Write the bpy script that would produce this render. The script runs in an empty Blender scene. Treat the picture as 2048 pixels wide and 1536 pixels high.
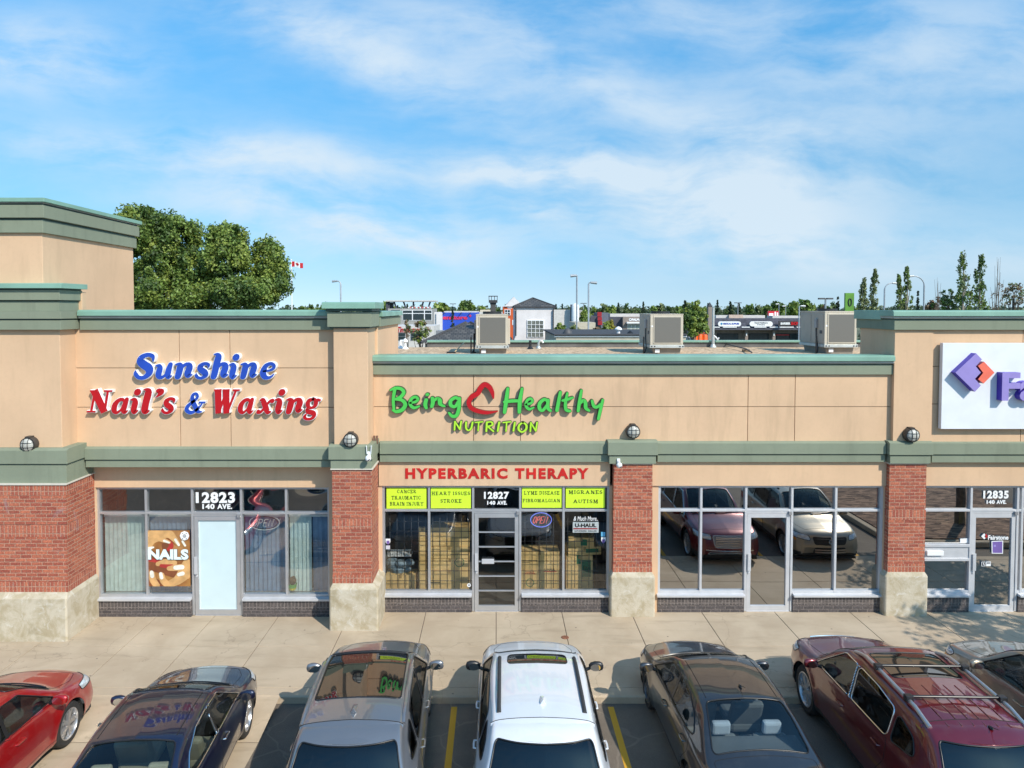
import bpy, bmesh, math, random
import numpy as np
from mathutils import Vector, Matrix
sc = bpy.context.scene
COL = sc.collection
RND = random.Random(11)
rad = math.radians

# ------------------------------------------------------------------ camera, sky, sun, exposure
F, PITCH, CX, CAMD, CAMH = 1400.0, rad(2.0), 993.0, 15.2, 6.657
CYP = 617 + F*math.tan(PITCH)
cam = bpy.data.cameras.new('camera'); camo = bpy.data.objects.new('camera', cam); COL.objects.link(camo)
camo.location = (0, -CAMD, CAMH); camo.rotation_euler = (rad(90)-PITCH, 0, 0)
cam.sensor_width = 36; cam.lens = F/2048*36
cam.shift_x = (1024-CX)/2048; cam.shift_y = -(768-CYP)/2048
cam.clip_start = 0.1; cam.clip_end = 6000
sc.camera = camo
SUN_EL = rad(40); SUN_DIR = Vector((0.64*math.cos(SUN_EL), -0.768*math.cos(SUN_EL), math.sin(SUN_EL)))
sun = bpy.data.lights.new('sun', 'SUN'); sun.energy = 3.55; sun.angle = rad(0.55); sun.color = (1.0, 0.93, 0.82)
suno = bpy.data.objects.new('sun', sun); COL.objects.link(suno)
suno.rotation_euler = SUN_DIR.to_track_quat('Z', 'Y').to_euler(); suno.location = (30, -40, 40)
sc.view_settings.view_transform = 'Standard'; sc.view_settings.look = 'None'
sc.view_settings.exposure = 0.48; sc.view_settings.gamma = 1.0
sc.cycles.blur_glossy = 0.04

def nd(nt, typ, ins=None, **attrs):
    n = nt.nodes.new(typ)
    for k, v in attrs.items(): setattr(n, k, v)
    for k, v in (ins or {}).items():
        s = n.inputs[k]
        if isinstance(v, bpy.types.NodeSocket): nt.links.new(v, s)
        else: s.default_value = v
    return n
def mth(nt, op, a, b=0.0, c=0.0, clamp=False):
    n = nd(nt, 'ShaderNodeMath', {0: a, 1: b, 2: c}, operation=op); n.use_clamp = clamp
    return n.outputs[0]
def mixc(nt, f, a, b, blend='MIX'):
    def c4(v): return v if isinstance(v, bpy.types.NodeSocket) else (tuple(v)+(1,))[:4]
    n = nd(nt, 'ShaderNodeMix', {0: f, 6: c4(a), 7: c4(b)}, data_type='RGBA', blend_type=blend)
    return n.outputs[2]
def ramp(nt, f, lo, hi):
    n = nd(nt, 'ShaderNodeMapRange', {0: f, 1: lo, 2: hi, 3: 0.0, 4: 1.0}, interpolation_type='SMOOTHSTEP')
    return n.outputs[0]

world = bpy.data.worlds.new('World'); sc.world = world; world.use_nodes = True
def build_world():
    nt = world.node_tree; nt.nodes.clear()
    tc = nd(nt, 'ShaderNodeTexCoord'); d = tc.outputs['Generated']
    sp0 = nd(nt, 'ShaderNodeSeparateXYZ', {0: d}); zc = mth(nt, 'ADD', mth(nt, 'MULTIPLY', mth(nt, 'MAXIMUM', sp0.outputs[2], 0.0), .80), .17)
    dv = nd(nt, 'ShaderNodeCombineXYZ', {0: sp0.outputs[0], 1: sp0.outputs[1], 2: zc}).outputs[0]
    dv = nd(nt, 'ShaderNodeVectorMath', {0: dv}, operation='NORMALIZE').outputs[0]
    sky = nd(nt, 'ShaderNodeTexSky', {'Vector': dv}, sky_type='NISHITA', sun_disc=False, sun_elevation=SUN_EL,
             sun_rotation=math.atan2(0.64, -0.768), altitude=600, air_density=1.0, dust_density=0.35, ozone_density=1.6)
    sep = nd(nt, 'ShaderNodeSeparateXYZ', {0: d})
    X, Y, Z = sep.outputs
    iy = mth(nt, 'DIVIDE', 1.0, mth(nt, 'MAXIMUM', mth(nt, 'ABSOLUTE', Y), 0.12))
    az = mth(nt, 'MULTIPLY', X, iy); el = mth(nt, 'MULTIPLY', Z, iy)
    v0 = nd(nt, 'ShaderNodeCombineXYZ', {0: az, 1: el, 2: Y}).outputs[0]
    wob = nd(nt, 'ShaderNodeTexNoise', {'Vector': v0, 'Scale': 4.0, 'Detail': 3.0, 'Roughness': 0.5})
    off = nd(nt, 'ShaderNodeVectorMath', {0: wob.outputs['Color'], 1: (0.5, 0.5, 0.5)}, operation='SUBTRACT').outputs[0]
    off = nd(nt, 'ShaderNodeVectorMath', {0: off, 'Scale': 0.09}, operation='SCALE').outputs[0]
    v = nd(nt, 'ShaderNodeVectorMath', {0: v0, 1: off}, operation='ADD').outputs[0]
    s2 = nd(nt, 'ShaderNodeSeparateXYZ', {0: v}); A, E = s2.outputs[0], s2.outputs[1]
    # broad cloud banks placed by direction: (azimuth, elevation tangent, half width, half height, slope, strength)
    banks = [(-.66, .35, .17, .055, 0, .62), (-.20, .365, .26, .045, -.36, .62), (.10, .335, .26, .045, -.34, .42),
             (-.40, .215, .36, .036, -.04, .66), (.07, .205, .13, .028, 0, .6), (-.17, .105, .19, .042, -.04, .82),
             (.065, .143, .045, .014, -.1, .7), (.33, .11, .27, .08, -.22, .60), (.42, .20, .24, .085, 0, .42),
             (.60, .36, .36, .09, 0, .40), (-.33, .155, .20, .035, 0, .5), (.18, .42, .3, .04, 0, .3), (.75, .06, .2, .06, 0, .3)]
    tot = None
    for a, e, hw, hh, sl, st in banks:
        da = mth(nt, 'SUBTRACT', A, a); de = mth(nt, 'SUBTRACT', mth(nt, 'SUBTRACT', E, e), mth(nt, 'MULTIPLY', da, sl))
        q = mth(nt, 'ADD', mth(nt, 'POWER', mth(nt, 'DIVIDE', da, hw), 2.0), mth(nt, 'POWER', mth(nt, 'DIVIDE', de, hh), 2.0))
        g = mth(nt, 'MULTIPLY', mth(nt, 'EXPONENT', mth(nt, 'MULTIPLY', q, -1.0)), st)
        tot = g if tot is None else mth(nt, 'ADD', tot, g)
    mp = nd(nt, 'ShaderNodeMapping', {'Vector': v, 'Rotation': (0, 0, 0.22), 'Scale': (1.3, 4.2, 1.0)})
    n1 = nd(nt, 'ShaderNodeTexNoise', {'Vector': mp.outputs[0], 'Scale': 3.6, 'Detail': 11.0, 'Roughness': 0.60, 'Distortion': 0.12})
    n2 = nd(nt, 'ShaderNodeTexNoise', {'Vector': v, 'Scale': 3.0, 'Detail': 8.0, 'Roughness': 0.55})
    tex = mth(nt, 'ADD', mth(nt, 'MULTIPLY', n1.outputs[0], 0.75), mth(nt, 'MULTIPLY', n2.outputs[0], 0.6))
    cl = mth(nt, 'MULTIPLY', mth(nt, 'ADD', tot, 0.10), ramp(nt, tex, 0.42, 0.84))
    cl = mth(nt, 'MULTIPLY', cl, 1.28, clamp=True)
    cl = mth(nt, 'MULTIPLY', cl, ramp(nt, Z, 0.0, 0.05))
    hs = nd(nt, 'ShaderNodeHueSaturation', {'Saturation': 1.20, 'Value': 1.0, 'Color': sky.outputs[0]})
    grad = mixc(nt, ramp(nt, Z, 0.0, 0.10), (1.30, 1.0, .76), (.90, 1.06, .90)); grad = mixc(nt, ramp(nt, Z, 0.07, 0.42), grad, (.82, 1.36, 1.28))
    tint = mixc(nt, 1.0, hs.outputs[0], grad, 'MULTIPLY')
    c = mixc(nt, mth(nt, 'MINIMUM', cl, 0.86), tint, (3.55, 4.1, 4.55))
    bg = nd(nt, 'ShaderNodeBackground', {'Color': c, 'Strength': 0.15})
    out = nd(nt, 'ShaderNodeOutputWorld', {'Surface': bg.outputs[0]})
build_world()

# ------------------------------------------------------------------ photo pixel -> place in the world
_s, _c = math.sin(PITCH), math.cos(PITCH)
def _ray(px, py):
    a, b = (px-CX)/F, -(py-CYP)/F
    return a, _c+b*_s, -_s+b*_c
def PW(px, py, y):
    r = _ray(px, py); t = (y+CAMD)/r[1]; return r[0]*t, CAMH+r[2]*t
def PG(px, py, z):
    r = _ray(px, py); t = (z-CAMH)/r[2]; return r[0]*t, -CAMD+r[1]*t
def PX(px, y): return PW(px, 800, y)[0]
def PZ(py, y): return PW(993, py, y)[1]

# ------------------------------------------------------------------ mesh builder and object helpers
class MB:
    def __init__(s): s.v = []; s.f = []; s.m = []
    def add(s, vs, fs, m=0):
        o = len(s.v); s.v += [tuple(map(float, p)) for p in vs]
        s.f += [[i+o for i in f] for f in fs]; s.m += [m]*len(fs); return s
    def box(s, x0, x1, y0, y1, z0, z1, m=0):
        if x1 < x0: x0, x1 = x1, x0
        if y1 < y0: y0, y1 = y1, y0
        if z1 < z0: z0, z1 = z1, z0
        v = [(x0,y0,z0),(x1,y0,z0),(x1,y1,z0),(x0,y1,z0),(x0,y0,z1),(x1,y0,z1),(x1,y1,z1),(x0,y1,z1)]
        return s.add(v, [(0,3,2,1),(4,5,6,7),(0,1,5,4),(1,2,6,5),(2,3,7,6),(3,0,4,7)], m)
    def frustum(s, a, b, m=0):      # a,b = (x0,x1,y0,y1,z)
        v = [(a[0],a[2],a[4]),(a[1],a[2],a[4]),(a[1],a[3],a[4]),(a[0],a[3],a[4]),(b[0],b[2],b[4]),(b[1],b[2],b[4]),(b[1],b[3],b[4]),(b[0],b[3],b[4])]
        return s.add(v, [(0,3,2,1),(4,5,6,7),(0,1,5,4),(1,2,6,5),(2,3,7,6),(3,0,4,7)], m)
    def quad(s, a, b, c, d, m=0): return s.add([a,b,c,d], [(0,1,2,3)], m)
    def prism(s, pts, axis, a, b, m=0):   # 2D polygon extruded along axis 'x','y','z' from a to b
        def P(p, t): return {'x': (t,p[0],p[1]), 'y': (p[0],t,p[1]), 'z': (p[0],p[1],t)}[axis]
        n = len(pts); v = [P(p,a) for p in pts]+[P(p,b) for p in pts]
        return s.add(v, [tuple(range(n)), tuple(range(2*n-1,n-1,-1))]+[(i,i+n,(i+1)%n+n,(i+1)%n) for i in range(n)], m)
    def tube(s, pts, r, n=6, m=0, closed=False, caps=True):
        pts = [Vector(p) for p in pts]; k = len(pts)
        rs = r if isinstance(r, (list, tuple)) else [r]*k
        vs = []; up = Vector((0,0,1)); prev = None
        for i, p in enumerate(pts):
            t = (pts[(i+1)%k]-pts[i-1]) if closed else (pts[min(i+1,k-1)]-pts[max(i-1,0)])
            t = t.normalized() if t.length > 1e-9 else Vector((0,0,1))
            if prev is None:
                u = t.cross(up if abs(t.z) < .9 else Vector((1,0,0))).normalized()
            else:
                u = prev - t*prev.dot(t)
                u = u.normalized() if u.length > 1e-6 else t.orthogonal().normalized()
            prev = u; w = t.cross(u)
            vs += [p+(u*math.cos(2*math.pi*j/n)+w*math.sin(2*math.pi*j/n))*rs[i] for j in range(n)]
        fs = []
        for i in range(k if closed else k-1):
            a, b = i*n, ((i+1)%k)*n
            fs += [(a+j, a+(j+1)%n, b+(j+1)%n, b+j) for j in range(n)]
        if caps and not closed: fs += [tuple(range(n-1,-1,-1)), tuple(range((k-1)*n, k*n))]
        return s.add(vs, fs, m)
    def lathe(s, prof, c, axis='z', n=20, m=0, arc=None):     # prof = [(r,t)...]
        vs = []
        for r, t in prof:
            for j in range(n):
                a = 2*math.pi*j/n; u, w = r*math.cos(a), r*math.sin(a)
                p = {'z': (u,w,t), 'y': (u,t,w), 'x': (t,u,w)}[axis]
                vs.append((p[0]+c[0], p[1]+c[1], p[2]+c[2]))
        fs = []
        for i in range(len(prof)-1):
            fs += [(i*n+j, i*n+(j+1)%n, (i+1)*n+(j+1)%n, (i+1)*n+j) for j in range(n)]
        return s.add(vs, fs, m)
    def ball(s, c, r, n=10, m=0, sq=(1,1,1)):
        prof = [(max(math.sin(math.pi*i/n),1e-4), -math.cos(math.pi*i/n)) for i in range(n+1)]
        o = len(s.v); s.lathe(prof, (0,0,0), 'z', n*2, m)
        for i in range(o, len(s.v)):
            p = s.v[i]; s.v[i] = (c[0]+p[0]*r*sq[0], c[1]+p[1]*r*sq[1], c[2]+p[2]*r*sq[2])
        return s
    def xf(s, M, start=0):
        for i in range(start, len(s.v)): s.v[i] = tuple(M @ Vector(s.v[i]))
        return s
    def build(s, name, mats, parent=None, smooth=False, bevel=0, fixn=True, loc=None):
        me = bpy.data.meshes.new(name)
        mats = mats if isinstance(mats, (list, tuple)) else [mats]
        off = Vector((0,0,0))
        if parent is not None and loc is None: off = wloc(parent)
        if loc is not None: off = Vector(loc)
        me.from_pydata([(p[0]-off.x, p[1]-off.y, p[2]-off.z) for p in s.v], [], s.f)
        for q in mats: me.materials.append(q)
        me.polygons.foreach_set('material_index', s.m)
        if fixn:
            bm = bmesh.new(); bm.from_mesh(me); bmesh.ops.recalc_face_normals(bm, faces=bm.faces); bm.to_mesh(me); bm.free()
        if smooth:
            me.polygons.foreach_set('use_smooth', [True]*len(me.polygons))
            try: me.set_sharp_from_angle(angle=rad(40 if smooth is True else smooth))
            except Exception: pass
        me.update()
        o = bpy.data.objects.new(name, me); COL.objects.link(o)
        if parent is not None: o.parent = parent
        elif loc is not None: o.location = off
        if bevel:
            b = o.modifiers.new('bevel', 'BEVEL'); b.width = bevel; b.segments = 2; b.limit_method = 'ANGLE'; b.angle_limit = rad(35)
        return o
def wloc(o):
    v = Vector(o.location)
    while o.parent: o = o.parent; v += o.location
    return v
def tag(o, label, cat, group=None):
    o['label'] = label; o['category'] = cat
    if group: o['group'] = group
    return o
def thing(name, label, cat, loc=(0,0,0), rz=0.0, group=None):
    o = bpy.data.objects.new(name, None); COL.objects.link(o); o.empty_display_size = .2
    o.location = loc; o.rotation_euler = (0,0,rz)
    return tag(o, label, cat, group)
def struct(o, kind='structure'): o['kind'] = kind; return o
def copy_tree(o, parent=None):
    c = o.copy(); COL.objects.link(c); c.parent = parent
    for ch in list(o.children): copy_tree(ch, c)
    return c

# ------------------------------------------------------------------ materials
def newmat(name):
    m = bpy.data.materials.new(name); m.use_nodes = True; nt = m.node_tree; nt.nodes.clear()
    out = nd(nt, 'ShaderNodeOutputMaterial'); return m, nt, out
def princ(nt, out, col, rough=.6, metal=0.0, normal=None, **kw):
    ins = {'Base Color': col if isinstance(col, bpy.types.NodeSocket) else (tuple(col)+(1,))[:4], 'Roughness': rough, 'Metallic': metal}
    if normal is not None: ins['Normal'] = normal
    for k, v in kw.items(): ins[k.replace('_', ' ')] = v
    p = nd(nt, 'ShaderNodeBsdfPrincipled', ins); nt.links.new(p.outputs[0], out.inputs[0]); return p
def noise(nt, scale, detail=4, rough=.55, vec=None, dist=0.0):
    if vec is None: vec = nd(nt, 'ShaderNodeTexCoord').outputs['Object']
    return nd(nt, 'ShaderNodeTexNoise', {'Vector': vec, 'Scale': scale, 'Detail': detail, 'Roughness': rough, 'Distortion': dist}).outputs[0]
def bump(nt, h, strength=.3, dist=.01): return nd(nt, 'ShaderNodeBump', {'Height': h, 'Strength': strength, 'Distance': dist}).outputs[0]
def mul(c, k): return tuple(min(1.0, x*k) for x in c[:3])
def mat(name, c, rough=.6, metal=0.0, var=.08, scale=3.0, bmp=0.0, bscale=60, **kw):
    m, nt, out = newmat(name)
    col = mixc(nt, ramp(nt, noise(nt, scale), .3, .7), mul(c, 1-var), mul(c, 1+var)) if var else c
    nrm = bump(nt, noise(nt, bscale, 3), bmp, .006) if bmp else None
    princ(nt, out, col, rough, metal, nrm, **kw); return m
def brickmat(name, c1, c2, mortar, swap=False, bw=.215, rh=.075, ms=.010):
    m, nt, out = newmat(name)
    g = nd(nt, 'ShaderNodeNewGeometry').outputs['Position']
    s = nd(nt, 'ShaderNodeSeparateXYZ', {0: g}); h = mth(nt, 'ADD', s.outputs[0], s.outputs[1])
    vec = nd(nt, 'ShaderNodeCombineXYZ', {0: s.outputs[2], 1: h} if swap else {0: h, 1: s.outputs[2]}).outputs[0]
    jit = nd(nt, 'ShaderNodeTexNoise', {'Vector': g, 'Scale': 9.0, 'Detail': 2.0}).outputs['Color']
    jit = nd(nt, 'ShaderNodeVectorMath', {0: jit, 'Scale': .012}, operation='SCALE').outputs[0]
    vec = nd(nt, 'ShaderNodeVectorMath', {0: vec, 1: jit}, operation='ADD').outputs[0]
    b = nd(nt, 'ShaderNodeTexBrick', {'Vector': vec, 'Color1': c1+(1,), 'Color2': c2+(1,), 'Mortar': mortar+(1,), 'Scale': 1.0,
            'Mortar Size': ms, 'Mortar Smooth': .3, 'Bias': 0.0, 'Brick Width': bw, 'Row Height': rh})
    if swap: b.offset = 0.0
    n = noise(nt, 35, 4, .6, g); n2 = noise(nt, 1.6, 5, .6, g)
    col = mixc(nt, .55, b.outputs[0], mixc(nt, ramp(nt, n, .3, .7), (.25,.25,.25), (.8,.8,.8)), 'OVERLAY')
    col = mixc(nt, mth(nt, 'MULTIPLY', ramp(nt, n2, .58, .78), .25), col, mul(mortar, 1.1))
    ef = noise(nt, 2.6, 6, .7, g, .8)
    if c1[0] > .3: col = mixc(nt, mth(nt, 'MULTIPLY', ramp(nt, ef, .60, .72), .5), col, (.34,.25,.25))
    hgt = mth(nt, 'SUBTRACT', mth(nt, 'MULTIPLY', n, .35), b.outputs[1])
    princ(nt, out, col, .85, 0, bump(nt, hgt, .7, .012)); return m
def stuccomat(name, c, stain=.25):
    m, nt, out = newmat(name)
    g = nd(nt, 'ShaderNodeNewGeometry').outputs['Position']
    a = noise(nt, .7, 5, .6, g); b = noise(nt, 90, 3, .6, g)
    st = nd(nt, 'ShaderNodeMapping', {'Vector': g, 'Scale': (2.2, 2.2, .35)}).outputs[0]
    s = noise(nt, 2.0, 6, .6, st)
    col = mixc(nt, ramp(nt, a, .3, .75), mul(c, .93), mul(c, 1.06))
    col = mixc(nt, mth(nt, 'MULTIPLY', ramp(nt, s, .48, .74), stain), col, mul(c, .74))
    col = mixc(nt, mth(nt, 'MULTIPLY', ramp(nt, noise(nt, 7, 4, .7, g), .68, .80), stain*.8), col, mul(c, .68))
    col = mixc(nt, mth(nt, 'MULTIPLY', b, .18), col, mul(c, .82)); col = mixc(nt, mth(nt, 'MULTIPLY', ramp(nt, noise(nt, 14, 6, .7, g), .45, .75), .22), col, mul(c, .80))
    princ(nt, out, col, .92, 0, bump(nt, b, .35, .004)); return m
def glassmat(name, refl, tint, rough=.0):
    m, nt, out = newmat(name)
    t = nd(nt, 'ShaderNodeBsdfTransparent', {'Color': tint+(1,)})
    g = nd(nt, 'ShaderNodeBsdfGlossy', {'Color': (1,1,1,1), 'Roughness': rough})
    lw = nd(nt, 'ShaderNodeLayerWeight', {'Blend': .35})
    f = mth(nt, 'ADD', refl, mth(nt, 'MULTIPLY', lw.outputs['Fresnel'], .35), clamp=True)
    mx = nd(nt, 'ShaderNodeMixShader', {0: f, 1: t.outputs[0], 2: g.outputs[0]})
    nt.links.new(mx.outputs[0], out.inputs[0]); return m
def emitmat(name, c, st):
    m, nt, out = newmat(name)
    e = nd(nt, 'ShaderNodeEmission', {'Color': c+(1,), 'Strength': st}); nt.links.new(e.outputs[0], out.inputs[0]); return m

TAN = (.655,.44,.275); SAGE = (.225,.255,.182)
M_tan = stuccomat('tan_stucco', TAN, .34); M_tan2 = stuccomat('tan_stucco_stained', TAN, .55)
M_sage = stuccomat('sage_stucco', SAGE, .55); M_groove = mat('joint', (.30,.20,.12), .9)
M_cap = mat('green_metal', (.20,.355,.275), .45, 0.0, .12, 1.2); M_capdk = mat('dark_green_metal', (.045,.09,.075), .5)
M_strip = mat('grey_flashing', (.33,.34,.31), .5, .2)
M_brick = brickmat('red_brick', (.43,.13,.070), (.27,.064,.040), (.40,.215,.145))
M_sold = brickmat('red_brick_soldier', (.44,.138,.075), (.30,.074,.046), (.41,.225,.155), True)
M_dbrick = brickmat('charcoal_brick', (.095,.08,.078), (.065,.056,.056), (.15,.125,.115))
M_dsold = brickmat('charcoal_brick_soldier', (.105,.088,.084), (.075,.064,.062), (.19,.16,.145), True)
M_alu = mat('aluminium', (.50,.50,.51), .38, .55, .05, 4); M_aluw = mat('pale_aluminium', (.56,.56,.575), .4, .25, .05, 4)
M_gmid = glassmat('shop_glass', .08, (.93,.96,.95)); M_gtint = glassmat('tinted_glass', .41, (.20,.19,.18))
M_gleft = glassmat('salon_glass', .20, (.84,.90,.90))
M_white = mat('white_paint', (.80,.80,.80), .45, 0, .03); M_black = mat('black_paint', (.018,.018,.02), .4, 0, .1)
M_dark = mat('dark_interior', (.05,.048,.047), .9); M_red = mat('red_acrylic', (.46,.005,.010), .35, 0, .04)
M_blue = mat('blue_acrylic', (.018,.068,.42), .35, 0, .1, 1.5); M_green = mat('green_acrylic', (.07,.50,.075), .35, 0, .05)
M_lime = mat('lime_vinyl', (.60,.85,.035), .5, 0, .04, 1.5); M_limel = mat('lime_acrylic', (.42,.74,.04), .35, 0, .04)
M_darkgreen = mat('dark_green_return', (.02,.07,.03), .5)
M_grey = mat('grey_metal', (.30,.30,.31), .45, .4); M_dgrey = mat('dark_grey', (.07,.07,.075), .6)
def concmat():
    m, nt, out = newmat('stained_concrete'); g = nd(nt, 'ShaderNodeNewGeometry').outputs['Position']
    a = noise(nt, 3.2, 8, .68, g, .6); b = noise(nt, 60, 3, .6, g); e = noise(nt, 5.5, 8, .7, g, 1.0)
    col = mixc(nt, ramp(nt, a, .34, .62), (.40,.33,.215), (.54,.475,.365))
    col = mixc(nt, mth(nt, 'MULTIPLY', ramp(nt, e, .55, .68), .6), col, (.64,.61,.55))
    col = mixc(nt, mth(nt, 'MULTIPLY', ramp(nt, noise(nt, 1.9, 7, .66, g), .54, .72), .5), col, (.26,.21,.12))
    princ(nt, out, col, .9, 0, bump(nt, mth(nt, 'ADD', b, a), .5, .01)); return m
M_conc = concmat()
def walkmat():
    m, nt, out = newmat('sidewalk_concrete'); g = nd(nt, 'ShaderNodeNewGeometry').outputs['Position']
    a = noise(nt, .8, 6, .62, g, .4); b = noise(nt, 120, 3, .6, g); e = noise(nt, 9, 6, .7, g)
    st = noise(nt, 1.0, 5, .6, nd(nt, 'ShaderNodeMapping', {'Vector': g, 'Scale': (.6, 3.5, 1), 'Rotation': (0,0,.5)}).outputs[0])
    col = mixc(nt, ramp(nt, a, .3, .72), (.41,.315,.215), (.525,.42,.30))
    col = mixc(nt, mth(nt, 'MULTIPLY', ramp(nt, st, .52, .72), .42), col, (.27,.21,.14))
    col = mixc(nt, mth(nt, 'MULTIPLY', ramp(nt, e, .60, .76), .45), col, (.24,.185,.13))
    sp = nd(nt, 'ShaderNodeTexVoronoi', {'Vector': g, 'Scale': 2.6}, feature='F1').outputs[0]
    col = mixc(nt, mth(nt, 'MULTIPLY', mth(nt, 'SUBTRACT', 1.0, ramp(nt, sp, .035, .06)), .8), col, (.07,.055,.045))
    cr = nd(nt, 'ShaderNodeTexVoronoi', {'Vector': nd(nt, 'ShaderNodeVectorMath', {0: g, 1: nd(nt, 'ShaderNodeVectorMath', {0: nd(nt, 'ShaderNodeTexNoise', {'Vector': g, 'Scale': 1.6, 'Detail': 5.0}).outputs['Color'], 'Scale': .9}, operation='SCALE').outputs[0]}, operation='ADD').outputs[0], 'Scale': .33}, feature='DISTANCE_TO_EDGE').outputs[0]
    col = mixc(nt, mth(nt, 'MULTIPLY', mth(nt, 'SUBTRACT', 1.0, ramp(nt, cr, .0008, .004)), .28), col, (.12,.09,.06))
    col = mixc(nt, mth(nt, 'MULTIPLY', b, .3), col, (.36,.30,.22))
    princ(nt, out, col, .9, 0, bump(nt, b, .3, .004)); return m
M_walk = walkmat()
def asphmat():
    m, nt, out = newmat('asphalt'); g = nd(nt, 'ShaderNodeNewGeometry').outputs['Position']
    a = noise(nt, .9, 6, .6, g, .5); b = noise(nt, 130, 3, .7, g); v = nd(nt, 'ShaderNodeTexVoronoi', {'Vector': nd(nt, 'ShaderNodeVectorMath', {0: g, 1: nd(nt, 'ShaderNodeVectorMath', {0: nd(nt, 'ShaderNodeTexNoise', {'Vector': g, 'Scale': 1.2}).outputs['Color'], 'Scale': .8}, operation='SCALE').outputs[0]}, operation='ADD').outputs[0], 'Scale': .38}, feature='DISTANCE_TO_EDGE').outputs[0]
    col = mixc(nt, ramp(nt, a, .3, .7), (.105,.086,.068), (.165,.134,.103))
    col = mixc(nt, ramp(nt, b, .45, .75), col, (.27,.225,.18))
    col = mixc(nt, mth(nt, 'MULTIPLY', mth(nt, 'SUBTRACT', 1.0, ramp(nt, v, .003, .010)), .3), col, (.30,.245,.19))
    princ(nt, out, col, .93, 0, bump(nt, b, .6, .006)); return m
M_asph = asphmat()
def yelmat():
    m, nt, out = newmat('yellow_road_paint'); g = nd(nt, 'ShaderNodeNewGeometry').outputs['Position']
    col = mixc(nt, ramp(nt, noise(nt, 38, 5, .7, g), .66, .72), (.62,.33,.025), (.09,.075,.06))
    princ(nt, out, col, .8); return m
M_yel = yelmat()
def gravmat():
    m, nt, out = newmat('roof_gravel'); g = nd(nt, 'ShaderNodeNewGeometry').outputs['Position']
    v = nd(nt, 'ShaderNodeTexVoronoi', {'Vector': g, 'Scale': 11.0}); c = nd(nt, 'ShaderNodeSeparateColor', {0: v.outputs['Color']})
    col = mixc(nt, c.outputs[0], (.38,.245,.14), (.80,.57,.36)); col = mixc(nt, mth(nt, 'MULTIPLY', ramp(nt, v.outputs[0], .5, .85), .55), col, (.16,.11,.07))
    princ(nt, out, col, .9, 0, bump(nt, v.outputs[0], .6, -.03)); return m
M_grav = gravmat()

# ------------------------------------------------------------------ lettering
def text_geo(body, size=1.0, extrude=.02, bold=0.0, shear=0.0, spacing=1.0):
    cu = bpy.data.curves.new('lettering', 'FONT'); cu.body = body; cu.size = size; cu.extrude = extrude; cu.offset = bold
    cu.shear = shear; cu.space_character = spacing; cu.align_x = 'LEFT'; cu.resolution_u = 3
    o = bpy.data.objects.new('lettering', cu); COL.objects.link(o)
    me = bpy.data.meshes.new_from_object(o.evaluated_get(bpy.context.evaluated_depsgraph_get()))
    v = [tuple(p.co) for p in me.vertices]; f = [list(p.vertices) for p in me.polygons]
    bpy.data.objects.remove(o); bpy.data.curves.remove(cu); bpy.data.meshes.remove(me); return v, f
def lettering(mb, body, x0, x1, z0, z1, y, depth=.01, bold=.02, shear=0, spacing=1.0, m=0, rot=0):
    """fit the words into the box x0..x1, z0..z1, standing on the plane y and facing -y"""
    v, f = text_geo(body, 1.0, .5, bold, shear, spacing)
    xs = [p[0] for p in v]; zs = [p[1] for p in v]
    a, b, c, d = min(xs), max(xs), min(zs), max(zs)
    vs = [(x0+(p[0]-a)/(b-a)*(x1-x0), y-depth*.5-p[2]*depth, z0+(p[1]-c)/(d-c)*(z1-z0)) for p in v]
    if rot:
        xc, zc = (x0+x1)/2, (z0+z1)/2; ca, sa = math.cos(rot), math.sin(rot)
        vs = [(xc+(p[0]-xc)*ca-(p[2]-zc)*sa, p[1], zc+(p[0]-xc)*sa+(p[2]-zc)*ca) for p in vs]
    mb.add(vs, f, m); return mb
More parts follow.
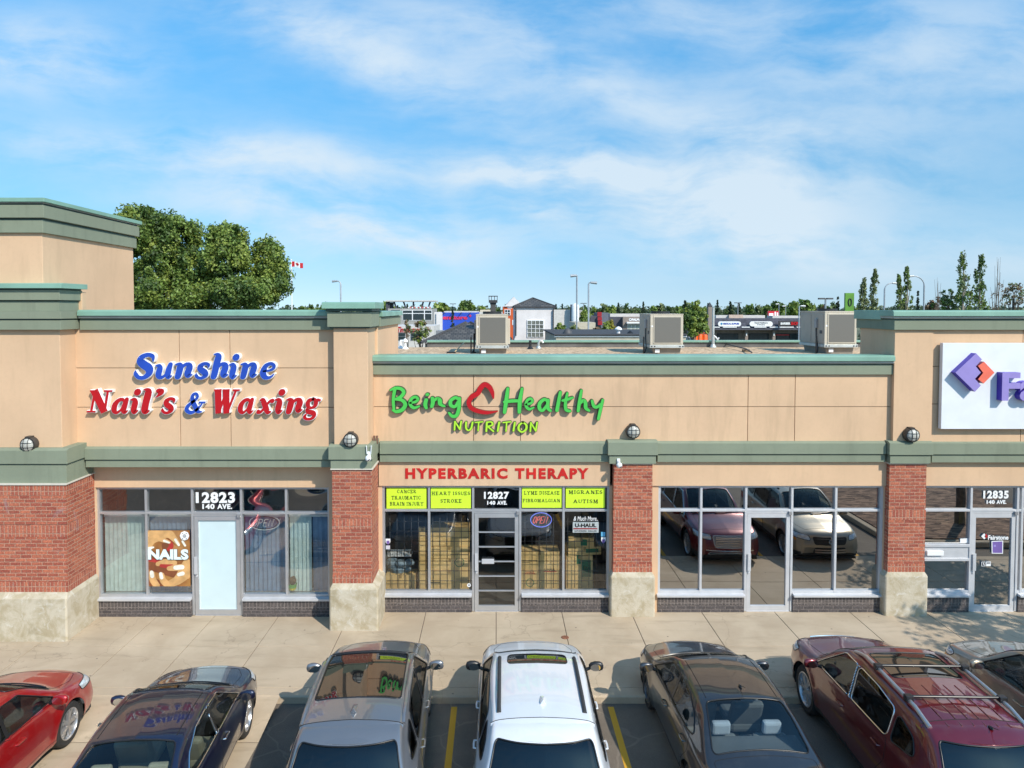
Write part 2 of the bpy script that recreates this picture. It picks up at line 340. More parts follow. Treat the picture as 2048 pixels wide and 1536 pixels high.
# ================================================================== THE GROUND
def ground():
    b = MB(); ys = [-60,-30,-14,-3.40]
    b.quad((-90,-70,-.13),(110,-70,-.13),(110,-3.36,-.13),(-90,-3.36,-.13))
    struct(b.build('parking_lot', M_asph))
    # sidewalk slabs with tooled joints, kerb face rounded
    b = MB(); joints = [-30,-12.6] + [PG(p,q,0)[0] for p,q in ((300,1262),(565,1240),(698,1262))] + [-.02,1.44,2.86,4.63,6.28,7.95,9.6,11.3,13,15,17,30]
    joints = [-30,-12.6,-10.9,-9.1,-7.35,-6.1,-4.72,-3.2,-1.55,-.01,1.43,2.95,4.50,6.10,7.75,9.4,11.1,12.8,14.5,16.2,18,40]
    for i in range(len(joints)-1):
        x0, x1 = joints[i]+.006, joints[i+1]-.006
        for y0, y1 in ((-3.12,-1.62),(-1.608,.3)):
            b.box(x0, x1, y0, y1, -.2, 0)
    struct(b.build('sidewalk', M_walk, bevel=.006))
    b = MB(); b.quad((-30,-3.3,-.012),(40,-3.3,-.012),(40,.3,-.012),(-30,.3,-.012)); struct(b.build('sidewalk_joint_bed', mat('joint_dirt', (.10,.08,.06), .95)))
    # flush concrete apron with a short ramp in front of the salon
    b = MB()
    for x0, x1 in ((-10.9,-8.45),(-8.44,-6.06),(-6.05,-3.72)):
        b.quad((x0,-8.9,-.121),(x1,-8.9,-.121),(x1,-4.5,-.121),(x0,-4.5,-.121)); b.quad((x0,-4.49,-.121),(x1,-4.49,-.121),(x1,-3.41,.003),(x0,-3.41,.003))
    struct(b.build('concrete_apron', M_walk))
    b = MB(); x = -30.0
    while x < 40:
        b.prism([(-3.40,-.2),(-3.40,-.02),(-3.375,.0),(-3.128,.0),(-3.128,-.2)], 'x', x+.004, x+2.996); x += 3
    struct(b.build('curb', M_walk, bevel=.008))
    for x in (-.72,1.945,4.62,7.28,9.9):
        b = MB(); b.quad((x-.055,-8.7,-.126),(x+.055,-8.7,-.126),(x+.05,-3.50,-.126),(x-.05,-3.50,-.126)); struct(b.build('parking_line', M_yel))
    # land beyond the mall, reaching the horizon
    b = MB(); b.quad((-3000,11.8,-.4),(3000,11.8,-.4),(3000,4000,-.4),(-3000,4000,-.4))
    struct(b.build('ground', mat('far_ground', (.12,.13,.07), .95, 0, .3, .02)))
    b = MB(); b.quad((-200,-2500,-.16),(3000,-2500,-.16),(3000,11.8,-.16),(-200,11.8,-.16)); b.quad((-3000,-2500,-.17),(-200,-2500,-.17),(-200,11.8,-.17),(-3000,11.8,-.17))
    struct(b.build('far_parking_lot', mat('far_asphalt', (.11,.10,.09), .95, 0, .2, .05)))
ground()
# ================================================================== THE STRIP MALL
mall = thing('commercial_building', 'long tan stucco strip mall with red brick piers, sage green bands and glass storefronts', 'building', (0,0,0))
def panels(b, xs, zs, y0, y1, g=.012, m=0):
    for i in range(len(xs)-1):
        for j in range(len(zs)-1):
            b.box(xs[i]+(g/2 if i else 0), xs[i+1]-(g/2 if i < len(xs)-2 else 0), y0, y1, zs[j]+(g/2 if j else 0), zs[j+1]-(g/2 if j < len(zs)-2 else 0), m)
# --- upper walls (panels with reveal joints over a joint backing)
zj1, zj2 = PZ(736,-.6), PZ(814.5,-.6)
b = MB(); panels(b, [-8.80,PX(360,-.6),PX(461,-.6),-3.37], [3.74,zj2,zj1,6.30], -.60, -.50)
b.box(-8.80,-3.37,-.50,-.42,3.70,6.30,1); b.build('sign_wall', [M_tan,M_groove], mall, bevel=.004)
b = MB(); zm = PZ(813.5,-.12); panels(b, [-2.655,PX(947,-.12),PX(1041,-.12),PX(1496,-.12),PX(1590,-.12),8.56], [3.72,zm,5.42], -.12, -.05)
b.box(-2.655,8.56,-.05,.1,3.70,5.42,1); b.build('sign_wall', [M_tan2,M_groove], mall, bevel=.004)
b = MB(); panels(b, [9.36,PX(2043,-.2),12.6,15], [3.72,PZ(808,-.2),PZ(733,-.2),6.30], -.20, -.12); b.box(9.36,15,-.12,.1,3.70,6.30,1)
b.box(8.53,9.354,-.225,.1,3.72,6.30,0); b.box(8.53,8.78,.10,1.20,5.2,6.30,0); b.build('sign_wall', [M_tan,M_groove], mall, bevel=.004)
# --- corner pier, shop pier uppers, tower
b = MB(); b.box(-13,-8.79,-1.12,-.3,3.80,6.32); b.box(-13,-8.72,-.46,-.3,6.6,7.0); b.build('pier_upper', M_tan, mall, bevel=.01)
b = MB(); b.box(-3.36,-2.655,-.80,.1,3.80,6.32); b.box(-2.90,-2.60,.105,3.3,5.2,6.32); b.build('pier_upper', M_tan, mall, bevel=.01)
b = MB(); b.box(-15,-9.18,-1.0,2.55,5.0,8.20); b.build('tower', M_tan, mall, bevel=.01)
# --- cornices
def cornice(x0, x1, yf, y1, zt, name='cornice', side0=False, side1=False, cap=True, d=.0):
    b = MB(); s0 = 1 if side0 else 0; s1 = 1 if side1 else 0
    b.box(x0-.05*s0, x1+.05*s1, yf-.06, y1, zt-.42, zt-.205, 0)
    b.box(x0-.035*s0, x1+.035*s1, yf-.045, y1, zt-.205, zt-.175, 3)
    b.box(x0-.09*s0, x1+.09*s1, yf-.11, y1, zt-.175, zt-.125, 2)
    if cap:
        b.prism([(yf-.15, zt-.125),(yf-.145, zt-.03),(yf-.10, zt),(y1, zt),(y1, zt-.125)], 'x', x0-.12*s0, x1+.12*s1, 1)
    return b.build(name, [M_sage,M_cap,M_strip,M_capdk], mall, bevel=.006)
cornice(-8.66, -3.37, -.60, -.2, 6.63)
cornice(-2.655, 8.53, -.12, .25, 5.655)
cornice(8.53, 15, -.225, .2, 6.62, side0=True); 
b = MB(); b.box(8.49,8.75,.2,1.32,6.20,6.415,0); b.box(8.45,8.75,.2,1.36,6.415,6.62,1); b.build('cornice', [M_sage,M_cap], mall, bevel=.006)
# corner pier cornice with its raised block
b = MB()
b.box(-13,-8.70,-1.22,-.4,6.23,6.42,0); b.box(-13,-8.72,-1.19,-.4,6.42,6.45,2); b.box(-13,-8.68,-1.25,-.4,6.45,6.60,0)
b.box(-13,-8.79,-1.13,-.4,6.60,6.80,0); b.box(-13,-8.80,-1.10,-.4,6.80,6.825,2); b.box(-13,-8.745,-1.18,-.4,6.825,7.03,0); b.box(-13,-8.765,-1.15,-.4,7.03,7.06,2)
b.prism([(-1.26,7.06),(-1.25,7.15),(-1.2,7.165),(-.35,7.165),(-.35,7.06)],'x',-13,-8.66,1); b.build('cornice', [M_sage,M_cap,M_capdk], mall, bevel=.006)
# shop pier cornice
b = MB(); b.box(-3.46,-2.56,-.90,.1,6.28,6.585,0); b.box(-3.42,-2.60,-.86,.1,6.25,6.28,2); b.box(-3.48,-2.54,-.92,.1,6.60,6.655,2)
b.prism([(-1.0,6.655),(-.99,6.77),(-.95,6.79),(.16,6.79),(.16,6.655)],'x',-3.55,-2.47,1); b.build('cornice', [M_sage,M_cap,M_capdk], mall, bevel=.006)
b = MB(); b.box(-2.95,-2.54,.11,3.36,6.26,6.46,0); b.box(-2.95,-2.57,.11,3.33,6.46,6.48,2); b.prism([(-2.95,6.48),(-2.49,6.48),(-2.50,6.585),(-2.54,6.60),(-2.95,6.60)],'y',.165,3.42,1)
b.build('cornice', [M_sage,M_cap,M_capdk], mall, bevel=.006)
# tower cornice
b = MB(); X1 = -9.18
b.box(-15,X1+.06,-1.06,2.61,8.18,8.44,0); b.box(-15,X1+.04,-1.04,2.59,8.44,8.475,2); b.box(-15,X1+.11,-1.11,2.66,8.475,8.73,0); b.box(-15,X1+.08,-1.08,2.63,8.73,8.76,2)
b.box(-15,X1+.12,-1.12,2.67,8.76,8.785,3); b.box(-15,X1+.16,-1.16,2.71,8.785,8.87,1); b.build('cornice', [M_sage,M_cap,M_capdk,M_strip], mall, bevel=.008)
# --- the sage bands over the windows
def band(segs, name='band'):
    b = MB()
    for x0, x1, yf, y1, zt, zm, zb, e0, e1 in segs:
        b.prism([(yf-.055, zm),(yf-.055, zt-.035),(yf+.02, zt),(y1, zt),(y1, zm)], 'x', x0-.055*e0, x1+.055*e1, 0)
        b.box(x0-.01*e0, x1+.01*e1, yf+.004, y1, zm-.018, zm, 1)
        b.box(x0-.02*e0, x1+.02*e1, yf-.02, y1, zb, zm-.018, 0)
    return b.build(name, [M_sage,M_capdk], mall, bevel=.004)
band([(-8.60,-3.44,-.63,-.28,3.765,3.50,3.335,0,0)])
band([(-13,-8.655,-1.23,-.28,3.85,3.545,3.15,0,1)])
band([(-3.40,-2.60,-.855,.1,3.85,3.55,3.355,1,1)])
band([(-2.52,2.44,-.16,.1,3.79,3.52,3.34,0,0)])
band([(2.44,3.40,-.28,.1,3.83,3.52,3.33,1,1)])
band([(3.48,8.40,-.16,.1,3.79,3.52,3.34,0,0)])
band([(8.47,9.30,-.26,.1,3.81,3.52,3.33,1,1)])
band([(9.38,15,-.2,.1,3.80,3.52,3.34,0,0)])
# --- fascia panels and jambs round the storefronts
b = MB(); b.box(-2.56,2.47,-.10,.12,2.80,3.34); b.box(-2.60,-2.495,-.06,.12,0,2.80); b.box(2.465,2.55,-.06,.12,0,2.80)
b.build('fascia', M_tan2, mall, bevel=.003)
b = MB(); b.box(3.36,8.52,-.10,.12,2.80,3.34); b.box(3.34,3.535,-.06,.12,0,2.80); b.box(8.445,8.56,-.06,.12,0,2.80); b.build('fascia', M_tan, mall, bevel=.003)
b = MB(); b.box(9.25,15,-.10,.12,2.80,3.34); b.build('fascia', M_tan, mall, bevel=.003)
b = MB(); b.box(-8.66,-3.36,-.31,-.12,2.82,3.40); b.box(-8.70,-8.61,-.31,-.12,0,2.82); b.box(-3.60,-3.38,-.31,-.12,0,2.82); b.build('fascia', M_tan, mall, bevel=.003)
# --- brick piers on concrete bases
def pier(x0, x1, yf, y1, zt, xb0, xb1, yb, soldiers, joint=2.32, topcap=True):
    b = MB(); zs = [.95]
    b.box(x0+.012, x1-.012, yf+.012, y1, .95, zt, 0)
    cuts = sorted([.95] + [z for s in soldiers for z in s] + [joint-.01, joint+.01, zt])
    for i in range(len(cuts)-1):
        a, c = cuts[i], cuts[i+1]
        if c-a < .03: continue
        sold = any(abs(a-s[0]) < .01 for s in soldiers)
        pr = .006 if sold else 0
        b.box(x0-pr, x1+pr, yf-pr, y1-.004, a+.0006, c-.0006, 1 if sold else 0)
    o = b.build('brick_pier', [M_brick, M_sold], mall)
    if topcap:
        t = MB(); t.box(x0-.03, x1+.03, yf-.03, y1, zt, zt+.022); t.build('pier_trim', mat('pale_trim', (.6,.55,.47), .7), mall)
    b = MB(); ch = .085
    pr = [(xb0,yb+ch*.35),(xb0+ch*.35,yb),(xb1-ch*.35,yb),(xb1,yb+ch*.35),(xb1,y1),(xb0,y1)]
    b.prism(pr, 'z', -.02, .86)
    n = len(pr); tp = [(min(max(p[0],x0),x1) if True else 0, max(p[1],yf) if p[1] < y1-.01 else y1) for p in pr]
    b.add([(p[0],p[1],.86) for p in pr]+[(p[0],p[1],.965) for p in tp], [(i,(i+1)%n,(i+1)%n+n,i+n) for i in range(n)]+[tuple(range(n,2*n))])
    b.build('pier_base', M_conc, mall, bevel=.012)
pier(-13, -8.625, -1.31, -.29, 3.13, -13.2, -8.585, -1.43, [(.95,1.16),(2.08,2.305),(2.92,3.13)])
pier(-3.395, -2.578, -.86, -.02, 3.335, -3.46, -2.44, -.96, [(.95,1.13),(2.09,2.305)])
pier(2.525, 3.36, -.24, .0, 3.31, 2.455, 3.425, -.31, [(.95,1.13),(2.09,2.305)])
pier(8.475, 9.27, -.22, .0, 3.31, 8.40, 9.335, -.27, [(.95,1.13),(2.09,2.305)])
# --- dark brick dado under the windows
def dado(x0, x1, yf, y1=.1):
    b = MB(); b.box(x0, x1, yf, y1, -.02, .165, 0); b.box(x0, x1, yf-.004, y1, .1656, .355, 1)
    b.build('dado', [M_dbrick, M_dsold], mall)
# --- storefronts: aluminium frame, sill, panes, door
def storefront(x0, x1, y, head, mull, doorx, gl, sill_z=.37, tr=2.245, jamb=.06, doorbars=0, doorglass=None, frame_m=None, panel=None, bow=.003):
    fm = frame_m or M_alu; w = .05; fy0, fy1 = y-.045, y+.06
    fr = MB(); zb = sill_z+.045
    d0, d1 = doorx
    fr.box(x0, x0+w, fy0, fy1, zb, head); fr.box(x1-w, x1, fy0, fy1, zb, head)
    fr.box(x0+w, x1-w, fy0, fy1, head-w, head)
    xs = [x0] + mull + [x1]
    for mx in mull:
        dm = abs(mx-d0) < .08 or abs(mx-d1) < .08
        fr.box(mx-w/2, mx+w/2, fy0, fy1, .01 if dm else zb, head-w)
    panes = []
    o = None
    for i in range(len(xs)-1):
        a = xs[i]+(w if i == 0 else w/2); c = xs[i+1]-(w if i == len(xs)-2 else w/2)
        isdoor = abs(xs[i]-d0) < .08
        fr.box(a, c, fy0+.003, fy1-.003, tr-w/2, tr+w/2)
        panes.append((a, c, tr+w/2, head-w, i, 'top'))
        if not isdoor:
            fr.box(a, c, fy0+.003, fy1-.003, zb, zb+.055)
            lo = zb+.055
            if panel and i in panel:
                p0, p1 = panel[i]
                fr.box(a, c, fy0-.01, fy1-.003, p1-.03, p1+.03); fr.box(a, c, fy0-.004, fy1-.003, p0-.03, p0+.03)
                fr.box(a, c, fy0+.02, fy1-.01, p0+.03, p1-.03)
                panes.append((a, c, p1+.03, tr-w/2, i, 'mid')); panes.append((a, c, lo, p0-.03, i, 'low'))
            else: panes.append((a, c, lo, tr-w/2, i, 'main'))
    o = fr.build('storefront_frame', fm, mall, bevel=.004)
    for a, c in ((x0-.03, d0-.03), (d1+.03, x1+.02)):
        if c-a > .2: sl = MB(); sl.prism([(y-.15,sill_z-.012),(y-.15,sill_z+.03),(y-.03,zb),(y+.06,zb),(y+.06,sill_z-.012)],'x',a,c); sl.build('sill', M_aluw, o, bevel=.003)
    for a, c, z0, z1, i, kind in panes:
        g = gl(i, kind) if callable(gl) else gl
        pane(a, c, z0, z1, y+.02, g, o, bow)
    # door leaf
    dr = MB(); a, c = d0+w/2+.008, d1-w/2-.008; zt = tr-w/2-.05; st = .085
    dr.box(d0+w/2, d1-w/2, fy0+.01, fy1-.01, zt+.006, tr-w/2)
    dy0, dy1 = y-.03, y+.03
    dr.box(a, a+st, dy0, dy1, .02, zt); dr.box(c-st, c, dy0, dy1, .02, zt); dr.box(a+st, c-st, dy0, dy1, zt-.09, zt); dr.box(a+st, c-st, dy0, dy1, .02, .13)
    for k in range(doorbars):
        zz = .13+(zt-.22)*(k+1)/(doorbars+1); dr.box(a+st, c-st, dy0-.004, dy1, zz-.009, zz+.009)
    dr.box(a, c, dy0-.015, dy1, -.01, .018)
    do = dr.build('door', fm, mall, bevel=.004)
    pane(a+st, c-st, .13, zt-.09, y+.004, doorglass or (gl(-1,'door') if callable(gl) else gl), do, bow*.5)
    h = MB(); h.box(a+.005, a+.075, dy0-.05, dy0-.035, .92, 1.30); h.box(a+.02, a+.05, dy0-.036, dy0, .95, .98); h.box(a+.02, a+.05, dy0-.036, dy0, 1.24, 1.27)
    h.lathe([(.0001,-.02),(.02,-.02),(.022,0)], (a+.04, dy0, .86), 'y', 12); h.build('handle', M_aluw, do, bevel=.002)
    h = MB(); h.box(c-.05, c+.02, dy0-.05, dy0, zt-.02, zt+.06); h.build('closer', M_grey, do, bevel=.003)
    return o, do
def pane(x0, x1, z0, z1, y, m, parent, bow=.003):
    b = MB(); n = 12; k = RND.uniform(.5, 1.4)*bow; tx, tz = RND.uniform(-.0015,.0015), RND.uniform(-.0015,.0015)
    for i in range(n+1):
        for j in range(n+1):
            u, v = i/n, j/n
            b.v.append((x0+(x1-x0)*u, y+k*16*u*(1-u)*v*(1-v)*.5 + tx*(u-.5)*2+tz*(v-.5)*2, z0+(z1-z0)*v))
    for i in range(n):
        for j in range(n):
            a = i*(n+1)+j; b.f.append([a, a+n+1, a+n+2, a+1]); b.m.append(0)
    o = b.build('window_pane', m, parent, fixn=False, smooth=180); return o
mx = [PX(857.5,0), PX(946,0), PX(1040.5,0), PX(1127.5,0)]
dado(-2.50, mx[1]-.03, -.075); dado(mx[2]+.03, 2.47, -.075)
MIDW, _ = storefront(-2.495, 2.465, 0, 2.80, mx, (mx[1], mx[2]), M_gmid, doorbars=5, bow=.006)
mr = [PX(1403.6,0), PX(1493.6,0), PX(1586,0), PX(1674,0)]
dado(3.53, mr[1]-.03, -.075); dado(mr[2]+.03, 8.45, -.075)
storefront(3.535, 8.445, 0, 2.80, mr, (mr[1], mr[2]), M_gtint, bow=.0012, frame_m=M_aluw)
YL = -.20
ml = [PX(289.8,YL), PX(382.6,YL), PX(480.7,YL), PX(571,YL)]
M_frost = mat('frosted_film', (.56,.68,.70), .25, 0, .02)
dado(-8.62, ml[1]-.03, YL-.10, 0); dado(ml[2]+.03, -3.40, YL-.10, 0)
storefront(-8.61, -3.595, YL, 2.815, ml, (ml[1], ml[2]), M_gleft, bow=.016, doorglass=M_frost)
mf = [PX(1945.3,0), PX(2038.7,0), 11.5, 12.5, 13.5]
dado(9.33, mf[0]-.03, -.075); dado(mf[1]+.03, 15, -.075)
storefront(9.33, 14.9, 0, 2.80, mf, (mf[0], mf[1]), M_gtint, panel={0: (PZ(1118,0), PZ(1090,0))}, bow=.0012, frame_m=M_aluw)
b = MB(); b.box(9.42, 9.78, -.075, -.03, PZ(1109,0), PZ(1100,0)); b.build('mail_slot', M_white, mall, bevel=.003)
# --- shop interiors
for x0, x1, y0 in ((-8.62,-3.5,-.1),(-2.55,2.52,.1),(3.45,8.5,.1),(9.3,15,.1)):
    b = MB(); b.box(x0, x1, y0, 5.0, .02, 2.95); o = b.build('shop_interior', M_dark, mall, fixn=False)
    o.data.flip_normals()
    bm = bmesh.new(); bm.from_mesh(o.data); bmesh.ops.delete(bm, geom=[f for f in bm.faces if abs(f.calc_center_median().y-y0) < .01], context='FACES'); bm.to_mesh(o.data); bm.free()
# --- roof
b = MB(); b.box(-16,16,.1,10.0,5.0,5.26); b.build('roof', M_grav, mall)
b = MB(); b.box(-2.5,15,10.0,10.2,5.0,5.44,0); b.box(-2.5,15,9.93,10.28,5.44,5.51,1); b.build('rear_parapet', [mat('parapet_membrane', (.13,.125,.12), .7, 0, .35, .8), M_cap], mall, bevel=.006)
b = MB(); b.box(-20,20,10.2,11.5,-.2,5.0); b.box(15,15.2,.1,11.5,-.2,5.4); b.box(-16.2,-15,-.2,11.5,-.2,5.3); b.build('rear_wall', M_tan, mall)
# ================================================================== STROKE LETTERS (brush and bold serif)
def crom(pts, k=6):
    P = [np.array(p, float) for p in pts]
    if len(P) < 3: return P
    out = []
    for i in range(len(P)-1):
        p0, p1, p2, p3 = P[max(i-1,0)], P[i], P[i+1], P[min(i+2,len(P)-1)]
        for j in range(k):
            t = j/k
            out.append(.5*((2*p1)+(-p0+p2)*t+(2*p0-5*p1+4*p2-p3)*t*t+(-p0+3*p1-3*p2+p3)*t**3))
    return out+[P[-1]]
def stroke_outline(pts, smooth=True, cap=True, grow=0.0, cw=1.0):
    """pts (x,y,w) -> list of (left,right) pairs with rounded ends"""
    q = crom(pts) if smooth else [np.array(p, float) for p in pts]
    n = len(q); L = []
    for i in range(n):
        t = q[min(i+1,n-1)][:2]-q[max(i-1,0)][:2]; t = t/(np.linalg.norm(t)+1e-9)
        nn = np.array([-t[1], t[0]]); w = max(q[i][2]*cw,.004)/2+grow
        if cap and i == 0:
            for a in (80,55,30): L.append((q[i][:2]-t*w*math.sin(rad(a))+nn*w*math.cos(rad(a)), q[i][:2]-t*w*math.sin(rad(a))-nn*w*math.cos(rad(a))))
        L.append((q[i][:2]+nn*w, q[i][:2]-nn*w))
        if cap and i == n-1:
            for a in (30,55,80): L.append((q[i][:2]+t*w*math.sin(rad(a))+nn*w*math.cos(rad(a)), q[i][:2]+t*w*math.sin(rad(a))-nn*w*math.cos(rad(a))))
    return L
def glyph_mesh(mb, strokes, box, y0, depth, face=0, side=0, shear=0.0, grow=0.0, cw=1.0, smooth=True, cap=True, ref=None):
    """fit strokes into the world box (x0,x1,z0,z1); back at y0, front at y0-depth"""
    outs = []
    for s in strokes:
        flat = isinstance(s, tuple)
        st = s[1] if flat else s
        outs.append(stroke_outline(st, smooth and not flat, cap and not flat, 0, cw))
    sh = lambda p: (p[0]+shear*p[1], p[1])
    allp = [sh(p) for o in outs for pr in o for p in pr]
    a, b = min(p[0] for p in allp), max(p[0] for p in allp); c, d = min(p[1] for p in allp), max(p[1] for p in allp)
    X0, X1, Z0, Z1 = box; sx, sz = (X1-X0)/(b-a), (Z1-Z0)/(d-c)
    g = grow/((sx+sz)/2)
    if grow:
        outs = [stroke_outline(s[1] if isinstance(s, tuple) else s, smooth and not isinstance(s, tuple), cap and not isinstance(s, tuple), g, cw) for s in strokes]
    for k, o in enumerate(outs):
        dd = depth+k*.0011
        fr, bk = [], []
        for l, r in o:
            for p in (l, r):
                p = sh(p); fr.append((X0+(p[0]-a)*sx, y0-dd, Z0+(p[1]-c)*sz)); bk.append((fr[-1][0], y0+.0, fr[-1][2]))
        n = len(o); m = len(fr); fs, ms = [], []
        base = len(mb.v)
        mb.v += fr+bk
        for i in range(n-1):
            mb.f.append([base+2*i, base+2*i+1, base+2*i+3, base+2*i+2]); mb.m.append(face)
            mb.f.append([base+m+2*i, base+m+2*i+2, base+m+2*i+3, base+m+2*i+1]); mb.m.append(side)
            mb.f.append([base+2*i, base+2*i+2, base+m+2*i+2, base+m+2*i]); mb.m.append(side)
            mb.f.append([base+2*i+1, base+m+2*i+1, base+m+2*i+3, base+2*i+3]); mb.m.append(side)
        mb.f.append([base, base+m, base+m+1, base+1]); mb.m.append(side)
        e = 2*(n-1); mb.f.append([base+e, base+e+1, base+m+e+1, base+m+e]); mb.m.append(side)
def FL(*p): return ('flat', list(p))
SERIF = {
 'S': [[(.62,.70,.05),(.57,.88,.13),(.38,.95,.14),(.17,.86,.19),(.13,.70,.24),(.29,.56,.27),(.50,.42,.27),(.55,.22,.22),(.38,.05,.15),(.18,.06,.13),(.04,.20,.13),(.02,.31,.05)]],
 'u': [[(-.04,.55,.06),(.08,.54,.15),(.13,.42,.21),(.12,.2,.22),(.19,.07,.17),(.33,.09,.11),(.47,.27,.08)], [(.53,.60,.17),(.50,.4,.21),(.50,.18,.21),(.55,.06,.14),(.66,.12,.05)]],
 'n': [[(-.05,.54,.06),(.07,.54,.15),(.12,.44,.21),(.12,.2,.21),(.11,.04,.20)], [(.16,.34,.07),(.27,.52,.12),(.41,.53,.17),(.46,.40,.21),(.44,.2,.21),(.48,.07,.16),(.60,.12,.05)]],
 's': [[(.39,.44,.04),(.37,.56,.11),(.22,.60,.12),(.09,.50,.17),(.13,.37,.19),(.28,.26,.2),(.34,.14,.17),(.22,.03,.11),(.08,.05,.10),(.0,.14,.10),(.0,.2,.04)]],
 'h': [[(-.03,.94,.05),(.07,.93,.14),(.13,.82,.21),(.12,.5,.21),(.12,.2,.21),(.11,.04,.20)], [(.16,.34,.07),(.27,.52,.12),(.41,.53,.17),(.46,.40,.21),(.44,.2,.21),(.48,.07,.16),(.60,.12,.05)]],
 'i': [[(-.05,.54,.06),(.07,.54,.15),(.13,.42,.21),(.12,.18,.21),(.17,.06,.15),(.29,.12,.05)], [(.15,.83,.24),(.16,.83,.24)]],
 'e': [[(.08,.30,.06),(.3,.33,.08),(.46,.42,.12),(.45,.54,.12),(.30,.60,.12),(.13,.50,.17),(.07,.28,.22),(.15,.1,.19),(.3,.04,.12),(.44,.09,.08),(.52,.19,.04)]],
 'N': [FL((.10,.0,.09),(.14,1,.09)), FL((.10,1,.27),(.64,0,.25)), FL((.66,1,.09),(.64,0.02,.09)), FL((-.06,.965,.07),(.26,.965,.07)), FL((-.08,.035,.07),(.28,.035,.07)), FL((.50,.965,.07),(.84,.965,.07))],
 'a': [[(.47,.47,.08),(.36,.59,.12),(.2,.55,.15),(.08,.37,.20),(.08,.16,.2),(.19,.04,.13),(.32,.11,.09),(.46,.32,.08)], [(.53,.59,.16),(.49,.35,.21),(.48,.15,.2),(.55,.05,.13),(.66,.13,.04)]],
 'l': [[(-.03,.94,.05),(.07,.93,.14),(.13,.82,.21),(.12,.4,.21),(.13,.16,.21),(.18,.05,.14),(.29,.11,.05)]],
 "'": [[(.10,.95,.17),(.14,.92,.2),(.16,.82,.14),(.05,.66,.03)]],
 '&': [[(.78,.48,.05),(.67,.3,.09),(.5,.11,.12),(.28,.02,.14),(.09,.12,.17),(.07,.27,.17),(.22,.45,.14),(.4,.6,.11),(.48,.75,.12),(.40,.88,.10),(.27,.85,.13),(.23,.70,.16),(.34,.46,.19),(.52,.2,.19),(.64,.07,.14),(.8,.06,.05)], FL((.58,.49,.07),(.90,.49,.07))],
 'W': [FL((.08,1,.25),(.22,0,.22)), FL((.24,.02,.09),(.44,.95,.09)), FL((.42,1,.25),(.56,0,.22)), FL((.58,.02,.09),(.84,.97,.09)), FL((-.08,.965,.07),(.24,.965,.07)), FL((.28,.965,.07),(.58,.965,.07)), FL((.70,.965,.07),(1.0,.965,.07))],
 'x': [[(.02,.55,.08),(.12,.54,.18),(.28,.3,.21),(.42,.08,.18),(.55,.08,.06)], [(.55,.52,.17),(.44,.5,.11),(.28,.3,.10),(.13,.09,.11),(.01,.08,.17)]],
 'g': [[(.3,.58,.11),(.12,.52,.17),(.08,.38,.2),(.16,.25,.15),(.3,.22,.10),(.44,.3,.16),(.47,.44,.19),(.40,.56,.13),(.3,.58,.11)], [(.42,.53,.07),(.52,.56,.10),(.64,.54,.10)], [(.14,.24,.09),(.08,.13,.13),(.2,.05,.17),(.42,.0,.19),(.48,-.12,.17),(.36,-.24,.11),(.14,-.25,.11),(.02,-.16,.13),(.09,-.05,.07)]]}
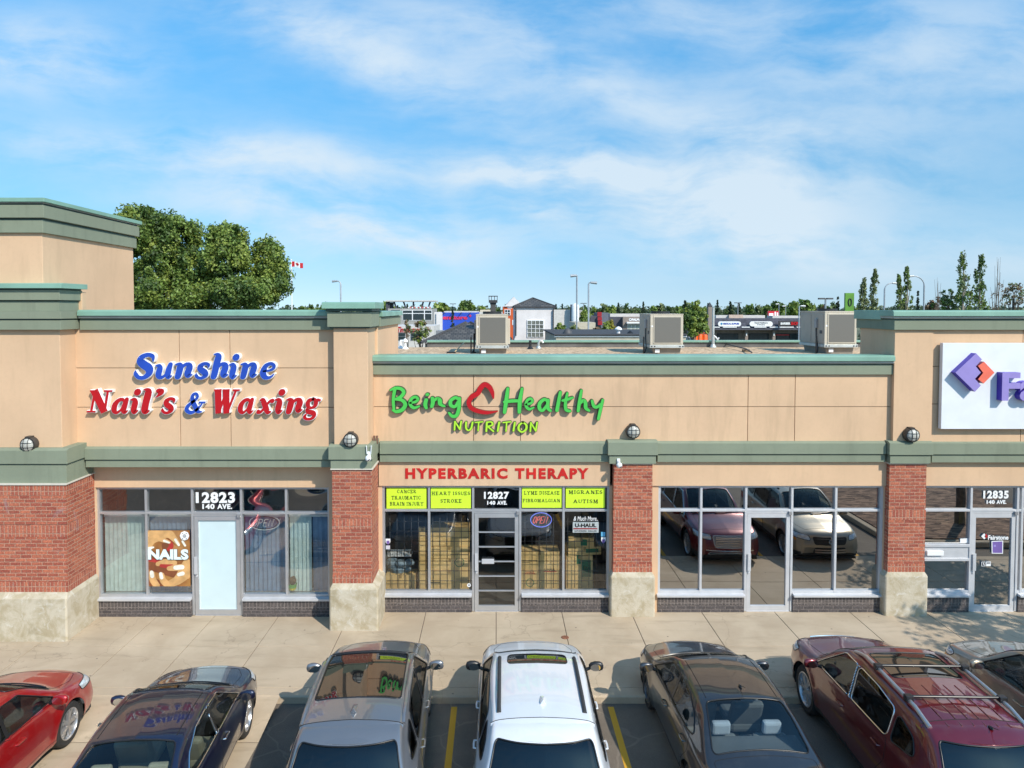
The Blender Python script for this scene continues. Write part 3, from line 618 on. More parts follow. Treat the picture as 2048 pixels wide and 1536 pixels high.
BRUSH = {
 'B': [[(.16,.03,.10),(.13,.5,.12),(.20,.98,.13)], [(.02,.90,.08),(.22,.98,.12),(.45,.95,.13),(.56,.80,.14),(.44,.62,.13),(.24,.52,.11)], [(.24,.52,.11),(.48,.48,.13),(.62,.30,.15),(.50,.08,.15),(.26,.0,.13),(.10,.06,.07)]],
 'e': [[(.08,.30,.09),(.34,.36,.12),(.46,.48,.13),(.34,.60,.13),(.14,.50,.14),(.08,.24,.15),(.26,.06,.14),(.52,.14,.08)]],
 'i': [[(.12,.50,.14),(.08,.24,.15),(.12,.04,.12)], [(.16,.76,.14),(.17,.78,.15)]],
 'n': [[(.08,.58,.12),(.10,.3,.14),(.06,.04,.12)], [(.10,.34,.10),(.26,.54,.14),(.36,.44,.15),(.38,.2,.15),(.52,.08,.11)]],
 'g': [[(.44,.50,.12),(.30,.60,.14),(.10,.46,.14),(.10,.24,.15),(.28,.18,.13),(.44,.46,.12)], [(.46,.56,.13),(.44,.1,.14),(.34,-.24,.15),(.16,-.28,.14),(.02,-.12,.09)]],
 'H': [[(.18,1.0,.11),(.12,.5,.14),(.06,.03,.12)], [(.06,.46,.11),(.34,.50,.13),(.62,.50,.11)], [(.70,1.0,.10),(.62,.5,.14),(.60,.04,.12)]],
 'a': [[(.44,.50,.12),(.30,.60,.14),(.10,.42,.15),(.08,.16,.15),(.22,.06,.13),(.44,.36,.12)], [(.46,.56,.13),(.44,.2,.15),(.56,.04,.11)]],
 'l': [[(.20,.95,.12),(.13,.5,.14),(.06,.04,.14)]],
 't': [[(.24,.90,.11),(.16,.5,.14),(.18,.14,.15),(.38,.06,.12)], [(.02,.56,.11),(.26,.62,.13),(.50,.70,.10)]],
 'h': [[(.22,.98,.11),(.14,.5,.14),(.08,.04,.13)], [(.12,.34,.10),(.30,.52,.14),(.40,.42,.15),(.42,.18,.15),(.56,.06,.11)]],
 'y': [[(.06,.58,.12),(.14,.34,.14),(.30,.30,.13),(.46,.44,.10)], [(.56,.62,.12),(.46,.2,.14),(.36,-.26,.13)]],
 'N': [[(.08,.03,.12),(.12,.95,.13)], [(.12,.95,.11),(.5,.08,.13)], [(.5,.08,.12),(.60,.98,.13)]],
 'U': [[(.08,.96,.13),(.08,.3,.14),(.26,.06,.14),(.46,.3,.14),(.56,.96,.13)]],
 'T': [[(.02,.90,.11),(.4,.95,.13),(.74,.98,.12)], [(.36,.92,.13),(.30,.04,.13)]],
 'R': [[(.08,.03,.12),(.12,.92,.13)], [(.12,.92,.12),(.44,.92,.13),(.48,.64,.14),(.14,.50,.12)], [(.18,.50,.12),(.56,.04,.13)]],
 'I': [[(.18,.97,.13),(.08,.03,.13)]],
 'O': [[(.36,.94,.13),(.12,.7,.14),(.08,.3,.14),(.30,.05,.14),(.56,.3,.14),(.58,.7,.14),(.36,.94,.13)]]}
def zbox(X0, X1, Y0, Y1, ox, oy, k, y):   # enlarged-crop rectangle -> world box on plane y
    a = PW(ox+X0/k, oy+Y1/k, y); b = PW(ox+X1/k, oy+Y0/k, y); return (a[0], b[0], a[1], b[1])
# --- salon sign: white channel letters with blue and red faces
salon = thing('shop_sign', 'blue and red serif channel letters reading Sunshine Nail\'s & Waxing', 'sign', (-6.1,-.6,4.6))
rows = [('Sunshine', M_blue, [(470,640,62,280),(645,785,138,276),(800,945,138,276),(960,1085,136,278),(1088,1232,62,276),(1236,1322,70,276),(1326,1462,138,276),(1485,1612,136,278)]),
        ("Nail's", M_red, [(92,300,350,553),(290,432,420,557),(445,530,350,557),(530,616,345,557),(642,715,348,425),(690,806,418,557)]),
        ('&', M_blue, [(880,1046,380,557)]),
        ('Waxing', M_red, [(1118,1325,352,553),(1306,1438,422,557),(1455,1602,424,557),(1604,1690,352,557),(1692,1830,422,557),(1830,1975,424,607)])]
for word, fm, boxes in rows:
    for chv, bx in zip(word, boxes):
        b = MB(); shv = .14 if chv in 'NW' else .20
        box = zbox(*bx, 150, 690, 4.016, -.72)
        g = SERIF[chv]
        glyph_mesh(b, g, box, -.598, .105, 1, 1, shv, .012, 1.12)
        glyph_mesh(b, g, box, -.7045, .010, 0, 1, shv, .0, 1.15)
        b.build('letter', [fm, M_white], salon)
# --- nutrition shop sign: brush letters and a heart
nut = thing('shop_sign', 'green brush letters reading Being Healthy with red heart and lime NUTRITION below', 'sign', (-.1,-.12,4.5))
for word, bxs, fm in (('BeingHealthy', [(190,325,360,566),(335,425,430,536),(450,497,410,536),(503,622,438,526),(640,742,434,604),(1065,1225,366,572),(1232,1310,444,546),(1332,1444,448,557),(1470,1522,394,557),(1518,1614,404,560),(1636,1742,382,560),(1745,1848,455,622)], M_green),
                      ('NUTRITION', [(684,750,625,702),(772,838,632,706),(846,915,630,708),(930,1000,630,714),(1018,1045,632,712),(1062,1132,630,712),(1140,1166,634,710),(1178,1258,634,720),(1272,1338,634,714)], M_limel)):
    for chv, bx in zip(word, bxs):
        b = MB(); dp = .10 if word[0] == 'B' else .07; bb = zbox(*bx, 730, 680, 3.864, -.24); glyph_mesh(b, BRUSH[chv], bb, -.118, dp, 1, 1, 0, .009, 1.05); glyph_mesh(b, BRUSH[chv], bb, -.1195-dp-.006, .006, 0, 1, 0, 0, 1.05)
        b.build('letter', [fm, M_darkgreen], nut)
hp = [(992,450,14),(985,410,34),(962,366,42),(925,345,42),(893,372,46),(872,412,44),(826,440,44),(803,478,42),(815,520,38),(862,547,36),(940,562,30),(1024,552,8)]
hw = [(PW(730+x/3.864, 680+y/3.864, -.24)+(w*.86/3.864/93,)) for x,y,w in hp]
xs = [p[0] for p in hw]; zs = [p[1] for p in hw]
b = MB(); o = stroke_outline(hw); q = [p for pr in o for p in pr]
glyph_mesh(b, [hw], (min(p[0] for p in q), max(p[0] for p in q), min(p[1] for p in q), max(p[1] for p in q)), -.118, .12, 0, 1)
b.build('heart', [M_red, mat('dark_red_return', (.12,.005,.005), .5)], nut)
# --- plain red letters on the fascia
M_rvin = mat('red_vinyl', (.50,.012,.008), .5, 0, .15, 2); th = thing('fascia_lettering', 'flat red capital letters reading HYPERBARIC THERAPY above the lime window panels', 'sign', (0,-.1,3.0))
for wd, xa, xb in (('HYPERBARIC',312,1102),('THERAPY',1160,1728)): lettering(MB(), wd, *zbox(xa,xb,140,222,730,900,3.864,-.105), -.101, .012, .045, 0, 1.26).build('word', M_rvin, th)
# --- finance shop sign board
fin = thing('shop_sign', 'white sign board with purple letters and a purple and orange cube emblem', 'sign', (11,-.25,5))
b = MB(); a = PW(1882,858,-.34); c = PW(1882,686,-.34); b.box(a[0], 13.6, -.34, -.24, a[1], c[1]); b.build('board', mat('white_board', (.72,.74,.77), .5, 0, .03), fin, bevel=.004)
M_purp = mat('purple_acrylic', (.30,.24,.55), .4, 0, .05); M_purs = mat('purple_return', (.07,.03,.42), .4); M_oran = mat('orange_acrylic', (.80,.16,.10), .4)
def fpt(p, y): return PW(1850+p[0]/6.4, 660+p[1]/6.4, y)
for pts, fm, sm, nm in (([(655,298),(390,545),(640,790),(715,710),(640,625),(715,545),(650,465),(730,378)], M_purp, M_purs, 'emblem'), ([(755,405),(680,460),(745,548),(680,630),(750,685),(890,545)], M_oran, mat('orange_return', (.25,.01,.06), .4), 'emblem')):
    b = MB(); P = [fpt(p,-.50) for p in pts]; n = len(P)
    b.add([(p[0],-.50,p[1]) for p in P], [tuple(range(n))], 0)
    b.add([(p[0],-.50,p[1]) for p in P]+[(p[0],-.341,p[1]) for p in P], [(i,(i+1)%n,(i+1)%n+n,i+n) for i in range(n)], 1); b.build(nm, [fm, sm], fin)
z0, z1 = fpt((0,910),-.5)[1], fpt((0,545),-.5)[1]; xF = fpt((1005,0),-.5)[0]
b = MB(); lettering(b, 'Fairstone', xF, xF+3.35, z0, z1, -.341, .16, .03)
b.m = [0]*len(b.m); o = b.build('lettering', [M_purp, M_purs], fin)
for p in o.data.polygons:
    if abs(p.normal.y) < .5: p.material_index = 1
# --- slab serif capitals for the lime window panels
SLAB = {'A': [FL((.04,0,.17),(.38,1,.19)),FL((.38,1,.19),(.72,0,.17)),FL((.2,.34,.13),(.56,.34,.13))],'B':[FL((.12,0,.18),(.12,1,.18)),[(.12,.93,.14),(.42,.93,.14),(.54,.75,.18),(.42,.54,.14),(.14,.53,.14)],[(.14,.53,.14),(.46,.5,.14),(.62,.28,.18),(.46,.07,.14),(.12,.07,.14)]],
 'C':[[(.66,.70,.16),(.56,.92,.14),(.34,.94,.16),(.12,.7,.18),(.12,.3,.18),(.34,.06,.16),(.58,.10,.14),(.68,.3,.12)]],'D':[FL((.12,0,.18),(.12,1,.18)),[(.12,.93,.14),(.4,.93,.14),(.66,.7,.18),(.66,.3,.18),(.4,.07,.14),(.12,.07,.14)]],
 'E':[FL((.12,0,.18),(.12,1,.18)),FL((.1,.93,.14),(.62,.93,.14)),FL((.1,.5,.13),(.5,.5,.13)),FL((.1,.07,.14),(.66,.07,.14)),FL((.6,.98,.1),(.6,.74,.1)),FL((.63,.02,.1),(.63,.28,.1))],
 'F':[FL((.12,0,.18),(.12,1,.18)),FL((.1,.93,.14),(.62,.93,.14)),FL((.1,.5,.13),(.5,.5,.13)),FL((.6,.98,.1),(.6,.74,.1))],
 'G':[[(.66,.70,.16),(.56,.92,.14),(.34,.94,.16),(.12,.7,.18),(.12,.3,.18),(.34,.06,.16),(.6,.12,.16)],FL((.64,.03,.17),(.64,.44,.17)),FL((.42,.44,.12),(.74,.44,.12))],
 'H':[FL((.12,0,.18),(.12,1,.18)),FL((.66,0,.18),(.66,1,.18)),FL((.12,.5,.14),(.66,.5,.14))],'I':[FL((.14,0,.19),(.14,1,.19))],'J':[[(.46,.98,.18),(.46,.4,.18),(.38,.1,.16),(.18,.06,.15),(.06,.26,.14)],FL((.3,.94,.12),(.64,.94,.12))],
 'K':[FL((.12,0,.18),(.12,1,.18)),FL((.62,1,.14),(.2,.46,.14)),FL((.28,.56,.18),(.68,0,.18))],'L':[FL((.12,0,.18),(.12,1,.18)),FL((.1,.07,.14),(.62,.07,.14)),FL((.6,.02,.1),(.6,.3,.1))],
 'M':[FL((.1,0,.15),(.12,1,.16)),FL((.12,1,.17),(.44,.1,.15)),FL((.44,.1,.15),(.78,1,.17)),FL((.78,1,.18),(.80,0,.18))],'N':[FL((.1,0,.14),(.1,1,.14)),FL((.1,1,.2),(.64,0,.2)),FL((.66,1,.14),(.66,0,.14))],
 'O':[[(.4,.94,.15),(.13,.7,.19),(.13,.3,.19),(.4,.06,.15),(.67,.3,.19),(.67,.7,.19),(.4,.94,.15)]],'R':[FL((.12,0,.18),(.12,1,.18)),[(.12,.93,.14),(.44,.93,.14),(.58,.73,.18),(.44,.5,.14),(.14,.48,.14)],FL((.36,.5,.17),(.68,0,.17))],
 'S':[[(.56,.72,.12),(.48,.92,.13),(.28,.94,.15),(.1,.76,.18),(.2,.56,.2),(.46,.42,.2),(.54,.22,.18),(.34,.06,.15),(.12,.1,.13),(.05,.3,.12)]],'T':[FL((.36,0,.19),(.36,1,.19)),FL((.0,.93,.14),(.72,.93,.14)),FL((.03,.98,.1),(.03,.72,.1)),FL((.69,.98,.1),(.69,.72,.1))],
 'U':[[(.14,1,.18),(.14,.34,.18),(.24,.1,.16),(.42,.06,.15),(.58,.14,.14),(.64,.36,.14),(.64,1,.14)]],'Y':[FL((.04,1,.17),(.36,.46,.17)),FL((.70,1,.15),(.36,.46,.15)),FL((.36,0,.18),(.36,.5,.18))]}
def slab(mb, words, box, y, gap=.20, m=0):
    x0, x1, z0, z1 = box; adv = []; tot = 0
    for c in words:
        if c == ' ': adv.append((None, tot)); tot += .42; continue
        st = list(SLAB[c]); ex = []
        for s in st:
            if isinstance(s, tuple):
                (ax, ay, aw), (bx_, by, bw) = s[1][0], s[1][-1]
                for (px, py, pw) in ((ax,ay,aw),(bx_,by,bw)):
                    if abs(by-ay) > abs(bx_-ax) and py in (0,1) and not (c in 'AMN' and py == 1 and px > .2 and c != 'M'):
                        zc = .055 if py == 0 else .945; ex.append(FL((px-pw/2-.09,zc,.11),(px+pw/2+.09,zc,.11)))
        st += ex; P = [p for s in st for pr in stroke_outline(s[1] if isinstance(s, tuple) else s, not isinstance(s, tuple), False) for p in pr]
        lo, hi = min(p[0] for p in P), max(p[0] for p in P); adv.append((st, tot, lo, hi)); tot += hi-lo+gap
    tot -= gap; k = (x1-x0)/tot
    for e in adv:
        if e[0] is None: continue
        st, t, lo, hi = e
        glyph_mesh(mb, st, (x0+t*k, x0+(t+hi-lo)*k, z0, z1), y, .002, m, m, cap=False, cw=.85)
M_lett = mat('black_vinyl', (.02,.025,.01), .6)
def P6(X0, X1, Y0, Y1, y=-.03): return zbox(X0, X1, Y0, Y1, 730, 900, 3.864, y)
for r, words, lab in (((162,478,290,457), [('CANCER',(248,396,308,334)),('TRAUMATIC',(205,430,355,383)),('BRAIN INJURY',(192,452,402,430))], 'lime green window panel reading CANCER TRAUMATIC BRAIN INJURY'),
    ((505,822,288,455), [('HEART ISSUES',(515,812,322,349)),('STROKE',(583,745,380,408))], 'lime green window panel reading HEART ISSUES STROKE'),
    ((1210,1525,285,451), [('LYME DISEASE',(1230,1503,318,345)),('FIBROMALGIAN',(1220,1508,378,404))], 'lime green window panel reading LYME DISEASE FIBROMALGIAN'),
    ((1548,1860,282,451), [('MIGRANES',(1575,1835,312,340)),('AUTISM',(1608,1802,383,411))], 'lime green window panel reading MIGRANES AUTISM')):
    bx = P6(*r); t = thing('window_sign', lab, 'sign', ((bx[0]+bx[1])/2, -.02, bx[2]), 0, 'lime panels over the nutrition shop windows')
    b = MB(); b.box(bx[0]+.012, bx[1]-.012, -.018, -.006, bx[2]+.01, bx[3]-.01); b.build('panel', M_lime, t)
    for w, q in words:
        b = MB(); slab(b, w, P6(*q), -.0195); b.build('lettering', M_lett, t)
# --- house numbers on dark glass
for lab, num, n, a, y in (('white number 12823 140 AVE. on the dark pane over the salon door', '12823', (392,470,984,1006), (405,464.5,1007.5,1018), YL), ('white number 12827 140 AVE. on the dark pane over the nutrition shop door', '12827', (968,1018,983.3,998), (974.5,1014,1001.5,1009.3), 0),
                          ('white number 12835 140 AVE. on the dark pane over the finance shop door', '12835', (1966,2017,981,997), (1972.7,2012.4,1000,1007.6), 0)):
    t = thing('house_number', lab, 'sign', (PX((n[0]+n[1])/2, y), y, 2.4), 0, 'white house numbers over the shop doors')
    for wds, q in ((num, n), ('140', (a[0], a[0]+(a[1]-a[0])*.41, a[2], a[3])), ('AVE.', (a[0]+(a[1]-a[0])*.50, a[1], a[2], a[3]))):
        b = MB(); lettering(b, wds, *zbox(*q, 0, 0, 1, y+.0), y-.004, .004, .045, 0, 1.12); b.build('lettering', M_white, t)
# --- items on the nutrition shop glass
t = thing('dealer_sign', 'white sign reading U-HAUL AUTHORIZED DEALER behind the right pane of the nutrition shop', 'sign', (1.9,.06,1.7))
bx = P6(1605,1806,556,638,.06); b = MB(); b.box(bx[0],bx[1],.055,.065,bx[2],bx[3]); b.build('panel', M_white, t)
lettering(MB(), 'U-HAUL', *P6(1622,1788,568,598,.05), .0545, .003, .05).build('lettering', M_black, t)
for wd, xa, xb in (('AUTHORIZED',1615,1712),('DEALER',1724,1792)): lettering(MB(), wd, *P6(xa,xb,621,632,.05), .0545, .003, .02).build('lettering', M_black, t)
b = MB(); q = P6(1610,1796,604,613,.05); b.box(q[0],q[1],.051,.0545,q[2],q[3]); b.build('stripe', M_red, t)
tag(lettering(MB(), '& Much More..', *P6(1612,1800,512,546,-.0), -.004, .003, .005, .25).build('window_lettering', M_white), 'white italic words & Much More.. on the glass above the white dealer sign', 'lettering')
M_neonr = emitmat('red_neon', (1.0,.16,.12), .7); M_neonb = emitmat('blue_neon', (.20,.25,1.0), .8); M_tubeoff = mat('unlit_tube', (.75,.75,.72), .2); 
def neon(lab, cx, cz, w, h, y, mo, mt):
    t = thing('open_sign', lab, 'neon sign', (cx, y, cz))
    for k, s in enumerate((1.0,.86)):
        b = MB(); b.tube([(cx+w/2*s*math.cos(a), y, cz+h/2*s*math.sin(a)) for a in [2*math.pi*i/36 for i in range(36)]], .009 if k == 0 else .007, 6, closed=True)
        b.build('oval_tube', mo if k == 0 else M_black, t, smooth=True)
    for i, L in enumerate('OPEN'):
        x = cx-w*.36+i*w*.175; lw, lh = w*.12, h*.46; z0 = cz-lh/2; s = .12*lh
        paths = {'O': [[(x+lw*.5+lw*.5*math.cos(a), cz+lh*.5*math.sin(a)) for a in [2*math.pi*k/12 for k in range(13)]]], 'P': [[(x,z0),(x,z0+lh),(x+lw*.7,z0+lh),(x+lw,z0+lh*.75),(x+lw*.7,z0+lh*.5),(x,z0+lh*.5)]],
                 'E': [[(x+lw,z0),(x,z0),(x,z0+lh),(x+lw,z0+lh)],[(x,cz),(x+lw*.8,cz)]], 'N': [[(x,z0),(x,z0+lh),(x+lw,z0),(x+lw,z0+lh)]]}[L]
        for off in (0,):
            b = MB()
            for p in paths: b.tube([(q[0]+(q[1]-cz)*.3+off, y-.012, q[1]-off*.3) for q in p], .0085, 5)
            b.build('letter_tube', mt, t, smooth=True)
q = P6(1280,1442,487,597,.05); neon('lit red and blue oval OPEN neon sign over stacked boxes', (q[0]+q[1])/2, (q[2]+q[3])/2, q[1]-q[0], q[3]-q[2], .07, M_neonb, M_neonr)
c = PW(527,1047,YL); neon('unlit white tube oval OPEN sign in the salon window', c[0], c[1], .66, .32, YL+.06, M_tubeoff, M_tubeoff)
def sticker(lab, c, pts, m, y=-.004, extra=None):
    b = MB(); P = [PW(p[0], p[1], y) for p in pts]; n = len(P)
    b.add([(p[0],y,p[1]) for p in P]+[(p[0],y+.002,p[1]) for p in P], [tuple(range(n)), tuple(range(2*n-1,n-1,-1))]+[(i,(i+1)%n,(i+1)%n+n,i+n) for i in range(n)])
    ms = [m]
    if extra:
        for e, em in extra:
            P = [PW(p[0], p[1], y) for p in e]; n = len(P); ms.append(em); b.add([(p[0],y-.0006*len(ms),p[1]) for p in P], [tuple(range(n))], len(ms)-1)
    return tag(b.build('window_sticker', ms), lab, 'sticker')
def circ(cx, cy, r, n=16, ry=None): return [(cx+r*math.cos(2*math.pi*i/n), cy+(ry or r)*math.sin(2*math.pi*i/n)) for i in range(n)]
def shield(cx, cy, s): return [(cx-s,cy-s*1.2),(cx+s,cy-s*1.2),(cx+s,cy+s*.2),(cx+s*.6,cy+s*.9),(cx,cy+s*1.3),(cx-s*.6,cy+s*.9),(cx-s,cy+s*.2)]
M_vio = mat('violet_print', (.16,.10,.32), .5)
sticker('white and violet shield sticker at the left edge of the nutrition shop glass', 0, shield(776,1083,4.6), M_white, extra=[(shield(776,1085,3.2), M_vio)])
sticker('small white label sticker under the left shield sticker', 0, [(772,1091),(780,1091),(780,1098.5),(772,1098.5)], mat('label_print', (.55,.54,.6), .6))
sticker('white and violet shield sticker at the right edge of the nutrition shop glass', 0, shield(1207,1080,4.6), M_white, extra=[(shield(1207,1082.5,3.2), M_vio)])
sticker('sky blue square sticker above the right shield sticker', 0, [(1202,1064),(1210.5,1064),(1210.5,1073),(1202,1073)], mat('sky_blue_print', (.12,.42,.65), .5))
sticker('round white sticker at the foot of the pane beside the barred door', 0, circ(938,1170.4,3.8), M_white, extra=[([(935.6,1169),(940.4,1169),(938,1172.5)], M_black)])
sticker('round white sticker with a black ring at the corner of the nails poster', 0, circ(369,1071.5,9.5,8), M_white, YL-.042, [(circ(369,1072,3.4), M_dgrey), (circ(369,1072,2.2), M_white), (circ(369,1072,1.2), M_black), ([(364,1067),(366,1065.6),(366.6,1066.6),(364.8,1067.9)], M_black), ([(374,1067),(372,1065.6),(371.4,1066.6),(373.2,1067.9)], M_black), ([(364,1077),(366,1078.4),(366.6,1077.4),(364.8,1076)], M_black), ([(374,1077),(372,1078.4),(371.4,1077.4),(373.2,1076)], M_black)])
# finance shop door and window papers
def P7(p): return (1850+p[0]/5.298, 950+p[1]/5.298)
sticker('purple notice with white border on the finance shop door', 0, [P7(p) for p in ((705,700),(828,695),(826,834),(708,832))], M_white, -.03, [([P7(p) for p in ((714,708),(820,703),(818,826),(716,825))], M_vio), ([P7(p) for p in ((728,740),(750,738),(750,760),(728,762))], M_purp)])
sticker('white paper slip in the finance shop window', 0, [P7(p) for p in ((372,675),(455,670),(457,717),(374,718))], M_white)
sticker('white accessibility symbol sticker on the finance shop door', 0, [P7(p) for p in ((598,920),(640,919),(640,966),(598,968))], M_white, -.03, [([P7(p) for p in ((602,924),(636,923),(636,962),(602,964))], M_dgrey), ([P7(p) for p in ((614,930),(622,930),(624,945),(632,955),(628,958),(618,946))], M_white)])
sticker('grey and white square sticker beside the accessibility symbol', 0, [P7(p) for p in ((648,918),(697,917),(697,964),(648,966))], M_white, -.03, [([P7(p) for p in ((653,924),(692,923),(692,942),(653,943))], M_grey)])
t = thing('door_lettering', 'white shop name with small red and white emblem on the finance shop door', 'lettering', (PX(1995,0), -.03, 1.6))
q = zbox(668,885,638,686,1850,950,5.298,-.03); b = MB(); lettering(b, 'Fairstone', *q, -.028, .003, .03); b.build('lettering', M_white, t)
for pts, m in ((((625,618),(595,650),(628,682),(640,670),(628,650),(642,634)), M_white), (((646,622),(666,648),(644,670),(636,662),(648,648),(634,634)), M_red)):
    b = MB(); P = [PW(*P7(p), -.03) for p in pts]; b.add([(p[0],-.031,p[1]) for p in P], [tuple(range(len(P)))]); b.build('emblem', m, t)
for lab, r, c in (('leftmost dull green sheet hanging in the finance shop window', (120,240,392,515), (.20,.22,.08)), ('middle dark olive sheet hanging in the finance shop window', (246,346,392,515), (.13,.14,.06)), ('yellow sheet hanging in the finance shop window', (352,462,392,515), (.85,.55,.03))):
    q = zbox(*r, 1850, 950, 5.298, .1); b = MB(); b.box(q[0],q[1],.09,.094,q[2],q[3]); tag(b.build('paper_sheet', mat('sheet_paper', mul(c,2.2), .7)), lab, 'paper')
# --- nails poster
po = thing('poster', 'salon window poster reading NAILS over two hands with white nail tips', 'poster', (PX(336,YL), YL, 1.0))
def PP(x, y): return PW(270+x/9.04, 1030+y/9.04, YL)
a, c = PP(226,1285), PP(992,275); b = MB(); b.box(a[0], c[0], YL-.012, YL-.006, a[1], c[1])
pm, nt, out = newmat('poster_backing'); n1 = noise(nt, 2.2, 3, .5); princ(nt, out, mixc(nt, ramp(nt, n1, .35,.65), (.22,.065,.016), (.40,.19,.05)), .5); b.build('sheet', pm, po)
skin = [mat('printed_skin', c, .6, 0, .18, 5) for c in ((.58,.33,.13), (.38,.18,.06), (.20,.06,.02), (.40,.03,.025), (.74,.72,.62))]
def pstroke(pts, m, lay, nm='printed_finger'):
    b = MB(); w = []
    for x, y, ww in pts: p = PP(x, y); w.append((p[0], p[1], ww/9.04/93))
    o = stroke_outline(w); zlo, zhi, xlo, xhi = a[1]+.002, c[1]-.002, a[0]+.002, c[0]-.002
    cl = lambda p: (min(max(p[0],xlo),xhi), min(max(p[1],zlo),zhi))
    vs = []
    for l, r in o: l, r = cl(l), cl(r); vs += [(l[0], YL-.0125-lay*.0006, l[1]), (r[0], YL-.0125-lay*.0006, r[1])]
    b.add(vs, [(2*i,2*i+1,2*i+3,2*i+2) for i in range(len(o)-1)]); b.build(nm, m, po, fixn=False)
ly = 0
for pts, k in (([(240,330,120),(420,330,170),(640,330,150)], 0), ([(600,560,190),(700,660,240),(900,700,220)], 1), ([(560,560,150),(600,650,170),(560,720,150)], 2), ([(640,490,70),(660,560,90),(610,620,60)], 3), ([(640,310,120),(780,340,130),(870,450,105),(910,530,70)], 1), ([(470,350,140),(620,340,150),(720,430,110),(790,520,70)], 0), ([(250,560,120),(310,450,150),(430,410,130),(540,455,90),(630,490,50)], 0), ([(250,620,90),(300,590,50),(340,580,30)], 4),
               ([(300,830,120),(400,850,90),(500,830,60)], 3), ([(250,900,140),(420,950,170),(600,1010,170),(760,1060,160)], 2), ([(260,1130,150),(330,1210,160),(500,1260,150)], 2), ([(420,880,80),(560,850,120),(720,860,100)], 0), ([(480,910,60),(580,920,70),(680,905,40)], 3), ([(960,900,220),(900,1040,240),(780,1170,170),(640,1240,130)], 0), ([(620,960,80),(720,950,110),(860,940,120),(960,980,140)], 0),
               ([(320,1060,110),(330,1160,125),(400,1270,120)], 0), ([(490,1080,105),(520,1180,120),(620,1270,130)], 0), ([(800,1060,80),(850,1050,100),(950,1080,140)], 0), ([(310,1030,70),(320,1095,76)], 4), ([(475,1055,62),(490,1125,68)], 4), ([(740,945,80),(860,935,86)], 4), ([(800,1070,64),(870,1050,76)], 4), ([(540,460,46),(625,492,34)], 4), ([(740,440,50),(800,535,44)], 4), ([(870,470,40),(915,545,40)], 4)):
    pstroke(pts, skin[k], ly, 'printed_hand' if k != 4 else 'printed_nail'); ly += 1
q0, q1 = PP(252,798), PP(988,608); b = MB(); lettering(b, 'NAILS', q0[0]+.012, q1[0]-.003, q0[1]-.008, q1[1]-.004, YL-.0345, .001, .055); b.build('lettering_shadow', M_dgrey, po)
b = MB(); lettering(b, 'NAILS', q0[0], q1[0]-.012, q0[1], q1[1], YL-.0365, .001, .055); b.build('lettering', mat('pale_print', (.72,.84,.84), .5), po)
# --- salon blinds, potted cactus
M_slat = mat('blind_fabric', (.62,.70,.65), .8, 0, .10, 6); M_slatb = mat('blue_blind_fabric', (.20,.28,.40), .8, 0, .12, 6)
def blind(lab, p0, p1, m, z1=2.10, tilt=.35):
    x0, x1 = PX(p0, YL+.2), PX(p1, YL+.2); t = thing('vertical_blind', lab, 'blind', ((x0+x1)/2, YL+.2, .45))
    b = MB(); b.box(x0-.02, x1+.02, YL+.18, YL+.22, z1, z1+.05); b.build('head_rail', M_white, t)
    n = max(2, int(round((x1-x0)/.098)))
    for i in range(n):
        xc = x0+(i+.5)*(x1-x0)/n; a = tilt+RND.uniform(-.12,.12); w = .052; b = MB()
        pts = [(xc+w*s*math.cos(a)-.006*(1-s*s)*math.sin(a), YL+.2+w*s*math.sin(a)+.012*(1-s*s)) for s in (-1,-.5,0,.5,1)]
        vs = [(p[0],p[1],.44) for p in pts]+[(p[0],p[1],z1) for p in pts]
        b.add(vs, [(j,j+1,j+6,j+5) for j in range(4)]); b.build('slat', m, t, fixn=False, smooth=180)
blind('pale green vertical blind in the window beside the corner pier', 206, 284, M_slat)
blind('blue grey vertical blind behind the nails poster', 297, 377, M_slatb)
blind('blue vertical blind behind the unlit open sign', 488, 568, M_slatb)
blind('narrow pale vertical blind section beside the potted cactus', 578, 620, M_slat)
blind('dark blue vertical blind section beside the shop pier', 624, 660, M_slatb)
c = PW(585,1176,YL+.12); t = thing('potted_cactus', 'small brown cactus in a green and yellow pot on the salon sill', 'plant', (c[0], YL+.12, c[1]-.03))
b = MB(); b.lathe([(.001,0),(.07,0),(.085,.05)], (c[0],YL+.12,c[1]-.03), 'z', 14); b.lathe([(.086,.05),(.10,.13),(.09,.13)], (c[0],YL+.12,c[1]-.03), 'z', 14, 1); b.build('pot', [mat('yellow_pot', (.62,.48,.05), .6), mat('green_pot', (.12,.35,.07), .6)], t)
b = MB(); b.ball((c[0],YL+.12,c[1]+.16), .085, 7, 0, (1,1,1.05)); b.ball((c[0]+.03,YL+.11,c[1]+.23), .04, 6); b.build('cactus', mat('cactus_brown', (.11,.065,.035), .95, 0, .4, 30, .8), t, smooth=True)
b = MB(); b.box(-8.6,-3.6,YL+.065,YL+.45,.38,.415); b.build('inner_sill', M_white, mall)
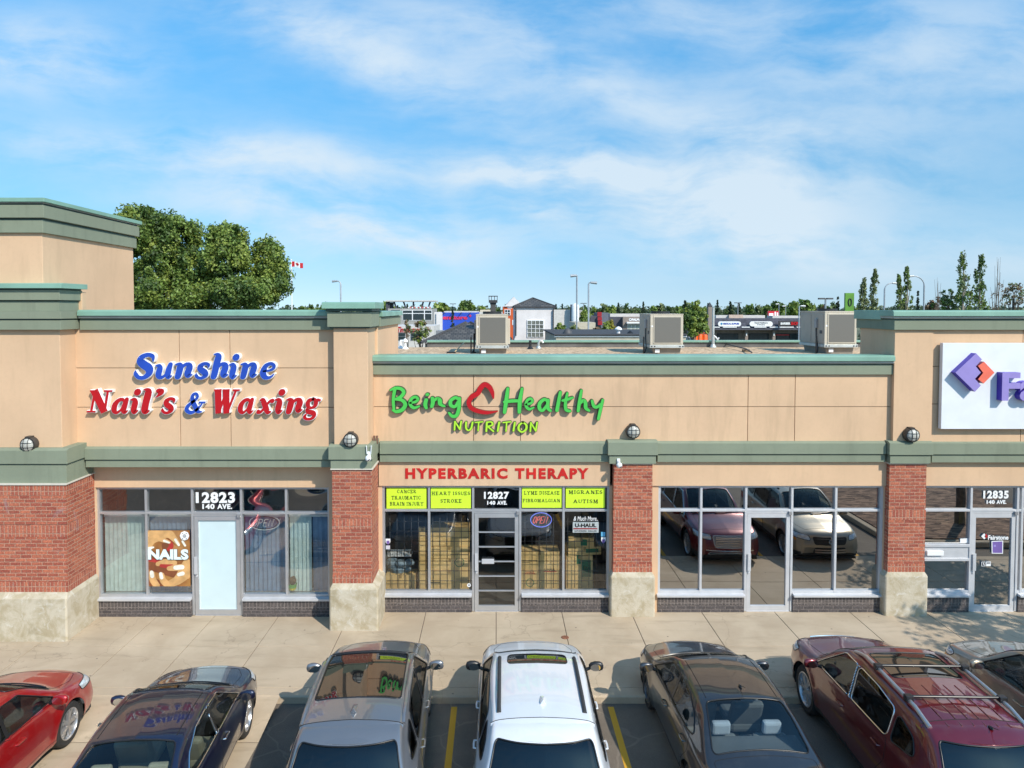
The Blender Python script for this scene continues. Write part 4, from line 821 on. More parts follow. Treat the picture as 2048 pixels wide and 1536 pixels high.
# --- nutrition shop stock behind the glass
def cardmat():
    m, nt, out = newmat('cardboard'); g = nd(nt, 'ShaderNodeNewGeometry').outputs['Position']
    princ(nt, out, mixc(nt, ramp(nt, noise(nt, 3, 4, .6, g), .3, .7), (.66,.42,.16), (.84,.56,.24)), .85); return m
M_card = cardmat(); M_tape = mat('packing_tape', (.36,.22,.08), .4); M_ink = mat('dark_ink', (.06,.07,.05), .8); M_gink = mat('green_ink', (.02,.16,.07), .8); M_rink = mat('red_ink', (.55,.06,.03), .8)
def carton(lab, r, y, d, prints=(), rot=0, grp='cardboard boxes behind the nutrition shop glass'):
    q = P6(*r, y); x0, x1, z0, z1 = q
    t = thing('cardboard_box', lab, 'box', ((x0+x1)/2, y+d/2, z0), rot, grp)
    b = MB(); b.box(x0, x1, y, y+d, z0, z1); b.box((x0+x1)/2-.03, (x0+x1)/2+.03, y-.002, y+d+.002, z1, z1+.002, 1); b.box((x0+x1)/2-.03, (x0+x1)/2+.03, y-.002, y-.0003, z1-.07, z1, 1)
    b.build('carton', [M_card, M_tape], t, bevel=.006)
    for pr, m in prints:
        b = MB()
        if isinstance(pr[0], str): lettering(b, pr[0], *P6(*pr[1:], y), y-.0005, .001, .02)
        elif len(pr) == 3:
            cc = PW(730+pr[0]/3.864, 900+pr[1]/3.864, y); R0 = pr[2]/3.864/92
            for i in range(20):
                a0, a1 = 2*math.pi*i/20, 2*math.pi*(i+1)/20
                b.quad(*[(cc[0]+k*R0*math.cos(a), y-.0015, cc[1]+k*R0*math.sin(a)) for k, a in ((1,a0),(1,a1),(.82,a1),(.82,a0))])
        else:
            q = P6(*pr, y); b.quad((q[0],y-.0015,q[2]),(q[1],y-.0015,q[2]),(q[1],y-.0015,q[3]),(q[0],y-.0015,q[3]))
        b.build('print', m, t, fixn=False)
    return t
YB = .55
carton('low cardboard box on the floor in the left pane', (160,388,968,1085), YB, .4)
carton('tall narrow bundle of flattened cardboard beside the mullion', (417,470,600,1085), YB, .10)
carton('topmost wide cardboard box of the stack left of the door', (507,806,600,745), YB+.02, .45, [((670,800,672,677), M_ink), ((670,790,684,688), M_ink)])
carton('second wide cardboard box of the stack left of the door', (505,800,748,838), YB, .45, [((514,580,765,769), M_ink), ((660,800,806,812), M_ink)])
carton('third wide cardboard box with a green ring of the stack left of the door', (507,803,841,928), YB+.01, .45, [((730,868,40), M_gink), (('REUSE',705,760,858,874), M_gink)])
carton('bottom wide cardboard box of the stack left of the door', (504,802,931,1085), YB, .45, [((508,580,1020,1028), M_ink), ((700,790,995,1000), M_ink)])
carton('open topped large cardboard box right of the door', (1195,1502,788,925), YB, .5, [((1212,1330,852,857), M_ink), ((1212,1270,866,870), M_ink)])
carton('large cardboard box with red print under the open topped box', (1192,1500,928,1085), YB-.01, .5, [((1228,1318,932,937), M_rink), ((1228,1318,955,960), M_rink), (('U-HAUL',1234,1312,938,954), M_rink), ((1380,1480,935,942), M_rink), (('U-HAUL',1385,1470,915,932), M_ink), ((1275,1025,34), M_gink)])
carton('cardboard box with tall green stripe in the right pane', (1556,1760,818,1085), YB, .45, [((1672,1745,850,980), M_gink), ((1636,1668,812,880), M_gink), (('BOX',1692,1728,900,925), M_limel)])
carton('flat cardboard box with green label on the striped box', (1560,1820,752,812), YB+.02, .4, [((1700,1800,765,795), M_gink)], .12)
carton('topmost cardboard box with green square in the right pane', (1578,1775,678,750), YB+.05, .35, [((1672,1722,690,738), M_gink)], -.1)
b = MB(); RND.seed(5)
for k in range(7):
    c = P6(210+k*22, 230+k*22, 850+(k%3)*30, 870+(k%3)*30, .7); b.ball((c[0], .72+RND.uniform(-.06,.06), c[2]), RND.uniform(.09,.15), 7, 0, (1.2,.9,.75))
o = tag(b.build('clothes_bundle', mat('grey_blue_cloth', (.20,.26,.30), .7, 0, .3, 9, .8, 25), smooth=180), 'crumpled grey blue cloth bundle lying on the low cardboard box', 'bundle')
b = MB(); q = P6(180,360,770,812,.75)
for i in range(14):
    xx = q[0]+(q[1]-q[0])*i/13; b.box(xx-.006, xx+.006, .7, .712, q[2], q[3])
b.box(q[0],q[1],.698,.714,q[3],q[3]+.014); b.box(q[0],q[1],.698,.714,q[2]-.014,q[2]); b.box(q[0],q[1],.72,1.0,q[2]-.02,q[2]); tag(b.build('wire_basket', M_white), 'white wire basket behind the cloth bundle in the left pane', 'basket')
b = MB(); q = P6(160,830,590,600,1.4); b.box(-2.45,-.6,1.5,1.9,.02,1.2); tag(b.build('shelf_unit', mat('dim_shelf', (.16,.15,.14), .8)), 'dim grey shelf unit behind the stock in the left window', 'shelf')
def grille(lab, xa, xb):
    t = MB(); y = .14
    x = xa+.08
    while x < xb: t.tube([(x,y,.46),(x,y,2.22)], .008, 5); x += .158
    z = .62
    while z < 2.2: t.tube([(xa,y-.011,z),(xb,y-.011,z)], .008, 5); z += .222
    return tag(t.build('security_grille', M_black, smooth=180), lab, 'grille', 'black security grilles')
grille('black security grille behind the glass left of the barred door', -2.44, -.55); grille('black security grille behind the glass right of the barred door', .55, 2.42)
# --- lamps and cameras on the wall
def wall_lamp(lab, px, py, y):
    x, z = PW(px, py, y-.15); t = thing('wall_lamp', lab, 'lamp', (x, y, z), 0, 'round caged wall lamps')
    b = MB(); b.lathe([(.0001,0),(.15,0),(.155,-.05),(.15,-.12),(.135,-.14),(.0001,-.14)], (x,y,z), 'y', 24); b.box(x-.05,x+.05,y-.14,y,z+.12,z+.165); b.build('housing', mat('bronze_housing', (.05,.042,.036), .5), t, smooth=True)
    b = MB(); b.lathe([(.128,-.135),(.124,-.165),(.10,-.19),(.05,-.205),(.0001,-.208)], (x,y,z), 'y', 24); b.build('lens', mat('ribbed_lens', (.46,.45,.40), .3, 0, .1, 30), t, smooth=True)
    b = MB()
    for k in (-.045,.045): 
        b.tube([(x+k, y-.14-.075*math.cos(a), z+.125*math.sin(a)) for a in [rad(-80+16*i) for i in range(11)]], .006, 5); b.tube([(x+.125*math.sin(a), y-.14-.075*math.cos(a), z+k) for a in [rad(-80+16*i) for i in range(11)]], .006, 5)
    b.lathe([(.13,-.13),(.145,-.135),(.145,-.155),(.128,-.155)], (x,y,z), 'y', 24); b.build('guard', M_black, t, smooth=True)
wall_lamp('round caged wall lamp on the corner pier under the tower', 54, 890, -1.12)
wall_lamp('round caged wall lamp on the pier beside the salon sign', 700, 881, -.80)
wall_lamp('round caged wall lamp right of the green brush letters', 1267, 864, -.12)
wall_lamp('round caged wall lamp below the white sign board', 1826, 871, -.22)
def dome(lab, px, py, y, ant=False):
    x, z = PW(px, py, y-.1); t = thing('security_camera', lab, 'camera', (x, y, z))
    b = MB(); b.box(x-.035,x+.035,y-.05,y,z-.01,z+.09); b.tube([(x,y-.03,z+.04),(x,y-.12,z+.02)], .02, 8); b.build('bracket', M_white, t, bevel=.008)
    b = MB(); b.ball((x,y-.14,z-.03), .062, 9); b.build('body', M_white, t, smooth=True); b = MB(); b.lathe([(.0001,-.058),(.03,-.052),(.032,-.04)], (x+.01,y-.14,z-.04), 'y', 12); b.build('lens', M_black, t, smooth=True)
    if ant:
        b = MB(); b.tube([(x-.04,y-.06,z+.05),(x-.05,y-.06,z+.22)], .009, 6); b.tube([(x+.04,y-.06,z+.05),(x+.05,y-.06,z+.22)], .009, 6); b.build('antenna', M_white, t, smooth=True)
dome('white camera with two antennas on the band of the salon pier', 737, 913, -.88, True); dome('small white camera under the band right of the red letters', 1238, 927, -.28)
c = PW(749,883,-.4); b = MB(); b.box(c[0]-.03,c[0]+.01,-.42,-.36,c[1]-.02,c[1]+.12); b.box(c[0]+.03,c[0]+.07,-.42,-.36,c[1]-.04,c[1]+.12); b.box(c[0]-.03,c[0]+.07,-.41,-.37,c[1]-.05,c[1]-.02)
tag(b.build('cable_clamp', mat('rusty_metal', (.17,.09,.06), .7)), 'small rusty brown double clamp on the band beside the salon pier', 'clamp')
# ================================================================== ON THE ROOF
ZR = 5.26
M_hv = mat('hvac_paint', (.52,.47,.38), .5, .1, .05, 2); M_hvd = mat('hvac_side', (.40,.36,.30), .6, 0, .08, 2); M_galv = mat('galvanised', (.50,.53,.52), .45, .4, .12, 3)
def coilmat():
    m, nt, out = newmat('condenser_coil'); g = nd(nt, 'ShaderNodeNewGeometry').outputs['Position']
    w = nd(nt, 'ShaderNodeTexWave', {'Vector': g, 'Scale': 26.0}, wave_type='BANDS', bands_direction='X').outputs['Fac']
    princ(nt, out, mixc(nt, w, (.115,.112,.10), (.19,.185,.168)), .6, .2); return m
M_coil = coilmat()
def hvac(lab, pxl, pxr, pyt, pyb, Y, depth):
    x0, zt = PW(pxl, pyt, Y); x1, zb = PW(pxr, pyb, Y); t = thing('rooftop_unit', lab, 'air conditioner', ((x0+x1)/2, Y+depth/2, ZR), 0, 'rooftop air conditioning units')
    b = MB(); b.box(x0, x1, Y+.03, Y+depth, zb, zt, 0); fw = .06
    b.box(x0, x0+fw*1.6, Y, Y+.03, zb, zt, 1); b.box(x1-fw, x1, Y, Y+.03, zb, zt, 1); b.box(x0+fw*1.6, x1-fw, Y, Y+.03, zt-fw, zt, 1); b.box(x0+fw*1.6, x1-fw, Y, Y+.03, zb, zb+fw*.7, 1)
    b.box(x0-.01, x1+.01, Y-.01, Y+depth+.01, zt, zt+.025, 1); b.build('cabinet', [M_hvd, M_hv], t, bevel=.008)
    b = MB(); a, c, d, e = x0+fw*2.0, x1-fw*1.3, zb+fw*1.2, zt-fw*1.3
    b.box(a-.03,c+.03,Y-.018,Y+.035,d-.03,e+.03,1); b.box(a,c,Y-.022,Y-.005,d,e,0); b.build('coil', [M_coil, M_hv], t, bevel=.004)
    b = MB(); b.box(x0-.02, x1+.03, Y-.03, Y+depth+.02, zb-.09, zb-.004)
    b.build('base_rail', M_galv, t, bevel=.006)
    b = MB()
    for xx in (x0+.04, x0+.13, x1-.10, x1-.01): b.lathe([(.0001,-.034),(.022,-.034),(.022,-.028)], (xx,Y,zb-.045), 'y', 10)
    b.build('rail_hole', M_black, t)
    b = MB(); b.frustum((x0+.12,x1-.06,Y+.12,Y+depth-.1,ZR-.01),(x0+.09,x1-.04,Y+.08,Y+depth-.06,zb-.092)); b.build('roof_curb', [mat('curb_metal', (.26,.24,.21), .6, .2, .1)], t, bevel=.006)
    b = MB(); b.box(x0+.16,x0+.30,Y+.05,Y+.07,zb-.24,zb-.13); b.box(x0+.03,x0+.08,Y-.004,Y+.0,zb+.55,zb+.60); b.build('warning_label', M_white, t)
    b = MB(); b.lathe([(.30,0),(.30,.08),(.27,.08),(.27,.02),(.0001,.02)], ((x0+x1)/2,Y+.9,zt+.026), 'z', 20); b.build('fan_shroud', M_black, t, smooth=True)
    b = MB()
    for ya, yb in ((Y+.10,Y+depth*.5),(Y+depth*.53,Y+depth-.06)): b.box(x0-.012,x0-.001,ya,yb,zb+.05,zt-.07)
    b.build('access_panel', M_hvd, t, bevel=.004)
    b = MB(); b.box(x0-.02,x0-.0125,Y+.14,Y+.30,zb+.33,zb+.43); b.build('rating_plate', M_dgrey, t)
    b = MB(); b.box(x0-.07,x0-.013,Y+.42,Y+.58,zb+.5,zb+.78); b.build('disconnect_box', M_grey, t, bevel=.006)
    b = MB(); b.tube([(x0-.04,Y+.5,zb+.5),(x0-.05,Y+.46,zb+.2),(x0-.06,Y+.3,zb-.1),(x0-.12,Y+.22,ZR+.02)], .02, 6); b.tube([(x0-.16,Y+.2,zb+.25),(x0-.16,Y+.2,ZR)], .025, 6); b.build('conduit', M_black, t, smooth=True)
    b = MB(); b.box(x1+.002,x1+.07,Y+.25,Y+.9,zb+.03,zt-.12); b.build('economiser_hood', M_hv, t, bevel=.01)
    return t
hvac('rooftop air conditioner beside the dark chimney and white house', 952, 1016, 630, 691, 6.3, 1.6)
hvac('rooftop air conditioner above the round wall lamp beside the bushy tree', 1301, 1366, 629.5, 690, 6.3, 1.65)
hvac('rooftop air conditioner beside the parapet of the white sign board wall', 1650, 1713, 624, 689, 6.3, 1.75)
def rp(px, py): # roof point seen at this pixel
    return PG(px, py, ZR)
def vent(lab, name, cat, px, py, h, r, m, hook=0, cap=0):
    x, y = rp(px, py); b = MB()
    if hook: b.tube([(x,y,ZR),(x,y,ZR+h-hook*.5),(x+hook*.25,y,ZR+h),(x+hook*.75,y,ZR+h),(x+hook,y,ZR+h-hook*.4)], r, 8)
    else: b.tube([(x,y,ZR),(x,y,ZR+h)], r, 10)
    if cap: b.lathe([(r*1.9,0),(r*1.9,.05),(r*.6,.12),(.0001,.13)], (x,y,ZR+h), 'z', 12)
    b.lathe([(r*2.4,0),(r*2.4,.02),(r,.09)], (x,y,ZR), 'z', 12)
    return tag(b.build(name, m, smooth=True), lab, cat)
vent('white hooked roof vent at the edge of the tan side wall', 'roof_vent', 'vent', 801, 697, .26, .055, M_white, .09)
vent('white capped roof vent next to the hooked one by the tan side wall', 'roof_vent', 'vent', 810.5, 698, .24, .05, M_white, 0, 1)
vent('black straight pipe standing on the gravel in front of the white house', 'roof_pipe', 'pipe', 1060.5, 698, .30, .045, M_black)
vent('grey hooked pipe on the gravel in front of the white house', 'roof_pipe', 'pipe', 1077, 697, .26, .042, M_galv, .16)
x, y = rp(1426, 695); t = thing('service_mast', 'tall grey service mast with a white elbow on the gravel roof', 'pipe', (x, y, ZR))
b = MB(); b.tube([(x,y,ZR),(x,y,ZR+.38)], .055, 10); b.tube([(x,y,ZR+.38),(x,y,ZR+1.42)], .042, 10); b.lathe([(.12,0),(.12,.03),(.06,.12)], (x,y,ZR), 'z', 12); b.build('pole', M_galv, t, smooth=True)
b = MB(); b.tube([(x+.02,y-.02,ZR+.42),(x+.10,y-.02,ZR+.36),(x+.16,y-.02,ZR+.28),(x+.2,y-.02,ZR+.36)], .03, 8); b.build('elbow', M_white, t, smooth=True)
x0, y0 = rp(1444, 692.5); x1, y1 = rp(1492, 704.0); x2, y2 = 7.6, 5.6
b = MB(); b.tube([(x0,y0,ZR+.12),((x0+x1)/2,(y0+y1)/2,ZR+.11),(x1,y1,ZR+.10),(x2,y2,ZR+.09)], .022, 6); tag(b.build('roof_gas_line', mat('brown_pipe', (.06,.045,.035), .6), smooth=True), 'dark thin pipe run lying across the gravel roof on blocks', 'pipe')
for lab, (xx, yy) in (('wooden support block under the far end of the roof pipe run', (x0+.04,y0)), ('wooden support block under the middle of the roof pipe run', (x1,y1))):
    b = MB(); b.box(xx-.11,xx+.11,yy-.07,yy+.07,ZR,ZR+.09); tag(b.build('support_block', mat('weathered_wood', (.20,.15,.10), .9, 0, .2, 8), bevel=.006), lab, 'block')
xa, ya = rp(901, 706.5); xb, yb = rp(929, 697); t = thing('broom', 'broom with a pale wooden handle lying on the gravel roof', 'broom', (xa, ya, ZR))
b = MB(); b.tube([(xa+.12,ya,ZR+.03),(xb,yb-.4,ZR+.22)], .018, 6); b.build('handle', mat('pale_wood', (.62,.46,.25), .7), t, smooth=True); b = MB(); b.box(xa-.12,xa+.16,ya-.04,ya+.04,ZR,ZR+.05); b.build('head', M_black, t)
x, y = rp(948, 706); b = MB(); b.tube([(x,y,ZR),(x,y,ZR+.62)], .022, 6); b.box(x-.06,x+.06,y-.06,y+.06,ZR,ZR+.05); tag(b.build('antenna_post', M_black), 'thin black post standing at the left rooftop unit', 'post')

q = P6(903,998,842,878,-.05); b = MB(); b.box(q[0],q[1],-.07,-.032,q[2],q[3]); tag(b.build('mail_slot', M_aluw, bevel=.003), 'silver mail slot on the middle bar of the barred shop door', 'mail slot')
x, y = PG(1130,1275,0); b = MB(); b.lathe([(.001,.008),(.075,.008),(.08,.0)], (x,y,0), 'z', 20); tag(b.build('valve_cover', mat('rusted_iron', (.22,.09,.05), .8, 0, .25, 20)), 'small rusty round valve cover in the sidewalk by the white car', 'cover')

# ================================================================== CARS
def pchip(xs, ys, x):
    xs, ys, x = np.asarray(xs, float), np.asarray(ys, float), np.asarray(x, float)
    h = np.diff(xs); d = np.diff(ys)/h; n = len(xs); m = np.zeros(n)
    m[0], m[-1] = d[0], d[-1]
    for i in range(1, n-1):
        if d[i-1]*d[i] > 0:
            w1, w2 = 2*h[i]+h[i-1], h[i]+2*h[i-1]; m[i] = (w1+w2)/(w1/d[i-1]+w2/d[i])
    k = np.clip(np.searchsorted(xs, x)-1, 0, n-2); t = np.clip((x-xs[k])/h[k], 0, 1)
    return (ys[k]*(1+2*t)*(1-t)**2 + m[k]*h[k]*t*(1-t)**2 + ys[k+1]*t*t*(3-2*t) + m[k+1]*h[k]*t*t*(t-1))
def tab(t, y):
    t = sorted(t); return pchip([p[0] for p in t], [p[1] for p in t], y)
def polysdf(P, X, Y, r=0.0):
    """signed distance to polygon (negative inside), corners rounded by r"""
    P = np.asarray(P, float); n = len(P); d = np.full(X.shape, 1e9); ins = np.zeros(X.shape, bool)
    if r:
        c = P; A = 0.5*np.sum(c[:,0]*np.roll(c[:,1],-1)-np.roll(c[:,0],-1)*c[:,1]); s = 1 if A > 0 else -1
        Q = []
        for i in range(n):
            a, b, e = P[i-1], P[i], P[(i+1)%n]; u = (b-a)/np.linalg.norm(b-a); v = (e-b)/np.linalg.norm(e-b)
            nu, nv = s*np.array([-u[1],u[0]]), s*np.array([-v[1],v[0]]); bis = nu+nv; k = r/max(.35, (1+np.dot(nu,nv))); Q.append(b+bis*k)
        P = np.array(Q)
    for i in range(n):
        a, b = P[i], P[(i+1)%n]; e = b-a; wx, wy = X-a[0], Y-a[1]; t = np.clip((wx*e[0]+wy*e[1])/(e@e+1e-12), 0, 1)
        d = np.minimum(d, np.hypot(wx-e[0]*t, wy-e[1]*t))
        c1 = (a[1] <= Y) & (b[1] > Y); c2 = (a[1] > Y) & (b[1] <= Y); cr = e[0]*wy-e[1]*wx
        ins ^= (c1 & (cr > 0)) | (c2 & (cr < 0))
    return np.where(ins, -d, d)-r
def carpaint(name, c, metal=.55, rough=.32, coat=1.0):
    m, nt, out = newmat(name); fl = noise(nt, 900, 1); dirt = noise(nt, 4, 5, .6)
    col = mixc(nt, mth(nt, 'MULTIPLY', fl, .5), mul(c, .85), mul(c, 1.25)); col = mixc(nt, mth(nt, 'MULTIPLY', ramp(nt, dirt, .5, .8), .10), col, (.30,.26,.21))
    p = princ(nt, out, col, rough, metal); p.inputs['Coat Weight'].default_value = coat; p.inputs['Coat Roughness'].default_value = .025; p.inputs['Coat IOR'].default_value = 1.65; return m
M_tyre = mat('tyre_rubber', (.028,.027,.026), .85, 0, .2, 20, .3, 60); M_rim = mat('alloy_rim', (.52,.52,.53), .3, .8, .05); M_rimd = mat('dark_alloy', (.10,.10,.105), .35, .7)
M_carglass = glassmat('car_glass', .05, (.62,.68,.66)); M_privacy = glassmat('privacy_glass', .06, (.08,.085,.10)); M_mirror = mat('mirror_glass', (.75,.78,.8), .02, 1.0, 0)
M_trim = mat('black_trim', (.012,.012,.013), .35, 0, .1); M_plast = mat('black_plastic', (.035,.035,.036), .7, 0, .1, 20); M_chrome = mat('chrome', (.75,.75,.76), .12, 1.0, 0)
M_hlamp = mat('headlamp_lens', (.62,.65,.68), .08, .35, .2, 14); M_tlamp = mat('tail_lamp_lens', (.35,.01,.012), .1, 0, .15, 9); M_gap = mat('shut_line', (.006,.006,.006), .8, 0, 0)
M_seatg = mat('grey_seat', (.16,.16,.165), .85); M_seatb = mat('beige_seat', (.42,.38,.28), .8); M_seatk = mat('black_seat', (.035,.034,.036), .8); M_amber = mat('amber_lens', (.70,.24,.03), .15, 0, .1)
M_glassroof = mat('glass_roof', (.010,.009,.009), .02, 0, 0); M_glassroof.node_tree.nodes['Principled BSDF'].inputs['IOR'].default_value = 2.1

def wheel(parent, x, y, z, R, W, side, rimm, spokes, style):
    t = thing('wheel', '', '', (x, y, z)); t.parent = parent
    del t['label']; del t['category']
    s = side; b = MB(); hw = W/2; rr = R*.70
    b.lathe([(rr,-hw*.9),(R*.90,-hw),(R*.975,-hw*.82),(R,-hw*.5),(R,hw*.5),(R*.975,hw*.82),(R*.90,hw),(rr,hw*.9)], (0,0,0), 'x', 40); b.build('tyre', M_tyre, t, smooth=True, loc=(0,0,0)).parent = t
    b = MB(); f = s*hw*.86
    b.lathe([(rr*1.01,s*hw*.92),(rr*.95,s*hw*.94),(rr*.90,s*hw*.7),(rr*.88,-s*hw*.2)], (0,0,0), 'x', 40)
    b.lathe([(.0001,f*.96),(R*.16,f*.94),(R*.18,f*.70)], (0,0,0), 'x', 18)
    for k in range(spokes):
        for dv in ((-.16,.16) if style == 'split' else (0,)):
            a0 = 2*math.pi*k/spokes+dv*.5; a1 = 2*math.pi*k/spokes+dv; w0, w1 = R*(.060 if style == 'split' else .10), R*(.042 if style == 'split' else .085)
            pts = []
            for (r_, a_, w_, xx) in ((R*.12,a0,w0,f*.93),(rr*.94,a1,w1,f*.86)):
                c, sn = math.cos(a_), math.sin(a_)
                pts += [(xx, r_*c-w_*sn, r_*sn+w_*c), (xx, r_*c+w_*sn, r_*sn-w_*c), (xx-s*.035, r_*c+w_*1.25*sn, r_*sn-w_*1.25*c), (xx-s*.035, r_*c-w_*1.25*sn, r_*sn+w_*1.25*c)]
            b.add(pts, [(0,1,5,4),(1,2,6,5),(3,0,4,7),(2,3,7,6)])
    b.build('rim', rimm, t, smooth=25, loc=(0,0,0)).parent = t
    b = MB(); b.lathe([(.0001,s*hw*.1),(R*.50,s*hw*.1),(R*.50,0)], (0,0,0), 'x', 24); b.lathe([(R*.50,s*hw*.02),(rr*.9,-s*hw*.1)], (0,0,0), 'x', 24, 1); b.build('brake_disc', [M_grey, M_gap], t, smooth=True, loc=(0,0,0)).parent = t
    for ch in t.children: ch.location = (0,0,0)
    return t

def make_car(name, label, cat, loc, rz, S):
    L, W, H = S['L'], S['W'], S['H']; root = thing(name, label, cat, loc, rz, None)
    hl = L/2; zt_t, zb_t, wt_t, w_t, cr_t = S['ztop'], S['zbelt'], S['wtop'], S['whalf'], S.get('crown', [(-hl,.03),(hl,.03)])
    ss = np.linspace(-hl, hl, 1200); zt = tab(zt_t, ss); arc = np.concatenate([[0], np.cumsum(np.hypot(np.diff(ss), np.diff(zt)))])
    arc += .25*(np.abs(ss+hl) < .02).cumsum()*.0
    ny = S.get('ny', 190); ys = np.interp(np.linspace(0, arc[-1], ny), arc, ss)
    zT = tab(zt_t, ys); zB = tab(zb_t, ys); wT = tab(wt_t, ys); w = tab(w_t, ys); cr = tab(cr_t, ys)
    zE = zT-cr; zs = tab(S['zsill'], ys); zB = np.minimum(zB, zE-.015); zs = np.minimum(zs, zB-.05)
    wT = np.minimum(wT, w-.02); bi = S.get('beltin', .05)
    wB = np.minimum(w-.012, np.maximum(w-bi, wT+.012)); f4 = S.get('f4', .10)
    zm = zs+(zB-zs)*S.get('zmid', .55)
    ctrl = np.stack([np.stack(p, 1) for p in (
        (w-.075, zs), (w-.030, zs+.05*(zB-zs)/.5), (w-.012, zs+(zm-zs)*.5), (w, zm), ((w*.45+wB*.55), zm+(zB-zm)*.72), (wB, zB), (wB+(wT-wB)*f4-.004, zB+(zE-zB)*f4+.004),
        (wT+.4*(wB-wT)*.0, zE), (wT*.86, zE+cr*.30), (wT*.5, zE+cr*.78), (wT*0, zT))], 1)     # ny x 11 x 2
    K = ctrl.shape[1]; nv = 74
    # shared parameter (mean chord) keeps grid lines straight from nose to tail
    seg = np.array([.05,.09,.12,.15,.10,.05,.34,.12,.26,.36]); knots = np.concatenate([[0], np.cumsum(seg)]); u = np.linspace(0, knots[-1], nv)
    hx = np.zeros((ny, nv)); hz = np.zeros((ny, nv))
    for i in range(ny): hx[i] = pchip(knots, ctrl[i,:,0], u); hz[i] = pchip(knots, ctrl[i,:,1], u)
    hx[:,-1] = 0
    bow = tab(S['bow'], ys)[:,None]; xn = hx/np.maximum(w[:,None], .1)
    hy = ys[:,None]+bow*(1-xn**2)*np.clip((hz-zs[:,None])/.25, 0, 1)
    # wheel arch flares
    for ya in (S['yf'], S['yr']):
        dd = np.hypot(hy-ya, hz-S['R']); hx = hx+np.where((hx > w[:,None]*.8), S.get('flare', .022)*np.exp(-((dd-S['R']*1.15)/.09)**2), 0)
    X = np.concatenate([hx, -hx[:,-2::-1]], 1); Y = np.concatenate([hy, hy[:,-2::-1]], 1); Z = np.concatenate([hz, hz[:,-2::-1]], 1)
    NV = X.shape[1]
    vn = np.concatenate([u, 2*u[-1]-u[-2::-1]]); side = np.sign(X+1e-9)
    side[:, :nv-1] = 1; side[:, nv:] = -1
    V = np.minimum(vn, 2*u[-1]-vn)[None,:].repeat(ny, 0)       # 0 at sill .. max at centre line
    vb, ve = knots[5], knots[7]                                 # belt and roof edge parameters
    # ---- regions: (part name, signed distance on the grid, mask)
    REG = []
    def reg(nm, sd, mask=None, **kw): REG.append((nm, np.where(mask, sd, .5) if mask is not None else sd, kw))
    lowside = V < ve*.9
    for ya, nm in ((S['yf'],'arch'),(S['yr'],'arch')):
        reg('arch', np.hypot(Y-ya, Z-S['R'])-S['R']*S.get('archk',1.13), (V < vb*1.02))
    # glass of both doors meets at a black pillar strip
    for nm, poly, rr_, mm in S.get('side_glass', []):
        for sg in (1,-1): reg('side_window', polysdf(poly, Y, Z, rr_), (side == sg) & (V > vb*.8) & (V < ve*1.04), mat=mm, key=(nm,sg))
    if 'pillar' in S:
        for sg in (1,-1): reg('pillar_trim', polysdf(S['pillar'], Y, Z, .005), (side == sg) & (V > vb*.8) & (V < ve*1.04), mat=M_trim, key=('pillar',sg))
    top = V > ve*.90
    for nm, poly, rr_, mm in S.get('top_glass', []): reg(nm, polysdf(poly, X, Y, rr_), top & (Z > S.get('topz',.7)), mat=mm)
    for nm, poly, rr_, mm, ymax in S.get('rear', []): reg(nm, polysdf(poly, X, Z, rr_), (Y < ymax), mat=mm)
    for nm, poly, rr_, mm, ymin in S.get('front', []):
        reg(nm, polysdf(poly, X, Z, rr_), (Y > ymin), mat=mm)
        if nm == 'headlight' : reg(nm, polysdf([(-p[0],p[1]) for p in poly], X, Z, rr_), (Y > ymin), mat=mm)
    for nm, poly, rr_, mm in S.get('side_parts', []):
        for sg in (1,-1): reg(nm, polysdf(poly, Y, Z, rr_), (side == sg) & lowside, mat=mm, key=(nm,sg))
    for nm, poly, rr_ in S.get('panels', []): reg(nm, polysdf(poly, X, Y, rr_), top & (Z > .45), mat='paint')
    if S.get('cladz'):
        for sg in (1,-1): reg('cladding', Z-S['cladz'], (V < vb*.8) & (side == sg), mat=M_plast, key=('cladding',sg))
    # ---- snap grid vertices on region borders
    locked = np.zeros(X.shape, bool); SD = []
    # steer by physical cell size
    for nm, sd, kw in REG:
        sd = sd.copy(); 
        for (ai, aj) in ((1,0),(0,1)):
            A = (slice(0, ny-ai), slice(0, NV-aj)); B = (slice(ai, ny), slice(aj, NV))
            s0, s1 = sd[A], sd[B]; cross = (s0*s1 < 0) & (np.abs(s0) < .3) & (np.abs(s1) < .3); t = np.where(cross, s0/(s0-s1+1e-12), .5)
            for near, src, dst in ((t <= .5, A, B), (t > .5, B, A)):
                k = cross & near & ~locked[src]
                tt = t if src is A else 1-t
                for G in (X, Y, Z):
                    g0, g1 = G[src], G[dst]; g0[k] = g0[k]+(g1[k]-g0[k])*tt[k]
                sv = sd[src]; sv[k] = 0.0; lk = locked[src]; lk[k] = True
        SD.append(sd)
    P = np.stack([X,Y,Z], 2)
    du = np.gradient(P, axis=0); dv = np.gradient(P, axis=1); N = np.cross(du, dv); N /= np.linalg.norm(N, axis=2, keepdims=True)+1e-12
    if N[ny//2, nv-1, 2] < 0: N = -N
    # ---- faces: split quads to triangles where a border runs across the diagonal
    idx = np.arange(ny*NV).reshape(ny, NV); q = np.stack([idx[:-1,:-1], idx[1:,:-1], idx[1:,1:], idx[:-1,1:]], 2).reshape(-1,4)
    flip = np.zeros(len(q), bool)
    for sd in SD:
        f = sd.reshape(-1)[q]; e = np.abs(f) < 1e-9
        flip |= (e[:,1] & e[:,3]) & ~(e[:,0] | e[:,2])
    tri = np.where(flip[:,None,None], np.stack([q[:,[0,1,3]], q[:,[1,2,3]]], 1), np.stack([q[:,[0,1,2]], q[:,[0,2,3]]], 1)).reshape(-1,3)
    own = np.full(len(tri), -1)
